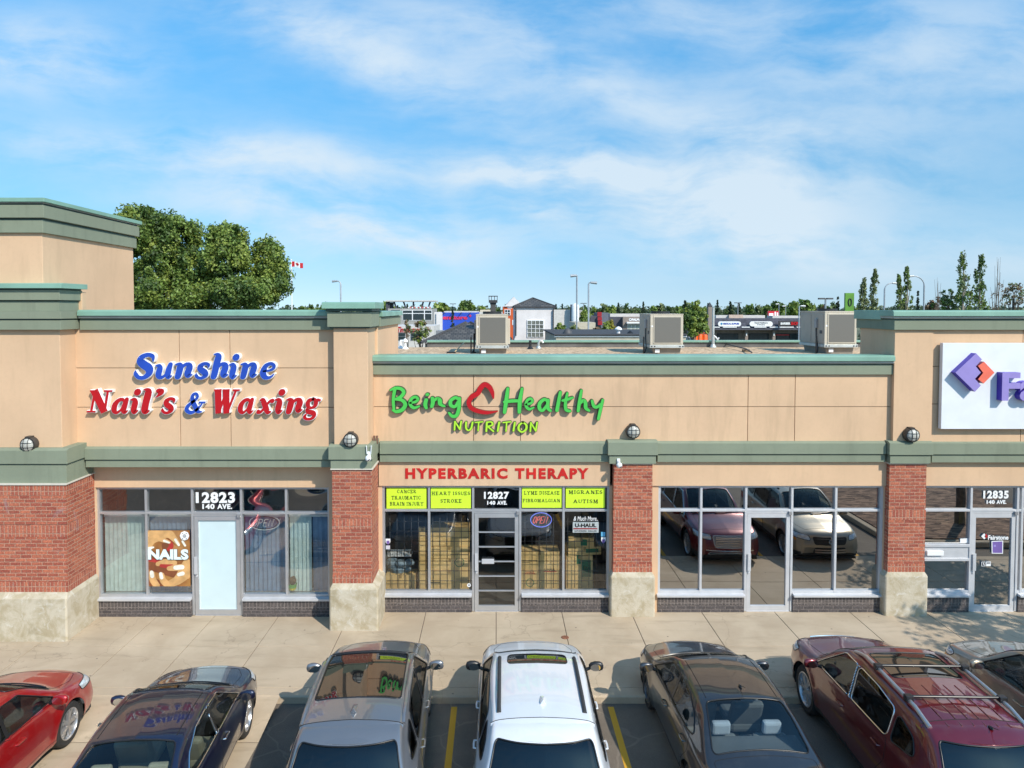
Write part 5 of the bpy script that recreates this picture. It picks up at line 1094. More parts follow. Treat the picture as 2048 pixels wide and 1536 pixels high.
    for k, sd in enumerate(SD):
        c = sd.reshape(-1)[tri].mean(1); own = np.where((own < 0) & (c < -1e-6), k, own)
    PV, NVv = P.reshape(-1,3), N.reshape(-1,3)
    nz = N[ny//2, nv-1]; 
    a, b_, c_ = PV[tri[:,0]], PV[tri[:,1]], PV[tri[:,2]]; fn = np.cross(b_-a, c_-a); ok = np.einsum('ij,ij->i', fn, NVv[tri].mean(1)) < 0
    tri[ok] = tri[ok][:,::-1]
    area = np.linalg.norm(fn, axis=1)
    def piece(nm, sel, m, extra_mats=(), push=0.0, parent=root):
        T = tri[sel & (area > 1e-9)]
        if len(T) == 0: return None
        un, inv = np.unique(T, return_inverse=True); me = bpy.data.meshes.new(nm)
        pts = PV[un]+NVv[un]*push
        me.from_pydata(pts.tolist(), [], inv.reshape(-1,3).tolist()); me.materials.append(m)
        me.polygons.foreach_set('use_smooth', [True]*len(me.polygons)); me.update()
        try: me.normals_split_custom_set_from_vertices(NVv[un].tolist())
        except Exception: pass
        o = bpy.data.objects.new(nm, me); COL.objects.link(o); o.parent = parent
        return o, T
    def outline(T, r, nm, m, parent, off=.0, keep=None):
        ed = {}
        for a, b, c in T.tolist():
            for e in ((a,b),(b,c),(c,a)): k = (min(e),max(e)); ed[k] = ed.get(k,0)+1
        nb = {}
        for k, v in ed.items():
            if v == 1:
                if abs(PV[k[0]][0]) < 1e-9 and abs(PV[k[1]][0]) < 1e-9: continue
                nb.setdefault(k[0], []).append(k[1]); nb.setdefault(k[1], []).append(k[0])
        b = MB(); seen = set()
        for s0 in list(nb):
            if s0 in seen: continue
            loop = [s0]; seen.add(s0); cur = s0
            while True:
                nx = [q for q in nb[cur] if q not in seen]
                if not nx: break
                cur = nx[0]; seen.add(cur); loop.append(cur)
            if len(loop) > 6:
                pts = np.array([PV[i]+NVv[i]*off for i in loop])
                pts = (pts+.5*np.roll(pts,1,0)+.5*np.roll(pts,-1,0))/2 if loop[-1] in nb[loop[0]] else pts
                b.tube(pts.tolist(), r, 5, closed=loop[-1] in nb[loop[0]])
        if b.f: b.build(nm, m, parent, smooth=180, fixn=False, loc=(0,0,0)); 
    paint = S['paint']; groups = {}
    for k, (nm, sd, kw) in enumerate(REG):
        key = (nm, kw.get('key', k)); groups.setdefault(key, []).append(k)
    hidden = own < -5
    for (nm, key), ks in groups.items():
        sel = np.isin(own, ks); kw = REG[ks[0]][2]
        if nm == 'arch': continue
        m = kw.get('mat'); m = paint if m == 'paint' or m is None else m
        glassy = nm in ('windscreen','side_window','rear_window','sunroof','glass_roof','quarter_window')
        r = piece(nm, sel, m, push=-.004 if glassy else 0)
        if r is None: continue
        o, T = r
        if nm == 'side_window':
            if key[0] == 'quarter' or 'pillar' not in S: outline(T, .010, 'window_trim', M_trim if key[0] == 'quarter' else S['wtrim'], o, .001)
            elif key[0] == 'front':
                ks2 = [q for (n2, k2), l in groups.items() if n2 in ('side_window','pillar_trim') and k2[0] in ('front','rear','pillar') and k2[1] == key[1] for q in l]
                outline(tri[np.isin(own, ks2) & (area > 1e-9)], .011, 'window_trim', S['wtrim'], o, .001)
        elif glassy: outline(T, .011 if nm != 'sunroof' else .007, 'window_trim', M_trim, o, .001)
        elif nm in ('door','hood','trunk_lid','tailgate','fuel_door','spoiler_top'): outline(T, .0042, 'shut_line', M_gap, o, -.001)
        elif nm in ('headlight','taillight','grille','lower_grille','fog_light'): outline(T, .008, 'lamp_trim' if 'light' in nm else 'grille_surround', S.get('gtrim', M_trim) if 'grille' in nm else M_trim, o, .001)
    piece('body', own == -1, paint)
    # close nose and tail below the bumper, floor pan, wheel wells
    b = MB(); zz = S['R']*.75
    b.box(-W/2+.12, W/2-.12, -hl+.12, hl-.12, zz-.08, zz-.02)
    for e in (0, ny-1):
        loop = [tuple(P[e,j]) for j in range(NV)]; b.add(loop, [tuple(range(NV))])
    for ya in (S['yf'], S['yr']):
        for sg in (1,-1):
            n = 14; R1 = S['R']*S.get('archk',1.13)*1.02; xo, xi = sg*(W/2-.035), sg*(W/2-.36); vs = []
            for i in range(n+1):
                a = math.pi*(-.08+1.16*i/n); vs += [(xo, ya+R1*math.cos(a), S['R']+R1*math.sin(a)), (xi, ya+R1*math.cos(a), S['R']+R1*math.sin(a))]
            b.add(vs, [(2*i,2*i+1,2*i+3,2*i+2) for i in range(n)]+[tuple(2*i+1 for i in range(n+1))])
    b.build('underbody', M_plast, root, fixn=False, loc=(0,0,0))
    for ya in (S['yf'], S['yr']):
        for sg in (1,-1): wheel(root, sg*(W/2-S.get('tw',.215)/2-.02), ya, S['R'], S['R'], S.get('tw',.215), sg, S.get('rim', M_rim), S.get('spokes', 7), S.get('rimstyle','single'))
    # surface finder for add-ons
    def top_at(x, y):
        i = np.argmin((X-x)**2+(Y-y)**2+np.where(V > ve*.8, 0, 9)); i = np.unravel_index(i, X.shape); return P[i], N[i]
    def side_at(sg, y, z):
        i = np.argmin((Y-y)**2+(Z-z)**2+np.where((side == sg), 0, 9)); i = np.unravel_index(i, X.shape); return P[i], N[i]
    # door handles
    for (y, z) in S.get('handles', []):
        for sg in (1,-1):
            p, nn = side_at(sg, y, z); b = MB()
            b.tube([(p[0]-sg*.004, y-.09, p[2]), (p[0]+sg*.03, y-.08, p[2]+.003), (p[0]+sg*.034, y, p[2]+.005), (p[0]+sg*.03, y+.08, p[2]+.003), (p[0]-sg*.004, y+.09, p[2])], [.008,.013,.014,.013,.008], 6)
            b.build('door_handle', S.get('handle_m', paint), root, smooth=True, loc=(0,0,0))
    # mirrors
    my, mz = S['mirror']
    for sg in (1,-1):
        p, nn = side_at(sg, my, mz-.03); x0 = abs(p[0]); b = MB()
        prof = [(.0,.35),(.03,.75),(.10,1.0),(.17,.98),(.215,.75),(.23,.3)]; vs = []; n = 12
        for xx, k in prof:
            for j in range(n):
                a = 2*math.pi*j/n; yy = math.cos(a); zz2 = math.sin(a); yo = yy*.085*k if yy > 0 else yy*.035*k
                vs.append((sg*(x0+.03+xx), my+.01+yo-.03*xx, mz+.06+zz2*.075*k))
        fs = [(i*n+j, i*n+(j+1)%n, (i+1)*n+(j+1)%n, (i+1)*n+j) for i in range(len(prof)-1) for j in range(n)]+[tuple(range(n-1,-1,-1)), tuple(range((len(prof)-1)*n, len(prof)*n))]
        b.add(vs, fs); mo = b.build('side_mirror', S.get('mirror_m', paint), root, smooth=60, loc=(0,0,0))
        b = MB(); b.tube([(sg*(x0-.02), my+.02, mz+.0), (sg*(x0+.06), my+.02, mz+.03)], [.03,.022], 8); b.build('mirror_arm', M_trim, mo, smooth=True, loc=(0,0,0))
        b = MB(); q = [(sg*(x0+.05+.16*(.5+.5*math.cos(t))), my-.034-.006, mz+.06+.056*math.sin(t)) for t in [2*math.pi*i/16 for i in range(16)]]; b.add(q, [tuple(range(16))]); b.build('mirror_glass', M_mirror, mo, loc=(0,0,0))
    # cabin
    sm = S.get('seat', M_seatg); zf = S['R']*.75; sh = H*.36
    for y0 in S['seats']:
        for sg in ((1,-1) if y0 == S['seats'][0] else (1,-1)):
            b = MB(); xx = sg*W*.205; w2 = .24
            b.box(xx-w2, xx+w2, y0-.08, y0+.45, zf+.12, zf+.30); o = b.build('seat_cushion', sm, root, bevel=.06, loc=(0,0,0))
            b = MB(); b.prism([(y0-.06,zf+.22),(y0-.22,H*.62),(y0-.10,H*.64),(y0+.10,zf+.28)], 'x', xx-w2, xx+w2); b.build('seat_back', sm, root, bevel=.05, loc=(0,0,0))
            b = MB(); b.prism([(y0-.24,H*.66),(y0-.27,H*.79),(y0-.17,H*.80),(y0-.14,H*.66)], 'x', xx-.13, xx+.13); b.build('headrest', S.get('headrest', sm), root, bevel=.035, loc=(0,0,0))
    b = MB(); yd = S['dash']; zd = float(tab(zb_t, np.array([yd]))[0]); b.prism([(yd-.12,zf+.15),(yd-.22,zd-.10),(yd-.10,zd-.0),(yd+.45,zd-.03),(yd+.45,zf+.1)], 'x', -W*.42, W*.42); b.build('dashboard', M_seatk, root, bevel=.03, loc=(0,0,0))
    b = MB(); b.tube([(-W*.2+.18*math.cos(a), yd-.30-.06*math.sin(a), zd-.10+.17*math.sin(a)) for a in [2*math.pi*i/20 for i in range(20)]], .016, 6, closed=True); b.tube([(-W*.2,yd-.3,zd-.1),(-W*.2,yd-.15,zd-.16)], .03, 8); b.build('steering_wheel', M_seatk, root, smooth=True, loc=(0,0,0))
    b = MB(); b.box(-W*.43, W*.43, -hl+.35, hl-.9, zf-.01, zf+.03); b.build('cabin_floor', M_seatk, root, loc=(0,0,0))
    if 'parcel' in S:
        y0, y1, z = S['parcel']; b = MB(); b.box(-W*.40, W*.40, y0, y1, z-.03, z); b.build('parcel_shelf', S.get('shelf_m', sm), root, bevel=.02, loc=(0,0,0))
    # roof furniture
    if 'rails' in S:
        xr, ya, yb, hh, rm = S['rails']
        for sg in (1,-1):
            b = MB(); pts = []; rs = []
            for i in range(13):
                t = i/12; y = ya+(yb-ya)*t; p, nn = top_at(sg*xr, y); lift = hh*min(1, 6*t, 6*(1-t)); pts.append((sg*xr, y, p[2]+lift)); rs.append(.026 if 0 < i < 12 else .03)
            b.tube(pts, rs, 8); b.build('roof_rail', rm, root, smooth=True, loc=(0,0,0))
    for y in S.get('crossbars', []):
        p, nn = top_at(.1, y); xr = S['rails'][0]; b = MB(); b.tube([(xr*k, y, p[2]+.055) for k in (-1,-.5,0,.5,1)], .02, 8)
        for sg in (1,-1): b.box(sg*xr-.05, sg*xr+.05, y-.04, y+.04, p[2]+.0, p[2]+.075)
        b.build('roof_crossbar', M_trim, root, bevel=.008, loc=(0,0,0))
    for xx in S.get('ribs', []):
        b = MB(); pts = []
        for t in range(8):
            y = S['ribs_y'][0]+(S['ribs_y'][1]-S['ribs_y'][0])*t/7; p, nn = top_at(xx, y); pts.append((xx, y, p[2]+.001))
        b.tube(pts, .009, 6); b.build('roof_rib', paint, root, smooth=True, loc=(0,0,0))
    for xx in S.get('ditch', []):
        for sg in (1,-1):
            b = MB(); pts = []
            for t in range(14):
                y = S['ditch_y'][0]+(S['ditch_y'][1]-S['ditch_y'][0])*t/13; p, nn = top_at(sg*xx, y); pts.append((sg*xx, y, p[2]+.0))
            b.tube(pts, .006, 5); b.build('roof_seam', S.get('ditch_m', M_gap), root, smooth=True, loc=(0,0,0))
    if 'fin' in S:
        xx, y, fm = S['fin']; p, nn = top_at(xx, y); z = p[2]-.004; b = MB()
        b.add([(xx-.035,y+.13,z),(xx+.035,y+.13,z),(xx+.04,y-.09,z),(xx-.04,y-.09,z),(xx-.006,y-.02,z+.05),(xx+.006,y-.02,z+.05),(xx+.008,y-.10,z+.062),(xx-.008,y-.10,z+.062)], [(0,1,5,4),(1,2,6,5),(2,3,7,6),(3,0,4,7),(4,5,6,7)])
        b.build('antenna_fin', fm, root, bevel=.006, loc=(0,0,0))
    if 'whip' in S:
        xx, y, ln = S['whip']; p, nn = top_at(xx, y); b = MB(); b.ball((xx,y,p[2]+.012), .028, 6, 0, (.8,1.6,.7)); b.tube([(xx,y,p[2]+.02),(xx,y-ln*.9,p[2]+ln*.45)], [.006,.003], 5); b.build('whip_antenna', M_trim, root, smooth=True, loc=(0,0,0))
    # wipers along the cowl
    yc = S['cowl']
    for x0, x1 in ((-W*.36, W*.02), (-W*.02, W*.36)):
        b = MB(); pts = []
        for t in range(7):
            xx = x0+(x1-x0)*t/6; p, nn = top_at(xx, yc+.14*(1-(xx/(W*.45))**2)-.06-.05*t/6); pts.append((xx, p[1], p[2]+.022))
        b.tube(pts, .011, 5); b.build('wiper', M_trim, root, smooth=True, loc=(0,0,0))
    # spoiler overhanging the tailgate glass
    if 'spoiler' in S:
        y0, y1, wd, z0, z1 = S['spoiler']; b = MB(); n = 24; vs = []
        for i in range(n+1):
            t = -1+2*i/n; x = wd*t; p, nn = top_at(x*.985, y0); k = 1-.75*abs(t)**2-.25*abs(t)**6; ye = y1+(y0-y1)*(1-k)*.85; zr = p[2]; ze = z1-(.10*abs(t)**4)
            ym = (y0+ye)/2
            vs += [(x, y0+.02, zr+.012), (x, ym, (zr+ze)/2+.016), (x, ye, ze), (x, ye+.012, ze-.028), (x, ym, ze-.035), (x, y0+.02, zr-.05)]
        b.add(vs, [(i*6+j, i*6+(j+1)%6, i*6+6+(j+1)%6, i*6+6+j) for i in range(n) for j in range(6)]+[(0,1,2,3,4,5), tuple(n*6+j for j in (5,4,3,2,1,0))])
        b.build('spoiler', S.get('spoiler_m', paint), root, smooth=50, loc=(0,0,0))
        b = MB(); b.tube([vs[i*6] for i in range(n+1)], .005, 5); b.build('shut_line', M_gap, root, smooth=True, loc=(0,0,0))
        b = MB(); b.box(-.16,.16,y1+.03,y1+.05,z1-.026,z1-.012); b.build('brake_light', M_tlamp, root, loc=(0,0,0))
    for f in S.get('extras', []): f(root, top_at, side_at, P, N)
    return root

# helper: front face furniture built as real slabs on the nose
def slats(nm, x, z0, z1, y, n, m, bow=.15, W=.72, r=.010):
    def f(root, top_at, side_at, P, N):
        b = MB()
        for k in range(n):
            z = z0+(z1-z0)*k/max(n-1,1); b.tube([(xx*x, y-bow*(xx*x/W)**2, z) for xx in (-1,-.75,-.5,-.25,0,.25,.5,.75,1)], r, 6)
        b.build(nm, m, root, smooth=True, loc=(0,0,0))
    return f
def badge(z, y, r, m=None):
    def f(root, top_at, side_at, P, N):
        b = MB(); b.tube([(r*1.35*math.cos(a), y, z+r*math.sin(a)) for a in [2*math.pi*i/20 for i in range(20)]], r*.14, 6, closed=True); b.tube([(r*.7*math.cos(a), y, z+r*.85*math.sin(a)) for a in [2*math.pi*i/16 for i in range(16)]], r*.10, 5, closed=True); b.build('badge', m or M_chrome, root, smooth=True, loc=(0,0,0))
    return f

def suv_spec(L, W, H, paint, **kw):
    h = L/2; k = H/1.62
    S = dict(L=L, W=W, H=H, paint=paint, R=.345*k, yf=h-.86, yr=-h+.84, tw=.225, wtrim=M_trim,
      ztop=[(-h,.40*k),(-h+.025,.74*k),(-h+.10,1.02*k),(-h+.30,1.23*k),(-h+.57,1.50*k),(-h+.76,1.575*k),(-.75,1.615*k),(-.05,1.62*k),(.36,1.565*k),(.62,1.44*k),(1.02,1.145*k),(1.16,1.075*k),(h-.55,.985*k),(h-.20,.90*k),(h-.07,.80*k),(h-.015,.62*k),(h,.40*k)],
      zbelt=[(-h,.36*k),(-h+.05,.82*k),(-h+.3,1.03*k),(-.8,1.01*k),(.9,.965*k),(1.2,.95*k),(h-.5,.87*k),(h-.15,.76*k),(h,.36*k)],
      whalf=[(-h,W*.5-.15),(-h+.12,W*.5-.07),(-h+.4,W*.5-.02),(-h+.8,W*.5),(.6,W*.5-.004),(h-.8,W*.5),(h-.4,W*.5-.02),(h-.12,W*.5-.08),(h,W*.5-.17)],
      wtop=[(-h,W*.5-.22),(-h+.10,W*.5-.15),(-h+.55,W*.345),(-h+.75,W*.345),(-.2,W*.362),(.35,W*.352),(.7,W*.385),(1.05,W*.43),(h-.6,W*.43),(h-.15,W*.39),(h,W*.33)],
      crown=[(-h,.03),(-h+.5,.05),(.2,.05),(1.0,.035),(h-.4,.045),(h,.03)], zsill=[(-h,.34*k),(-h+.3,.27*k),(0,.25*k),(h-.3,.25*k),(h,.30*k)],
      bow=[(-h,-.16),(-h+.5,-.12),(-.9,0),(.1,0),(.6,.10),(1.1,.13),(h-.4,.13),(h,.15)], beltin=.045,
      side_glass=[('front', [(1.10,1.00*k),(.02,1.045*k),(.02,1.50*k),(.42,1.475*k)], .0, M_carglass), ('rear', [(-.05,1.047*k),(-1.02,1.075*k),(-1.02,1.44*k),(-.55,1.50*k),(-.05,1.505*k)], .0, M_privacy), ('quarter', [(-1.10,1.08*k),(-1.62,1.16*k),(-1.48,1.34*k),(-1.10,1.425*k)], .03, M_privacy)],
      pillar=[(-.051,1.043*k),(.021,1.040*k),(.021,1.502*k),(-.051,1.506*k)],
      top_glass=[('windscreen', [(-W*.385,1.135),(W*.385,1.135),(W*.325,.40),(-W*.325,.40)], .05, M_carglass)], topz=.95*k,
      rear=[('rear_window', [(-W*.40,1.06*k),(W*.40,1.06*k),(W*.335,1.48*k),(-W*.335,1.48*k)], .06, M_privacy, -h+1.05), ('taillight', [(W*.30,.86*k),(W*.5,.83*k),(W*.49,1.02*k),(W*.31,.97*k)], .03, M_tlamp, -h+.5), ('taillight', [(-W*.30,.86*k),(-W*.5,.83*k),(-W*.49,1.02*k),(-W*.31,.97*k)], .03, M_tlamp, -h+.5)],
      front=[('headlight', [(W*.25,.70*k),(W*.475,.76*k),(W*.47,.86*k),(W*.27,.80*k)], .02, M_hlamp, h-.62), ('grille', [(-W*.22,.52*k),(W*.22,.52*k),(W*.25,.82*k),(-W*.25,.82*k)], .04, M_black, h-.4), ('lower_grille', [(-W*.34,.30*k),(W*.34,.30*k),(W*.30,.44*k),(-W*.30,.44*k)], .03, M_plast, h-.4)],
      side_parts=[('door', [(1.16,.36*k),(1.22,.90*k),(1.12,.985*k),(-.015,1.03*k),(-.015,.36*k)], .04, 'paint'), ('door', [(-.025,.36*k),(-.025,1.03*k),(-1.06,1.06*k),(-1.08,.80*k),(-.82,.50*k),(-.80,.36*k)], .04, 'paint')],
      panels=[('hood', [(-W*.36,1.20),(W*.36,1.20),(W*.37,h-.5),(W*.30,h-.20),(-W*.30,h-.20),(-W*.37,h-.5)], .04)],
      cladz=.40*k, handles=[(.17,.86*k),(-.86,.90*k)], mirror=(.92,1.0*k), seats=[.12,-.80], dash=.86, cowl=1.17,
      spoiler=(-h+.78,-h+.44,W*.37,1.5*k,1.50*k), spokes=5, rimstyle='split')
    S.update(kw); return S
def sedan_spec(L, W, H, paint, **kw):
    h = L/2; k = H/1.42
    S = dict(L=L, W=W, H=H, paint=paint, R=.315, yf=h-.86, yr=-h+.92, tw=.205, wtrim=M_trim,
      ztop=[(-h,.42),(-h+.02,.72),(-h+.08,.90*k),(-h+.16,.955*k),(-h+.52,.985*k),(-h+.60,1.01*k),(-h+1.18,1.325*k),(-h+1.42,1.39*k),(-.12,1.42*k),(.18,1.405*k),(.40,1.345*k),(1.02,.99*k),(1.12,.945*k),(h-.55,.845*k),(h-.20,.76*k),(h-.06,.66),(h-.012,.52),(h,.36)],
      zbelt=[(-h,.38),(-h+.06,.78*k),(-h+.4,.885*k),(-.8,.90*k),(.9,.845*k),(1.2,.825*k),(h-.5,.735*k),(h-.15,.64*k),(h,.32)],
      whalf=[(-h,W*.5-.17),(-h+.12,W*.5-.09),(-h+.45,W*.5-.025),(-h+.9,W*.5),(.6,W*.5-.004),(h-.8,W*.5),(h-.4,W*.5-.02),(h-.12,W*.5-.08),(h,W*.5-.17)],
      wtop=[(-h,W*.5-.24),(-h+.10,W*.5-.19),(-h+.56,W*.41),(-h+.85,W*.38),(-h+1.3,W*.335),(-.12,W*.335),(.3,W*.335),(.7,W*.38),(1.05,W*.43),(h-.6,W*.425),(h-.15,W*.385),(h,W*.33)],
      crown=[(-h,.03),(-h+.5,.035),(-h+1.4,.05),(.2,.05),(1.0,.035),(h-.4,.05),(h,.03)], zsill=[(-h,.32),(-h+.3,.22),(0,.20),(h-.3,.20),(h,.24)],
      bow=[(-h,-.18),(-h+.6,-.14),(-h+1.4,-.09),(-.3,0),(.1,.02),(.6,.10),(1.1,.14),(h-.4,.14),(h,.16)], beltin=.05,
      side_glass=[('front', [(.98,.895*k),(-.03,.925*k),(-.03,1.30*k),(.36,1.27*k)], .0, M_carglass), ('rear', [(-.10,.927*k),(-.86,.945*k),(-1.10,.985*k),(-.86,1.17*k),(-.52,1.285*k),(-.10,1.305*k)], .0, M_carglass)],
      pillar=[(-.101,.922*k),(-.029,.920*k),(-.029,1.302*k),(-.101,1.306*k)],
      top_glass=[('windscreen', [(-W*.385,1.075),(W*.385,1.075),(W*.30,.30),(-W*.30,.30)], .05, M_carglass), ('rear_window', [(-W*.375,-h+.60),(W*.375,-h+.60),(W*.305,-h+1.27),(-W*.305,-h+1.27)], .06, M_carglass)], topz=.85*k,
      rear=[('taillight', [(W*.26,.68),(W*.5,.66),(W*.49,.86),(W*.28,.84)], .03, M_tlamp, -h+.42), ('taillight', [(-W*.26,.68),(-W*.5,.66),(-W*.49,.86),(-W*.28,.84)], .03, M_tlamp, -h+.42)],
      front=[('headlight', [(W*.26,.56),(W*.475,.60),(W*.46,.72),(W*.28,.66)], .02, M_hlamp, h-.66), ('grille', [(-W*.20,.46),(W*.20,.46),(W*.22,.64),(-W*.22,.64)], .03, M_black, h-.35), ('lower_grille', [(-W*.30,.27),(W*.30,.27),(W*.26,.38),(-W*.26,.38)], .03, M_plast, h-.35)],
      side_parts=[('door', [(1.06,.30),(1.10,.78),(1.0,.868*k),(-.06,.905*k),(-.06,.30)], .04, 'paint'), ('door', [(-.07,.30),(-.07,.905*k),(-1.02,.93*k),(-1.06,.74),(-.84,.50),(-.80,.30)], .04, 'paint')],
      panels=[('hood', [(-W*.37,1.13),(W*.37,1.13),(W*.37,h-.5),(W*.29,h-.17),(-W*.29,h-.17),(-W*.37,h-.5)], .04), ('trunk_lid', [(-W*.385,-h+.53),(W*.385,-h+.53),(W*.36,-h+.02),(-W*.36,-h+.02)], .04)],
      handles=[(.10,.76*k),(-.84,.80*k)], mirror=(.82,.88*k), seats=[.02,-.78], dash=.80, cowl=1.09, parcel=(-h+.75,-h+1.15,.92*k), spokes=5)
    S.update(kw); return S

P_red = carpaint('red_car_paint', (.42,.008,.010), .35); P_navy = carpaint('navy_car_paint', (.010,.012,.042), .45); P_silver = carpaint('silver_car_paint', (.245,.25,.265), .6, .3)
P_white = carpaint('white_car_paint', (.70,.71,.73), .0, .3); P_grey = carpaint('graphite_car_paint', (.042,.043,.048), .6); P_mar = carpaint('maroon_car_paint', (.15,.006,.013), .35); P_beige = carpaint('beige_car_paint', (.34,.29,.22), .5, .3)
ZA = -.13
# dark grey four door sedan
h = 4.28/2
make_car('parked_car', 'dark grey sedan with pale headrests seen through its rear window, between white and maroon cars', 'car', (3.42, -2.62-h, ZA), rad(1.2),
  sedan_spec(4.28, 1.72, 1.40, P_grey, ditch=[.50], ditch_y=(-.80,.20), ditch_m=M_gap, whip=(.05,-.62,.22), headrest=mat('pale_headrest', (.52,.56,.66), .8), seat=mat('mid_grey_seat', (.24,.25,.27), .85), shelf_m=mat('grey_shelf', (.16,.17,.19), .9), rim=M_rimd, gtrim=M_chrome, spokes=7,
  extras=[slats('grille_bar', .34, .49, .62, h+.135, 4, M_chrome)], mirror_m=P_grey))
# navy coupe-like sedan
h = 4.3/2
make_car('parked_car', 'navy blue sedan with beige seats and silver alloy wheels, beside the red car', 'car', (-4.66, -3.50-h, ZA+.009), rad(4.6),
  sedan_spec(4.30, 1.70, 1.36, P_navy, seat=M_seatb, headrest=M_seatb, wtrim=M_chrome, shelf_m=M_seatb, spokes=5, ditch=[.49], ditch_y=(-.78,.2), handle_m=M_chrome, gtrim=M_chrome, mirror_m=P_navy, extras=[slats('grille_bar', .32, .50, .61, h+.135, 4, M_chrome), badge(.56, h+.155, .045)]))
# red hatchback at the left edge
h = 4.2/2
make_car('parked_car', 'bright red hatchback with grey ten spoke wheels at the left edge', 'car', (-7.46, -3.68-h, ZA+.009), rad(.5),
  sedan_spec(4.20, 1.72, 1.42, P_red, spokes=5, rimstyle='split', rim=M_rim, mirror_m=P_red, seat=M_seatk, R=.325, hood=0, extras=[slats('grille_bar', .32, .48, .62, h+.135, 5, M_black), badge(.58, h+.155, .05)],
  front=[('headlight', [(.40,.60),(.83,.66),(.80,.76),(.44,.69)], .02, M_hlamp, h-.7), ('grille', [(-.36,.38),(.36,.38),(.42,.66),(-.42,.66)], .05, M_black, h-.35), ('lower_grille', [(-.5,.25),(.5,.25),(.46,.33),(-.46,.33)], .03, M_plast, h-.35)]))
# silver crossover with a glass roof
h = 4.42/2; W = 1.76
make_car('parked_car', 'silver grey crossover with a long dark glass roof reflecting the shop signs', 'car', (-1.90, -2.88-h, ZA), rad(2.6),
  suv_spec(4.42, 1.76, 1.60, P_silver, top_glass=[('windscreen', [(-W*.385,1.135),(W*.385,1.135),(W*.335,.46),(-W*.335,.46)], .05, M_carglass), ('glass_roof', [(-W*.325,.39),(W*.325,.39),(W*.325,-.92),(-W*.325,-.92)], .05, M_glassroof)],
  fin=(0,-1.18,P_silver), mirror_m=P_silver, handle_m=P_silver, gtrim=M_chrome, seat=M_seatk, rails=(.645,.15,-1.35,.022,P_silver), extras=[slats('grille_bar', .38, .56, .78, h+.135, 6, M_chrome), badge(.68, h+.155, .06)]))
# white crossover
h = 4.36/2; W = 1.78
make_car('parked_car', 'white crossover with black mirrors, black roof rails and a small front sunroof', 'car', (.60, -2.92-h, ZA), rad(-.6),
  suv_spec(4.36, 1.78, 1.62, P_white, top_glass=[('windscreen', [(-W*.385,1.135),(W*.385,1.135),(W*.335,.42),(-W*.335,.42)], .05, M_carglass), ('sunroof', [(-.43,.27),(.43,.27),(.44,-.06),(-.44,-.06)], .06, M_glassroof)],
  fin=(.02,-1.02,P_white), mirror_m=M_black, rails=(.555,.20,-1.22,.022,M_plast), handle_m=P_white, seat=M_seatk, gtrim=M_chrome, extras=[slats('grille_bar', .38, .56, .78, h+.135, 5, M_black), badge(.70, h+.155, .06)]))
# maroon three row crossover
h = 4.62/2; W = 1.80
make_car('parked_car', 'maroon crossover with silver roof rails, two black crossbars and a ribbed roof', 'car', (6.02, -2.80-h, ZA), rad(-1.5),
  suv_spec(4.62, 1.80, 1.68, P_mar, wtrim=M_chrome, top_glass=[('windscreen', [(-W*.385,1.135),(W*.385,1.135),(W*.335,.42),(-W*.335,.42)], .05, M_carglass), ('sunroof', [(-.48,.18),(.48,.18),(.48,-.55),(-.48,-.55)], .05, M_glassroof)],
  rails=(.60,.30,-1.60,.05,M_rim), crossbars=[-.35,-1.12], ribs=[-.38,-.22,-.07,.07,.22,.38], ribs_y=(-.75,-1.62), whip=(.10,-1.66,.16), handle_m=P_mar, mirror_m=P_mar, seat=M_seatk, gtrim=M_chrome, rim=M_rim, spokes=6, R=.385,
  front=[('headlight', [(W*.26,.76),(W*.475,.80),(W*.47,.92),(W*.28,.88)], .02, M_hlamp, h-.62), ('grille', [(-W*.23,.58),(W*.23,.58),(W*.26,.87),(-W*.26,.87)], .05, M_grey, h-.4), ('lower_grille', [(-W*.34,.32),(W*.34,.32),(W*.30,.44),(-W*.30,.44)], .03, M_plast, h-.4)],
  extras=[slats('grille_bar', .40, .62, .84, h+.135, 6, M_chrome), slats('bumper_bar', .62, .50, .50, h+.135, 1, M_chrome, r=.018)]))
# beige crossover at the right edge
h = 4.36/2; W = 1.78
make_car('parked_car', 'beige crossover with amber marker lamps at the right edge', 'car', (8.70, -2.90-h, ZA), rad(-.5),
  suv_spec(4.36, 1.78, 1.64, P_beige, rails=(.56,.2,-1.3,.03,M_plast), mirror_m=P_beige, handle_m=P_beige, seat=M_seatg, gtrim=M_plast,
  front=[('headlight', [(W*.27,.70),(W*.475,.76),(W*.47,.88),(W*.29,.83)], .03, M_hlamp, h-.62), ('marker_light', [(W*.40,.66),(W*.49,.70),(W*.485,.76),(W*.42,.72)], .01, M_amber, h-.7), ('marker_light', [(-W*.40,.66),(-W*.49,.70),(-W*.485,.76),(-W*.42,.72)], .01, M_amber, h-.7), ('grille', [(-W*.22,.62),(W*.22,.62),(W*.25,.80),(-W*.25,.80)], .03, M_black, h-.4), ('lower_grille', [(-W*.24,.36),(W*.24,.36),(W*.22,.54),(-W*.22,.54)], .04, M_plast, h-.4)],
  extras=[slats('grille_bar', .36, .66, .76, h+.135, 2, M_plast), badge(.71, h+.155, .06), slats('bumper_bar', .40, .42, .48, h+.135, 2, P_beige, r=.022)]))
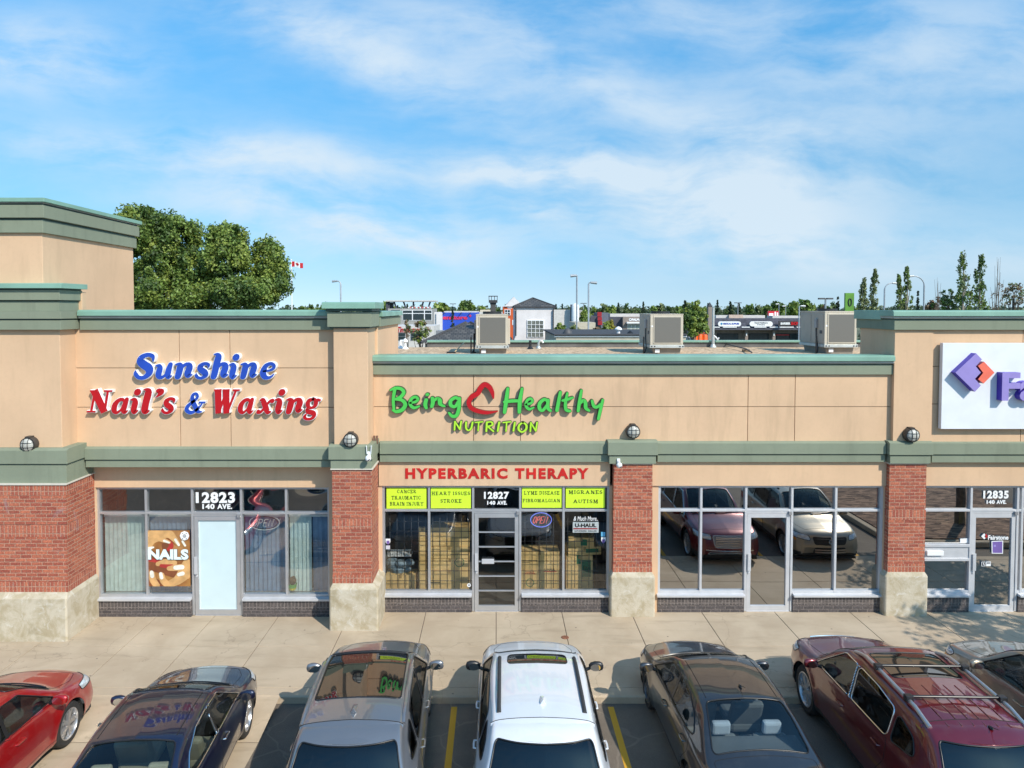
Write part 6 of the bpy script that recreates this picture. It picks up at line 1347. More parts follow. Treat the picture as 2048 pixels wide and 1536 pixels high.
# ================================================================== TREES
def leafmat(name, c, k=.5):
    m, nt, out = newmat(name); g = nd(nt, 'ShaderNodeNewGeometry')
    col = mixc(nt, g.outputs['Random Per Island'], mul(c, .6), mul(c, 1.45))
    p = nd(nt, 'ShaderNodeBsdfPrincipled', {'Base Color': col, 'Roughness': .55})
    t = nd(nt, 'ShaderNodeBsdfTranslucent', {'Color': col}); mx = nd(nt, 'ShaderNodeMixShader', {0: .3, 1: p.outputs[0], 2: t.outputs[0]})
    nt.links.new(mx.outputs[0], out.inputs[0]); return m
L_deep = leafmat('leaf_green', (.18,.26,.055)); L_yel = leafmat('leaf_yellow_green', (.25,.31,.06)); L_dark = leafmat('leaf_dark_green', (.075,.13,.03)); L_spr = leafmat('spruce_needles', (.045,.075,.038))
L_pop = leafmat('poplar_leaf', (.20,.24,.10)); L_dry = leafmat('dry_leaf', (.22,.15,.08)); L_gold = leafmat('golden_leaf', (.32,.27,.04)); M_bark = mat('bark', (.13,.10,.075), .95, 0, .3, 8, .6, 20); M_barkp = mat('pale_bark', (.30,.27,.22), .9, 0, .25, 8)
NPR = np.random.default_rng(3)
def foliage(name, clumps, size, per, mats, parent, off, flat=1.0):
    """clumps: (x,y,z,r); each gets `per` leaf faces scattered in its volume"""
    C = np.asarray(clumps, float); n = len(C)*per
    c = np.repeat(C, per, 0); d = NPR.normal(size=(n,3)); d /= np.linalg.norm(d, axis=1, keepdims=True)
    p = c[:,:3]+d*(c[:,3:4]*NPR.random((n,1))**.45)*np.array([1,1,flat])
    nrm = d+NPR.normal(size=(n,3))*.75; nrm /= np.linalg.norm(nrm, axis=1, keepdims=True)
    a = np.cross(nrm, NPR.normal(size=(n,3))); a /= np.linalg.norm(a, axis=1, keepdims=True); b = np.cross(nrm, a)
    s = size*NPR.uniform(.6,1.35,(n,1)); 
    v = np.stack([p-a*s, p+b*s*.55, p+a*s, p-b*s*.55], 1).reshape(-1,3)-np.array(off)
    me = bpy.data.meshes.new(name); me.from_pydata(v.tolist(), [], np.arange(4*n).reshape(-1,4).tolist())
    for m in mats: me.materials.append(m)
    if len(mats) > 1: me.polygons.foreach_set('material_index', np.repeat(NPR.integers(0, len(mats), len(C)), per).tolist())
    me.update(); o = bpy.data.objects.new(name, me); COL.objects.link(o); o.parent = parent; return o
def limbs(b, base, top, r, tips, m=0):
    b.tube([base, ((base[0]*.6+top[0]*.4), base[1]*.6+top[1]*.4, base[2]*.6+top[2]*.4), top], [r, r*.75, r*.35], 8, m)
    for i, t in enumerate(tips):
        k = .25+.6*RND.random(); s = [base[j]+(top[j]-base[j])*k for j in range(3)]; mid = [s[j]*.5+t[j]*.5+(.12*abs(t[0]-s[0]) if j == 2 else 0) for j in range(3)]
        b.tube([s, mid, t], [r*.38, r*.22, r*.06], 5, m)
def tree(name, label, base, h, lobes, nclump, cr, leaf, per, mats, bark=None, group=None, shell=.55):
    """lobes: (dx,dy,z,rx,ry,rz) ellipsoids relative to base"""
    t = thing(name, label, 'tree', base, 0, group); cl = []; vol = np.array([l[3]*l[4]*l[5] for l in lobes])**.67; vol = vol/vol.sum()
    for l, k in zip(lobes, vol):
        for _ in range(max(2, int(nclump*k))):
            d = NPR.normal(size=3); d /= np.linalg.norm(d); rr = shell+(1-shell)*NPR.random(); rr *= 1+.10*NPR.normal()
            cl.append((base[0]+l[0]+d[0]*l[3]*rr, base[1]+l[1]+d[1]*l[4]*rr, base[2]+l[2]+d[2]*l[5]*rr, cr*NPR.uniform(.55,1.25)))
    foliage('crown', cl, leaf, per, mats, t, base)
    b = MB(); tips = [cl[i][:3] for i in NPR.integers(0, len(cl), 9)]
    limbs(b, base, (base[0]+lobes[0][0]*.5, base[1], base[2]+h*.8), max(.06, h*.022), tips); b.build('trunk', bark or M_bark, t, smooth=True); return t
def at(px, d): return (px-CX)/F*d
def zat(py, d): return PZ(py, d-CAMD)
ZG = -.4
def ptree(label, pl, pr, pt, d, mats, pb=None, kind='broad', n=60, leaf=None, per=26, group='trees beyond the mall', name=None):
    x0, x1 = at(pl, d), at(pr, d); zt = zat(pt, d); w = x1-x0; xc = (x0+x1)/2; h = zt-ZG; base = (xc, d-CAMD, ZG); leaf = leaf or max(.12, .0030*d); px = d/F
    if kind == 'broad':
        zb = zat(pb, d) if pb else ZG+h*.25; lob = []
        for k in range(5):
            a = RND.uniform(-1,1); zz = RND.uniform(.3,.85); hh = zt-zb
            lob.append((a*w*.24, RND.uniform(-.2,.2)*w, zb-ZG+hh*zz*(1-.25*abs(a)) - hh*.08, w*RND.uniform(.24,.34), w*.3, hh*RND.uniform(.20,.30)))
        lob.append((RND.uniform(-.1,.1)*w, 0, zt-ZG-(zt-zb)*.27, w*.26, w*.26, (zt-zb)*.27)); lob.append((0,0,(zb+zt)/2-ZG,w*.44,w*.4,(zt-zb)*.33))
        return tree(name or 'broadleaf_tree', label, base, h, lob, n, max(w*.10, leaf*1.5), leaf, per, mats, None, group)
    if kind == 'poplar':
        t = thing(name or 'poplar_tree', label, 'tree', base, 0, group); cl = []
        for _ in range(int(n*1.9)):
            f = NPR.random()**.85; rr = w*.5*(min(1, .35+f*2.2))*(1-f**3.2*.85)*NPR.random()**.5; a = NPR.random()*6.283
            cl.append((xc+rr*math.cos(a)+.10*w*math.sin(f*9+xc), base[1]+rr*math.sin(a), ZG+h*(.10+.89*f), w*.085*NPR.uniform(.7,1.4)))
        foliage('crown', cl, leaf*.72, max(10, per//2), mats, t, base, 2.6); b = MB(); b.tube([base, (xc, base[1], ZG+h*.9)], [h*.014, h*.004], 6)
        for _ in range(10): f = NPR.random()*.7; b.tube([(xc,base[1],ZG+h*f), (xc+NPR.uniform(-.4,.4)*w, base[1]+NPR.uniform(-.3,.3), ZG+h*(f+.2))], [h*.006, h*.002], 4)
        b.build('trunk', M_barkp, t); return t
    if kind == 'bare':
        t = thing(name or 'bare_tree', label, 'tree', base, 0, group); b = MB()
        for k in range(26):
            a = RND.uniform(-1,1); tx = xc+a*w*.5; hz = ZG+h*(1-.35*abs(a))*RND.uniform(.75,1); b.tube([(xc+a*w*.08, base[1], ZG), (xc+a*w*.35, base[1]+RND.uniform(-.3,.3), ZG+(hz-ZG)*.55), (tx, base[1]+RND.uniform(-.5,.5), hz)], [px*1.0, px*.55, px*.2], 4)
        b.build('twigs', mat('dry_twigs', (.24,.17,.12), .9, 0, .2), t); cl = [(xc+RND.uniform(-.4,.4)*w, base[1], ZG+h*RND.uniform(.2,.75), w*.12) for _ in range(46)]; foliage('crown', cl, leaf*.5, 9, [L_dry], t, base); return t
    # spruce: drooping tiers
    t = thing(name or 'spruce_tree', label, 'tree', base, 0, group); cl = []
    for _ in range(150):
        f = NPR.random()**1.3; rr = w*.5*(1-f)**.85*NPR.random()**.5; a_ = NPR.random()*6.283; tier = .5+.5*math.sin(f*45)
        cl.append((xc+rr*(.75+.35*tier)*math.cos(a_), base[1]+rr*math.sin(a_), ZG+h*(.10+.9*f)-.10*rr, max(w*.085*(1.15-f), px*.8)))
    foliage('crown', cl, leaf*.6, 9, mats, t, base, .7); b = MB(); b.tube([base, (xc, base[1], ZG+h*.97)], [max(h*.016,px*.6), px*.2], 6); b.build('trunk', M_bark, t); return t
# the big elm behind the salon
D0 = 40.0; bx = at(418, D0); base = (bx, D0-CAMD, ZG)
def E(px, py, rx, rz, ry=None): return (at(px,D0)-bx, RND.uniform(-.8,.8), zat(py,D0)-ZG, rx*D0/F, (ry or rx)*D0/F, rz*D0/F)
tree('elm_tree', 'large bushy green elm rising behind the salon parapet', base, 10.5, [E(300,520,58,88), E(352,478,44,46), E(300,462,46,40), E(462,512,48,46), E(458,480,36,28), E(532,522,32,40), E(540,562,36,36), E(500,585,60,28), E(420,592,70,26), E(330,590,74,30), E(395,545,46,42)], 800, .46, .092, 140, [L_deep, L_deep, L_yel, L_dark], None, None, .70)
# planter with a small tree right of the beige car: throws the leaf shade on the finance shop
b = MB(); b.prism([(11.2,-10.5),(11.9,-11.2),(17.5,-11.2),(17.5,-4.4),(12.0,-4.4),(11.2,-5.2)], 'z', -.13, .03); struct(b.build('planter_curb', M_walk, bevel=.03))
def mulch():
    m, nt, out = newmat('bark_mulch'); g = nd(nt, 'ShaderNodeNewGeometry').outputs['Position']; v = nd(nt, 'ShaderNodeTexVoronoi', {'Vector': nd(nt, 'ShaderNodeMapping', {'Vector': g, 'Scale': (5,16,9), 'Rotation': (0,0,.6)}).outputs[0], 'Scale': 1.0}); c = nd(nt, 'ShaderNodeSeparateColor', {0: v.outputs['Color']})
    princ(nt, out, mixc(nt, c.outputs[0], (.06,.03,.018), (.36,.22,.14)), .95, 0, bump(nt, c.outputs[1], 1, .05)); return m
b = MB(); b.prism([(11.4,-10.4),(12.0,-11.0),(17.4,-11.0),(17.4,-4.6),(12.1,-4.6),(11.4,-5.3)], 'z', .0, .06); struct(b.build('mulch_bed', mulch()), 'stuff')
tree('planter_tree', 'small green tree in the mulch planter beside the finance shop', (14.1,-5.9,.05), 6.3, [(0,0,4.9,1.5,1.5,1.0),(-.8,.3,4.3,1.1,1.1,.8),(.9,-.2,4.2,1.1,1.1,.8),(.1,.8,3.6,1.2,1.1,.7),(-.5,-.6,3.7,1.0,1.0,.7)], 120, .42, .085, 46, [L_deep, L_dark])
# ================================================================== BEHIND THE MALL
def wbox(b, pl, pr, pt, pb, d, depth, m=0):
    b.box(at(pl,d), at(pr,d), d-CAMD, d-CAMD+depth, (ZG if pb is None else zat(pb,d)), zat(pt,d), m)
def bld(name, label, pl, pr, d, cat='building'): return thing(name, label, cat, (at((pl+pr)/2,d), d-CAMD, ZG))
C_grey = mat('grey_cladding', (.36,.35,.33), .8); C_tan = mat('beige_render', (.50,.44,.34), .85); C_white = mat('white_render', (.70,.66,.65), .9, 0, .05, 2); C_slate = mat('slate_cladding', (.065,.065,.085), .7); C_taupe = mat('taupe_brick', (.26,.21,.18), .9)
C_glass = mat('dark_window', (.03,.045,.05), .08); C_oran = mat('orange_render', (.58,.10,.025), .8); C_blue = mat('blue_wall_paint', (.02,.075,.50), .7); C_pale = mat('pale_wall', (.58,.55,.52), .85); C_roofd = mat('dark_roofing', (.05,.05,.055), .85)
def tilemat():
    m, nt, out = newmat('black_roof_tiles'); g = nd(nt, 'ShaderNodeNewGeometry').outputs['Position']; s = nd(nt, 'ShaderNodeSeparateXYZ', {0: g})
    v = nd(nt, 'ShaderNodeCombineXYZ', {0: s.outputs[0], 1: mth(nt, 'MULTIPLY', s.outputs[2], 2.0)}).outputs[0]
    w = nd(nt, 'ShaderNodeTexBrick', {'Vector': v, 'Color1': (.065,.06,.055,1), 'Color2': (.135,.12,.105,1), 'Mortar': (.014,.013,.012,1), 'Scale': 1.0, 'Mortar Size': .035, 'Mortar Smooth': 1.0, 'Brick Width': .30, 'Row Height': .20})
    princ(nt, out, w.outputs[0], .6, 0, bump(nt, w.outputs[1], -.8, .05)); return m
C_tile = tilemat()
# flat roofed neighbour just behind, with its own pipes
d = 40.0; t = bld('flat_roof_building', 'low tan building with black roof edge directly behind the gravel roof', 1112, 1365, d); b = MB(); wbox(b,1112,1372,672,None,d,9); b.build('wall', C_tan, t); b = MB(); wbox(b,1108,1375,668.2,671.5,d-.15,9.3); b.build('roof_edge', C_roofd, t, bevel=.03)
b = MB(); wbox(b,1109,1374,671.6,674,d-.08,.3); b.build('flashing', M_white, t)
def vpipe(lab, px, pt, d, r, m, hook=False):
    x, y = at(px,d), d-CAMD; z = zat(pt,d); b = MB(); 
    if hook: b.tube([(x,y,4.4),(x,y,z-.1),(x+.08,y,z),(x+.25,y,z-.05)], r, 8); b.ball((x+.03,y-.05,z-.35), r*2.6, 6, 0, (1,.8,1.8))
    else: b.tube([(x,y,4.4),(x,y,z)], r, 8); b.lathe([(r*2.2,-.02),(r*2.2,.05),(r*.8,.16),(.001,.18)], (x,y,z), 'z', 10)
    tag(b.build('roof_vent', m, smooth=True), lab, 'vent')
vpipe('tall white capped vent on the low tan building', 1237, 659, 41, .10, M_white); vpipe('black vent pipe near the left side of the middle rooftop unit', 1260.5, 667, 41, .08, M_black); vpipe('dark hooded vent with white pipe beside the white house', 1134, 663, 41, .12, M_dgrey, True)
# white house with hipped tile roof
d = 50.0; t = bld('white_house', 'small white rendered house with black hipped tile roof and grid window', 1028, 1109, d); b = MB(); wbox(b,1029,1108,613,None,d,4.0); b.build('wall', C_white, t)
def hip(b, pl, pr, pe, pt, d, depth, apex, m=0):
    x0,x1,xa = at(pl,d),at(pr,d),at(apex,d); y0 = d-CAMD-.15; y1 = y0+depth+.3; z0, z1 = zat(pe,d), zat(pt,d+depth*.5); ya = (y0+y1)/2
    b.add([(x0,y0,z0),(x1,y0,z0),(x1,y1,z0),(x0,y1,z0),(xa,ya,z1),(xa,ya+.02,z1)], [(0,1,4),(1,2,5,4),(2,3,5),(3,0,4,5)], m); b.box(x0,x1,y0,y1,z0-.08,z0,m+1)
    for a,c in (((x0,y0,z0),(xa,ya,z1)),((x1,y0,z0),(xa,ya,z1))): b.tube([a,c],.06,6,m+1)
b = MB(); hip(b,1026,1112,613,596,d,4.0,1068.5); b.build('roof', [C_tile, C_roofd], t)
w = MB(); wbox(w,1054,1088,640,675,d-.06,.06); w = w.build('window', M_white, t); b = MB(); wbox(b,1055.5,1086.5,641.5,673.5,d-.075,.012); b.build('pane', mat('window_with_blind', (.16,.17,.15), .1, 0, .5, .9), w)
b = MB()
for k in range(1,4): wbox(b,1055+k*7.9-.45,1055+k*7.9+.45,641.5,673.5,d-.11,.03); wbox(b,1055.5,1086.5,641.5+k*8-.45,641.5+k*8+.45,d-.125,.012)
b.build('muntin', M_white, w)
b = MB()
for px, s in ((1029.5,1),(1108.5,-1)): x = at(px,d); y = d-CAMD-.12; b.tube([(x-s*.06,y,zat(614,d)),(x,y,zat(617,d)),(x+s*.08,y,zat(620,d)),(x+s*.08,y,zat(672,d))], .05, 6)
b.build('downspout', C_roofd, t, smooth=True)
b = MB(); y = d-CAMD-.6; b.prism([(at(1104,d),zat(669,d)),(at(1122,d),zat(683,d)),(at(1122,d),zat(686,d)),(at(1104,d),zat(672,d))],'y',y,y+.5); b.build('porch_roof', C_tan, t)
# tile roofed restaurant with a dark chimney
d = 45.0; t = bld('tiled_building', 'building with a broad black tiled hip roof and square dark chimney', 845, 1010, d); b = MB(); wbox(b,850,1015,688,None,d,8); b.build('wall', C_taupe, t)
b = MB(); x0,x1 = at(842,d),at(1028,d); y0 = d-CAMD-.3; zt0 = zat(685,d); xa = at(932,d+4); za = zat(644.5,d+4); y1 = y0+8.6; b.add([(x0,y0,zt0),(x1,y0,zt0),(x1,y1,zt0),(x0,y1,zt0),(xa,y0+4.2,za),(xa+.3,y0+4.2,za)], [(0,1,5,4),(1,2,5),(2,3,4,5),(3,0,4)])
for a,c in (((x0,y0,zt0),(xa,y0+4.2,za)),((x1,y0,zt0),(xa+.3,y0+4.2,za))): b.tube([a,c],.09,6,1)
r = b.build('roof', [C_tile, C_roofd], t); ch = MB(); wbox(ch,981,991.5,608,660,d+1,.38); ch = ch.build('chimney', mat('chimney_metal', (.075,.07,.068), .7), r)
b = MB(); wbox(b,977.5,995,600,605.5,d+.9,.58); wbox(b,980,992.5,605.5,609,d+.98,.42)
for px in (978,983,989,994.5): wbox(b,px-.6,px+.6,592.5,600,d+.9,.05)
wbox(b,977,995.5,591.5,593,d+.89,.58); b.build('chimney_cap', C_roofd, ch)
# coffee shop
d = 78.0; t = bld('coffee_shop', 'pale coffee shop with red script sign beyond the left end of the gravel roof', 790, 870, d); b = MB(); wbox(b,785,868,652,None,d,8); b.build('wall', C_pale, t)
b = MB(); lettering(b, 'Tim Hortons', at(796,d), at(841,d), zat(665,d), zat(653.5,d), d-CAMD-.02, .05, .02, .35); b.build('sign_lettering', M_red, t)
for a,c in ((797,810),(822,840)): 
    w = MB(); wbox(w,a-1,c+1,664,681,d-.05,.05); w = w.build('window', M_grey, t); b = MB(); wbox(b,a,c,666,672,d-.07,.015); wbox(b,a,c,673,680,d-.07,.015); b.build('pane', C_glass, w)
for px in (800,806,812,826): pass
# glass fronted two storey showroom behind it
d = 140.0; t = bld('glass_showroom', 'two storey glass fronted showroom with slanted roof terrace frame', 772, 866, d); b = MB(); wbox(b,776,864,617,None,d,12); wbox(b,772,776,604,640,d,8,1); b.build('wall', [C_grey, C_slate], t)
b = MB(); wbox(b,771,868,600.5,603,d-.5,10); b.build('roof', C_pale, t)
b = MB()
for px, s in ((776,0),(786,5),(805,5),(825,0),(845,-4),(859,-5)): 
    y = d-CAMD+.2; b.prism([(at(px,d),zat(603,d)),(at(px+3,d),zat(603,d)),(at(px+3+s,d),zat(617,d)),(at(px+s,d),zat(617,d))],'y',y,y+.4)
b.build('roof_strut', C_slate, t)
for a,c in ((806,824),(826,848),(850,863)):
    w = MB(); wbox(w,a-1,c+1,620,641,d-.08,.08); w = w.build('window', M_white, t); b = MB(); wbox(b,a,c,621,626,d-.1,.015); wbox(b,a,c,627.5,640,d-.1,.015); b.build('pane', C_glass, w)
b = MB(); wbox(b,782,800,620,627,d-.05,.06); b.build('window', C_glass, t)
b = MB(); 
for k in range(12): wbox(b,816+k*3.9,818.6+k*3.9,613.5,616.6,d-.08,.08,k%2)
b.build('sign_lettering', [M_white, mat('pink_letters', (.55,.10,.10), .5)], t)
d = 100.0; t = bld('grey_shed', 'grey flat shed with parked white vans painted front below the glass showroom', 802, 870, d) if False else None
# blue store
d = 120.0; t = bld('blue_store', 'blue walled store with pink red lettering and white side wall', 868, 955, d); b = MB(); wbox(b,884,955.5,625,None,d,12); b.build('wall', C_blue, t); b = MB(); wbox(b,872.5,883.9,626,None,d-1.5,13.6); wbox(b,868.5,872.4,624.5,None,d-1.2,12); b.build('side_wall', C_white, t)
b = MB(); wbox(b,888,955,622.5,624.9,d+.2,11); b.build('roof', C_pale, t); b = MB(); lettering(b, 'enstore', at(885.5,d), at(935,d), zat(639,d), zat(631.5,d), d-CAMD-.03, .06, .05); b.build('sign_lettering', mat('pink_red_letters', (.62,.03,.10), .5), t)
b = MB(); wbox(b,938,943,631,632.5,d-.08,.05); wbox(b,939.8,941.4,629.2,634.3,d-.09,.05); b.build('sign_cross', mat('pink_cross', (.62,.03,.10), .5), t)
b = MB()
for px in (886,902,920,938): b.prism([(at(px,d),zat(627.5,d)),(at(px+3,d),zat(624.5,d)),(at(px+4,d),zat(624.9,d)),(at(px+1,d),zat(628,d))],'y',d-CAMD-.7,d-CAMD-.02)
b.build('wall_lamp_arm', C_roofd, t)
b = MB(); wbox(b,872,889,661,678,62,1.5); tag(b.build('rooftop_unit', M_grey, bevel=.03), 'plain grey rooftop box standing before the blue store', 'air conditioner')
# distant pale stores, orange store
d = 170.0; t = bld('pale_store', 'long pale store between the blue store and the dark chimney', 955, 1006, d); b = MB(); wbox(b,950,1008,624,None,d,15); wbox(b,960,985,619.5,624,d+3,6,1); b.build('wall', [C_pale, C_tan], t)
d = 130.0; t = bld('orange_store', 'orange walled store with a pointed white gable left of the white house', 1005, 1046, d); b = MB(); wbox(b,1006,1046,613,None,d,10); b.build('wall', C_oran, t)
b = MB(); b.prism([(at(1009,d),zat(613,d)),(at(1027.5,d),zat(593.5,d)),(at(1046,d),zat(613,d))],'y',d-CAMD-.3,d-CAMD+9); b.build('gable', C_white, t); w = MB(); wbox(w,1009,1021,619,630.5,d-.1,.1); w = w.build('window', M_white, t); b = MB(); wbox(b,1010.3,1014.4,620,624.4,d-.13,.02); wbox(b,1015.6,1019.8,620,624.4,d-.13,.02); wbox(b,1010.3,1014.4,625.6,629.8,d-.13,.02); wbox(b,1015.6,1019.8,625.6,629.8,d-.13,.02); b.build('pane', C_glass, w)
b = MB(); wbox(b,1015,1024,614.8,616.8,d-.06,.06); wbox(b,1024.6,1026.6,640,650,d-.06,.06); b.build('sign_lettering', M_white, t)
d = 110.0; t = bld('grey_warehouse', 'grey beige warehouse with a white domed silo right of the white house', 1108, 1172, d); b = MB(); wbox(b,1106,1143,619.5,None,d,9); wbox(b,1143,1172,619.8,None,d+2,9,1); b.build('wall', [C_pale, C_grey], t); b = MB(); xs_, ys_ = at(1149,d), d-CAMD-1; b.lathe([(.6,zat(660,d)),(.6,zat(612,d)),(.42,zat(608.5,d)),(.001,zat(606,d))],(xs_,ys_,0),'z',16); b.build('silo', M_white, t, smooth=True)
b = MB(); wbox(b,1141,1145,609,645,d-1,.4); b.build('ladder_duct', C_slate, t)
d = 95.0; t = bld('tan_store', 'low tan store with a grey base behind the two tall lamp posts', 1155, 1192, d); b = MB(); wbox(b,1150,1191,645,659,d,8); wbox(b,1150,1191,659,None,d+.05,8,1); b.build('wall', [C_tan, C_grey], t)
# slate fashion store
d = 105.0; t = bld('slate_store', 'slate and taupe store with white letters over tall pale windows', 1180, 1292, d); b = MB(); wbox(b,1181,1202,632,None,d+1,8); wbox(b,1202,1217,625.5,None,d,8,1); wbox(b,1217,1246,634,None,d+.5,8); wbox(b,1246,1296,634,None,d-.5,9,2); b.build('wall', [C_slate, mat('blue_grey_cladding', (.12,.13,.17), .7), C_taupe], t)
b = MB(); wbox(b,1220,1290,627.5,634,d+4,3); b.build('roof_screen', C_pale, t); b = MB(); lettering(b, 'PALMA', at(1262,d), at(1281,d), zat(641.3,d), zat(636.8,d), d-CAMD-.53, .05, .05); b.build('sign_lettering', M_white, t)
b = MB(); b.tube([(at(1259,d)+.16*math.cos(a),d-CAMD-.55,zat(639,d)+.16*math.sin(a)) for a in [rad(20*i) for i in range(18)]], .05, 5, closed=True); b.build('sign_emblem', M_white, t)
b = MB(); wbox(b,1254,1292,644,647,d-1.2,.7); b.build('canopy', M_white, t)
for k in range(4): 
    w = MB(); wbox(w,1255+k*8,1262.4+k*8,648,667,d-.56,.06); w = w.build('window', M_white, t); b = MB(); wbox(b,1255.7+k*8,1261.7+k*8,649.5,666,d-.58,.015); b.build('pane', mat('pale_green_glass', (.34,.38,.34), .1), w)
d = 70.0; x, y = at(1199,d), d-CAMD; t = thing('pylon_sign', 'narrow dark red pylon sign on a black post before the slate store', 'sign', (x,y,ZG)); b = MB(); b.tube([(x,y,ZG),(x,y,zat(650,d))], .09, 8); b.build('post', M_black, t); b = MB()
for k,(a,c) in enumerate(((624,633),(634,641),(642,650))): b.box(x-.22+.03*k,x+.20+.03*k,y-.12,y+.12,zat(c,d),zat(a,d))
b.build('panel', mat('dark_red_panel', (.32,.012,.02), .5), t)
# strip mall on the right with white oval signs
d = 88.0; t = bld('slate_roof_mall', 'low mall with slate mansard roof and white oval signs beyond the right rooftop units', 1416, 1640, d); b = MB(); wbox(b,1424,1680,660,None,d+1.2,12); b.build('wall', C_taupe, t)
y0 = d-CAMD; b = MB(); b.prism([(y0-.2,zat(656,d)),(y0+.9,zat(637,d+1)),(y0+8,zat(637,d+1)),(y0+8,zat(656,d))],'x',at(1424,d),at(1680,d)); b.build('roof', mat('slate_shingles', (.055,.055,.072), .85, 0, .35, 3), t)
b = MB(); wbox(b,1424,1680,656,660,d-.4,1.8); b.build('fascia', C_slate, t); b = MB(); wbox(b,1432,1530,630.5,637,d+5,2); wbox(b,1545,1600,631.5,637,d+5,2,0); wbox(b,1458,1486,629.5,637,d+4.6,.5,1); b.build('roof_screen', [C_pale, mat('peach_screen', (.55,.42,.34), .8)], t)
def pill(b, pl, pr, pt, pb, d, y, m=0):
    x0,x1,z0,z1 = at(pl,d),at(pr,d),zat(pb,d),zat(pt,d); r = (z1-z0)/2; zc = (z0+z1)/2
    P = [(x0+r-r*math.sin(a), zc+r*math.cos(a)) for a in [math.pi*i/8 for i in range(9)]]+[(x1-r+r*math.sin(a), zc-r*math.cos(a)) for a in [math.pi*i/8 for i in range(9)]]; b.prism(P,'y',y-.12,y,m)
for (pl,pr),wds,col,em in (((1434,1480),('MEDICAL SUPPLIES',''),M_blue,True),((1497,1543),('Dental Healthcare','& Dentistry'),M_dgrey,False)):
    b = MB(); pill(b,pl,pr,642.6,652.6,d,y0-.3); so = b.build('oval_sign', M_white, t); b = MB()
    if em: lettering(b, wds[0], at(1444.5,d), at(1476,d), zat(649,d), zat(645.6,d), y0-.425, .02, .03)
    else: lettering(b, wds[0], at(1507,d), at(1533,d), zat(646.7,d), zat(644,d), y0-.425, .02, .02); lettering(b, wds[1], at(1512,d), at(1528,d), zat(650.7,d), zat(648.2,d), y0-.425, .02, .02)
    b.build('lettering', col, so)
    if em: b = MB(); xx, zz = at(1441,d), zat(647.4,d); b.prism([(xx-.17,zz),(xx,zz+.17),(xx+.17,zz),(xx,zz-.17)],'y',y0-.44,y0-.421); b.build('emblem', mat('teal_emblem', (.02,.22,.42), .5), so)
b = MB(); lettering(b, 'BARBER', at(1559,d), at(1578.5,d), zat(649.2,d), zat(644.6,d), y0-.32, .05, .06); b.build('sign_lettering', M_white, t); b = MB(); lettering(b, 'SHOP', at(1579.5,d), at(1594,d), zat(650.2,d), zat(643.4,d), y0-.32, .05, .06); b.build('sign_lettering', M_red, t)
b = MB(); wbox(b,1557,1596,642,652.5,d-.28,.1); b.build('sign_board', C_roofd, t); b = MB()
for a,c in ((1429,1440),(1446,1474),(1484,1500),(1509,1533),(1540,1556),(1559,1588),(1594,1604)): wbox(b,a,c,653.4,655.2,d-.5,.12)
b.build('light_strip', M_white, t)
for a,c,n in ((1436,1476,4),(1499,1537,4),(1554,1578,3),(1581,1600,2)):
    w = MB(); wbox(w,a-1,c+1,667,681,d+1.1,.1); w = w.build('window', C_roofd, t); b = MB()
    for k in range(n): wbox(b,a+(c-a)*k/n+.4,a+(c-a)*(k+1)/n-.4,668.5,680,d+1.06,.04)
    b.build('pane', C_glass, w)
b = MB(); wbox(b,1553,1579,668.6,671.2,d+1.0,.05); b.build('window_banner', M_red, t)
for px in (1493.5,1548.5): 
    b = MB(); wbox(b,px-2.8,px+2.8,660,None,d+.2,.5); p_ = b.build('column', C_taupe, t); b = MB(); wbox(b,px-1,px+1,666.5,671.5,d+.1,.12); b.build('sconce', M_white, p_)
d = 84.0; t = bld('brick_tower', 'narrow grey brick tower with a dark pointed roof beside the service mast', 1416, 1424, d); b = MB(); wbox(b,1416.5,1424,613,None,d,.5); b.build('wall', C_taupe, t); b = MB(); b.frustum((at(1416,d),at(1424.5,d),d-CAMD-.05,d-CAMD+.55,zat(613,d)),(at(1420,d),at(1420.6,d),d-CAMD+.22,d-CAMD+.28,zat(604.5,d))); b.build('roof', C_roofd, t)
# red box sign, green banner
d = 95.0; t = thing('box_sign', 'red box sign with white marks above the slate roofed mall', 'sign', (at(1546,d), d-CAMD, ZG)); b = MB(); wbox(b,1536.5,1557,622,635,d,.5); b.build('panel', mat('red_sign_panel', (.55,.015,.03), .4), t)
b = MB(); wbox(b,1538,1546.5,626.5,632,d-.04,.04); wbox(b,1549,1552,623.5,631,d-.04,.04); wbox(b,1553.5,1556,625,633,d-.04,.04); b.build('mark', M_white, t); b = MB(); wbox(b,1541,1543,635,None,d+.2,.2); wbox(b,1551,1553,635,None,d+.2,.2); b.build('post', M_grey, t)
d = 60.0; t = thing('banner_sign', 'tall green banner sign with a dark oval ring left of the poplars', 'sign', (at(1699,d), d-CAMD, ZG)); b = MB(); wbox(b,1690,1707.5,586,640,d,.2); b.build('panel', mat('green_panel', (.10,.26,.025), .5, 0, .15, 1), t); b = MB(); x, z = at(1699,d), zat(604.5,d); b.tube([(x+.13*math.cos(a),d-CAMD-.02,z+.31*math.sin(a)) for a in [rad(18*i) for i in range(20)]], .045, 6, closed=True); b.build('ring', M_black, t)
b = MB(); wbox(b,1697.5,1700,640,None,d+.05,.12); b.build('post', M_grey, t)
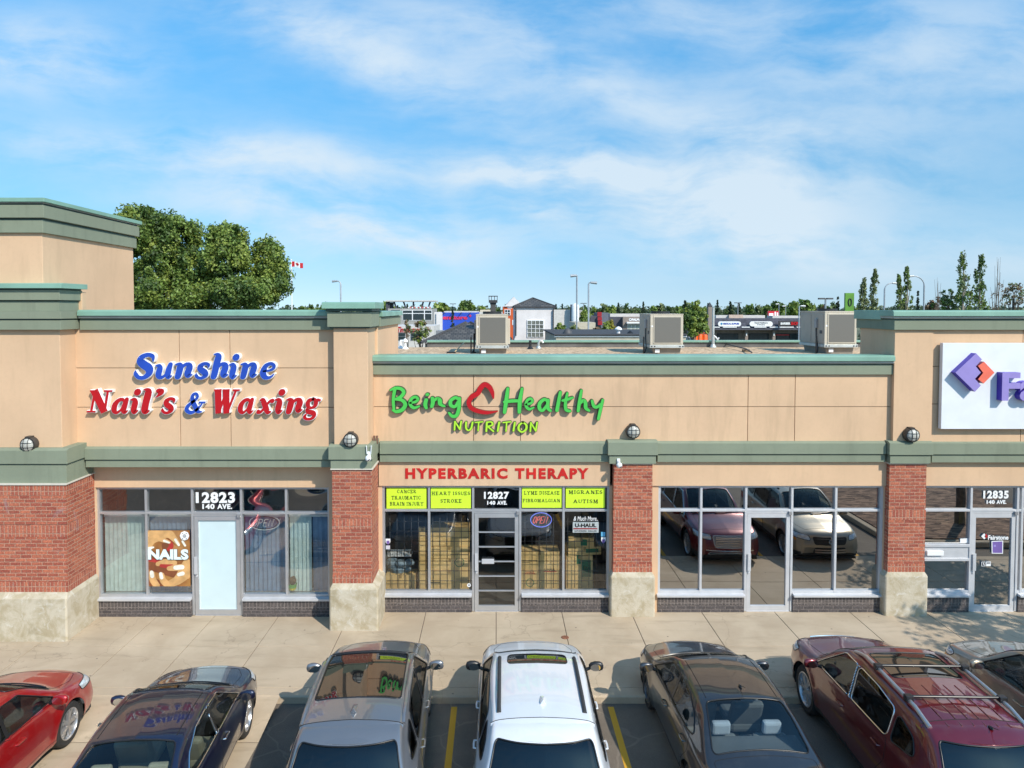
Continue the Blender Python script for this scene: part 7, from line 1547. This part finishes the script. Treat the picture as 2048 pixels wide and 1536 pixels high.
# lamp posts
M_post = mat('galvanised_post', (.34,.37,.40), .5, .3)
def lamp(lab, px, pt, d, arm=0.0, drop=0.0, heads=0, r=.09, m=M_post):
    x, y = at(px,d), d-CAMD; z = zat(pt,d); t = thing('street_lamp', lab, 'lamp post', (x,y,ZG), 0, 'lamp posts beyond the mall'); b = MB(); s = 1 if arm > 0 else -1
    if arm: A = abs(at(px+arm,d)-x); pts = [(x,y,ZG),(x,y,z-A*.9)]+[(x+s*A*(1-math.cos(a)), y, z-A*.9+A*.9*math.sin(a)) for a in [rad(15*i) for i in range(1,7)]]
    else: pts = [(x,y,ZG),(x,y,z)]
    b.tube(pts, [r]*2+[r*.7]*(len(pts)-2), 8); b.build('pole', m, t, smooth=True); hx = pts[-1][0]; b = MB()
    if heads:
        for q in (-1,1): b.box(x+q*.12,x+q*.75,y-.18,y+.18,z-.05,z+.12)
        b.box(x-.12,x+.12,y-.05,y+.05,z,z+.08)
    else: b.tube([(hx,y,pts[-1][2]),(hx+s*.55,y,pts[-1][2]-.04)], [.10,.13], 8)
    b.build('lamp_head', m if not heads else M_dgrey, t, smooth=40)
lamp('curved lamp post rising over the salon parapet', 682, 562, 75, -7)
lamp('tall straight lamp post right of the white house', 1153.5, 551, 60, 0, r=.07); lamp('tall lamp post with a bent top right of the straight one', 1177, 565, 62, 4, r=.075)
lamp('curved lamp post between the two left poplars', 1768, 566, 85, 15); lamp('taller curved lamp post right of the second poplar', 1847, 552, 80, -22); lamp('twin headed lamp post behind the right rooftop unit', 1650.5, 598, 75, 0, heads=2, r=.10)
lamp('small twin headed lamp post over the white oval signs', 1475.5, 606, 150, 0, heads=2); lamp('small twin headed lamp post above the slate store trees', 1167, 607, 170, 0, heads=2); lamp('thin pole over the blue store', 906, 608, 170, 0, heads=2); lamp('thin pale pole above the red box sign', 1557.5, 608, 120, 0, r=.07); lamp('leaning pale pole left of the right rooftop unit', 1598, 612, 85, 3, r=.08); lamp('thin pale pole over the barber sign', 1571, 612, 120, 0, r=.06)
# flag
d = 85.0; x, y = at(584,d), d-CAMD; t = thing('flagpole', 'white flagpole beside the elm', 'flagpole', (x,y,ZG)); b = MB(); b.tube([(x,y,ZG),(x,y,zat(521,d))], [.10,.05], 8); b.ball((x,y,zat(520,d)), .09, 6); b.build('pole', M_white, t, smooth=True)
fl = thing('flag', 'red and white Canadian flag with a maple leaf flying from the white flagpole', 'flag', (x+.05,y,zat(530,d))); fw = at(606,d)-x; fz1, fz0 = zat(523,d), zat(533.5,d)
def fp(u, v, dy=0): return (x+.05+fw*u, y+.10*math.sin(u*7)*u+dy, fz0+(fz1-fz0)*v-.16*u+.05*math.sin(u*6))
for a,c,m in ((0,.25,M_red),(.25,.75,M_white),(.75,1,M_red)):
    b = MB(); n = 6; vs = [fp(a+(c-a)*i/n, v, dy) for i in range(n+1) for v, dy in ((0,0),(1,0),(0,.012),(1,.012))]; b.add(vs, [f for i in range(n) for f in ((4*i,4*i+4,4*i+5,4*i+1),(4*i+2,4*i+3,4*i+7,4*i+6))]); b.build('stripe', m, fl, fixn=False)
leaf = [(0,-.42),(.03,-.14),(.26,-.18),(.20,-.06),(.42,.12),(.34,.16),(.38,.30),(.22,.26),(.16,.34),(.10,.12),(.12,.42),(.0,.5)]; leaf = leaf+[(-p[0],p[1]) for p in leaf[-2:0:-1]]
b = MB(); b.add([fp(.5+p[0]*.42, .5+p[1]*.85, -.02) for p in leaf], [tuple(range(len(leaf)))]); b.build('maple_leaf', M_red, fl, fixn=False)
# orange barrels
b0 = None; M_orb = mat('orange_plastic', (.80,.12,.01), .5)
for k,(px,d) in enumerate(((1390,60),(1395,60.5),(1400,60),(1405,60.4),(1410,60),(1392.5,61.5),(1402.5,61.5))):
    labs = ['leftmost orange traffic barrel','second orange traffic barrel from the left','middle orange traffic barrel','fourth orange traffic barrel from the left','rightmost orange traffic barrel','orange traffic barrel in the back row on the left','orange traffic barrel in the back row on the right']
    x, y = at(px,d), d-CAMD; zt_ = zat(664.5,d)
    if b0 is None:
        b0 = thing('traffic_barrel', '', 'barrel', (x,y,zt_-1.2), 0, 'orange traffic barrels'); b = MB(); b.lathe([(.001,0),(.30,0),(.30,.06),(.25,.08),(.22,.95),(.19,1.0),(.001,1.02)],(x,y,zt_-1.2),'z',14); b.lathe([(.24,.35),(.235,.48)],(x,y,zt_-1.2),'z',14,1); b.lathe([(.228,.68),(.222,.80)],(x,y,zt_-1.2),'z',14,1); b.tube([(x-.1,y,zt_-.2),(x-.1,y,zt_-.06),(x+.1,y,zt_-.06),(x+.1,y,zt_-.2)],.025,5); b.build('drum', [M_orb, M_white], b0, smooth=40); o = b0
    else: o = copy_tree(b0); o.location = (x,y,zt_-1.2)
    o['label'] = labs[k]+' under the bushy tree'
b = MB(); wbox(b,1386,1414,676,None,60,2.5); tag(b.build('barrel_platform', C_grey), 'grey loading platform under the orange barrels', 'platform')
# trees
random.seed(1)
ptree('bushy yellow green tree right of the middle rooftop unit', 1364, 1419, 602, 50, [L_deep, L_yel, L_yel, L_dark], 672, n=120, leaf=.13, per=34)
ptree('thin yellowish tree in front of the red script sign', 818, 868, 634, 60, [L_yel, L_pop, L_dry], 684, n=40, leaf=.12, per=22); ptree('small thin tree left of the coffee shop tree', 806, 824, 640, 62, [L_pop, L_dry], 680, n=14, leaf=.10, per=16)
ptree('dark spruce in front of the blue store', 894, 917, 615, 75, [L_spr], kind='spruce', leaf=.22); ptree('yellow green bush beside the red pylon sign', 1199, 1236, 642, 66, [L_gold, L_yel], 672, n=50, leaf=.16); ptree('brownish bush left of the red pylon sign', 1183, 1203, 652, 68, [L_dry, L_pop], 672, n=22, leaf=.15)
ptree('green tree at the right wall of the white house', 1109, 1134, 646, 58, [L_yel, L_deep], 676, n=40, leaf=.13); ptree('small green tree at the foot of the straight lamp post', 1138, 1160, 648, 64, [L_pop, L_yel], 674, n=30, leaf=.14); ptree('bright green tree behind the two tall lamp posts', 1162, 1178, 619, 100, [L_yel, L_deep], 648, n=30, leaf=.26)
ptree('round green tree behind the glass showroom on the right', 868, 896, 608, 180, [L_yel, L_deep], 628, n=40); ptree('broad green tree behind the blue store', 916, 948, 602, 190, [L_deep, L_dark], 628, n=50); ptree('small green tree behind the glass showroom on the left', 764, 780, 606, 170, [L_deep], 622, n=20)
for a,(pl,pr,pt,k,mm,lab) in enumerate(((1714,1738,556,'poplar',[L_pop],'shorter grey green poplar beside the green banner'),(1733,1759,539,'poplar',[L_pop],'tall grey green poplar beside the green banner'),(1788,1808,550,'poplar',[L_pop,L_deep],'short poplar between the curved lamp posts'),(1803,1824,530,'poplar',[L_pop,L_deep],'tall poplar between the curved lamp posts'),(1908,1942,506,'poplar',[L_pop,L_deep],'pale wide poplar left of the dark poplar'),(1940,1976,511,'poplar',[L_dark,L_deep],'dark dense poplar left of the bare brown tree'),(1976,2012,506,'bare',None,'bare brown twiggy tree at the right edge'),(1866,1880,540,'bare',None,'thin bare sapling left of the pale bush'))):
    ptree(lab, pl, pr, pt, 80, mm, kind=k, n=90, leaf=.19, per=30)
ptree('grey green loose tree right of the thin bare sapling', 1872, 1916, 576, 82, [L_pop, L_deep], 626, n=60, leaf=.16, per=18); ptree('loose grey tree behind the bare brown tree', 2000, 2056, 556, 84, [L_pop, L_dry], 626, n=60, leaf=.15, per=12); ptree('small dark spruce between poplar and tall curved lamp', 1826, 1844, 583, 84, [L_spr], kind='spruce'); ptree('low dark tree left of the tall curved lamp', 1846, 1876, 602, 86, [L_dark, L_dry], 630, n=30)
ptree('dark spruce behind the right rooftop unit', 1660, 1690, 594, 110, [L_spr], kind='spruce'); ptree('dark spruce over the slate mall sign', 1449, 1472, 604, 140, [L_spr], kind='spruce'); ptree('small dark spruce left of the bushy tree', 1364, 1376, 602, 160, [L_spr], kind='spruce')
ptree('green tree above the red box sign', 1538, 1572, 602, 150, [L_deep, L_dark], 640, n=50); ptree('yellow green tree right of the red box sign', 1572, 1602, 600, 155, [L_yel, L_deep], 640, n=50); ptree('dense green tree left of the right rooftop unit', 1596, 1624, 599, 150, [L_deep, L_dark], 640, n=50); ptree('dark bare topped tree behind the right rooftop unit', 1628, 1662, 605, 150, [L_dark, L_dry], 640, n=40)
k = 0; spots = []; px = 588
while px < 1720:
    w = RND.uniform(15, 34); spots.append((px, w)); px += w*RND.uniform(.55,.9)
kinds = (('rounded green','broad',[L_deep,L_dark]), ('yellow tinged','broad',[L_yel,L_deep]), ('dark spruce','spruce',[L_spr]), ('olive','broad',[L_dark,L_pop]))
sides = ((640,'behind the flagpole'),(760,'behind the salon pier cap'),(1010,'behind the distant pale stores'),(1200,'behind the tall lamp posts'),(1300,'behind the slate store'),(1430,'behind the middle rooftop unit'),(1540,'behind the slate roofed mall'),(1800,'behind the right rooftop unit'))
for px, w in spots:
    kn = kinds[int(RND.random()*4)]; dd = RND.uniform(210, 330); wh = next(s for l, s in sides if px < l)
    if 660 < px < 770: continue
    pt = RND.uniform(603, 612) if px > 1180 or px < 660 else RND.uniform(611, 616)
    ptree(f'{kn[0]} tree in the far tree line {wh}', px, px+(w if kn[1] == 'broad' else w*.55), pt-(3 if kn[1] == 'spruce' else 0), dd, kn[2], 640, kn[1], n=40, leaf=dd*.0019, per=26, group='far tree line')
# far off wood along the horizon
cl = []
for i in range(4200):
    px = RND.uniform(-900, 2900); dd = RND.uniform(420, 700); cl.append((at(px,dd), dd-CAMD, RND.uniform(0, 6.5), RND.uniform(2.0,3.6)))
wo = foliage('far_woods', cl, 1.3, 14, [leafmat('far_leaf_hazed', (.115,.15,.075)), leafmat('far_leaf_dark_hazed', (.085,.12,.075))], None, (0,0,0)); wo['kind'] = 'stuff'  # distance haze is painted into both leaf colours, paler and greyer
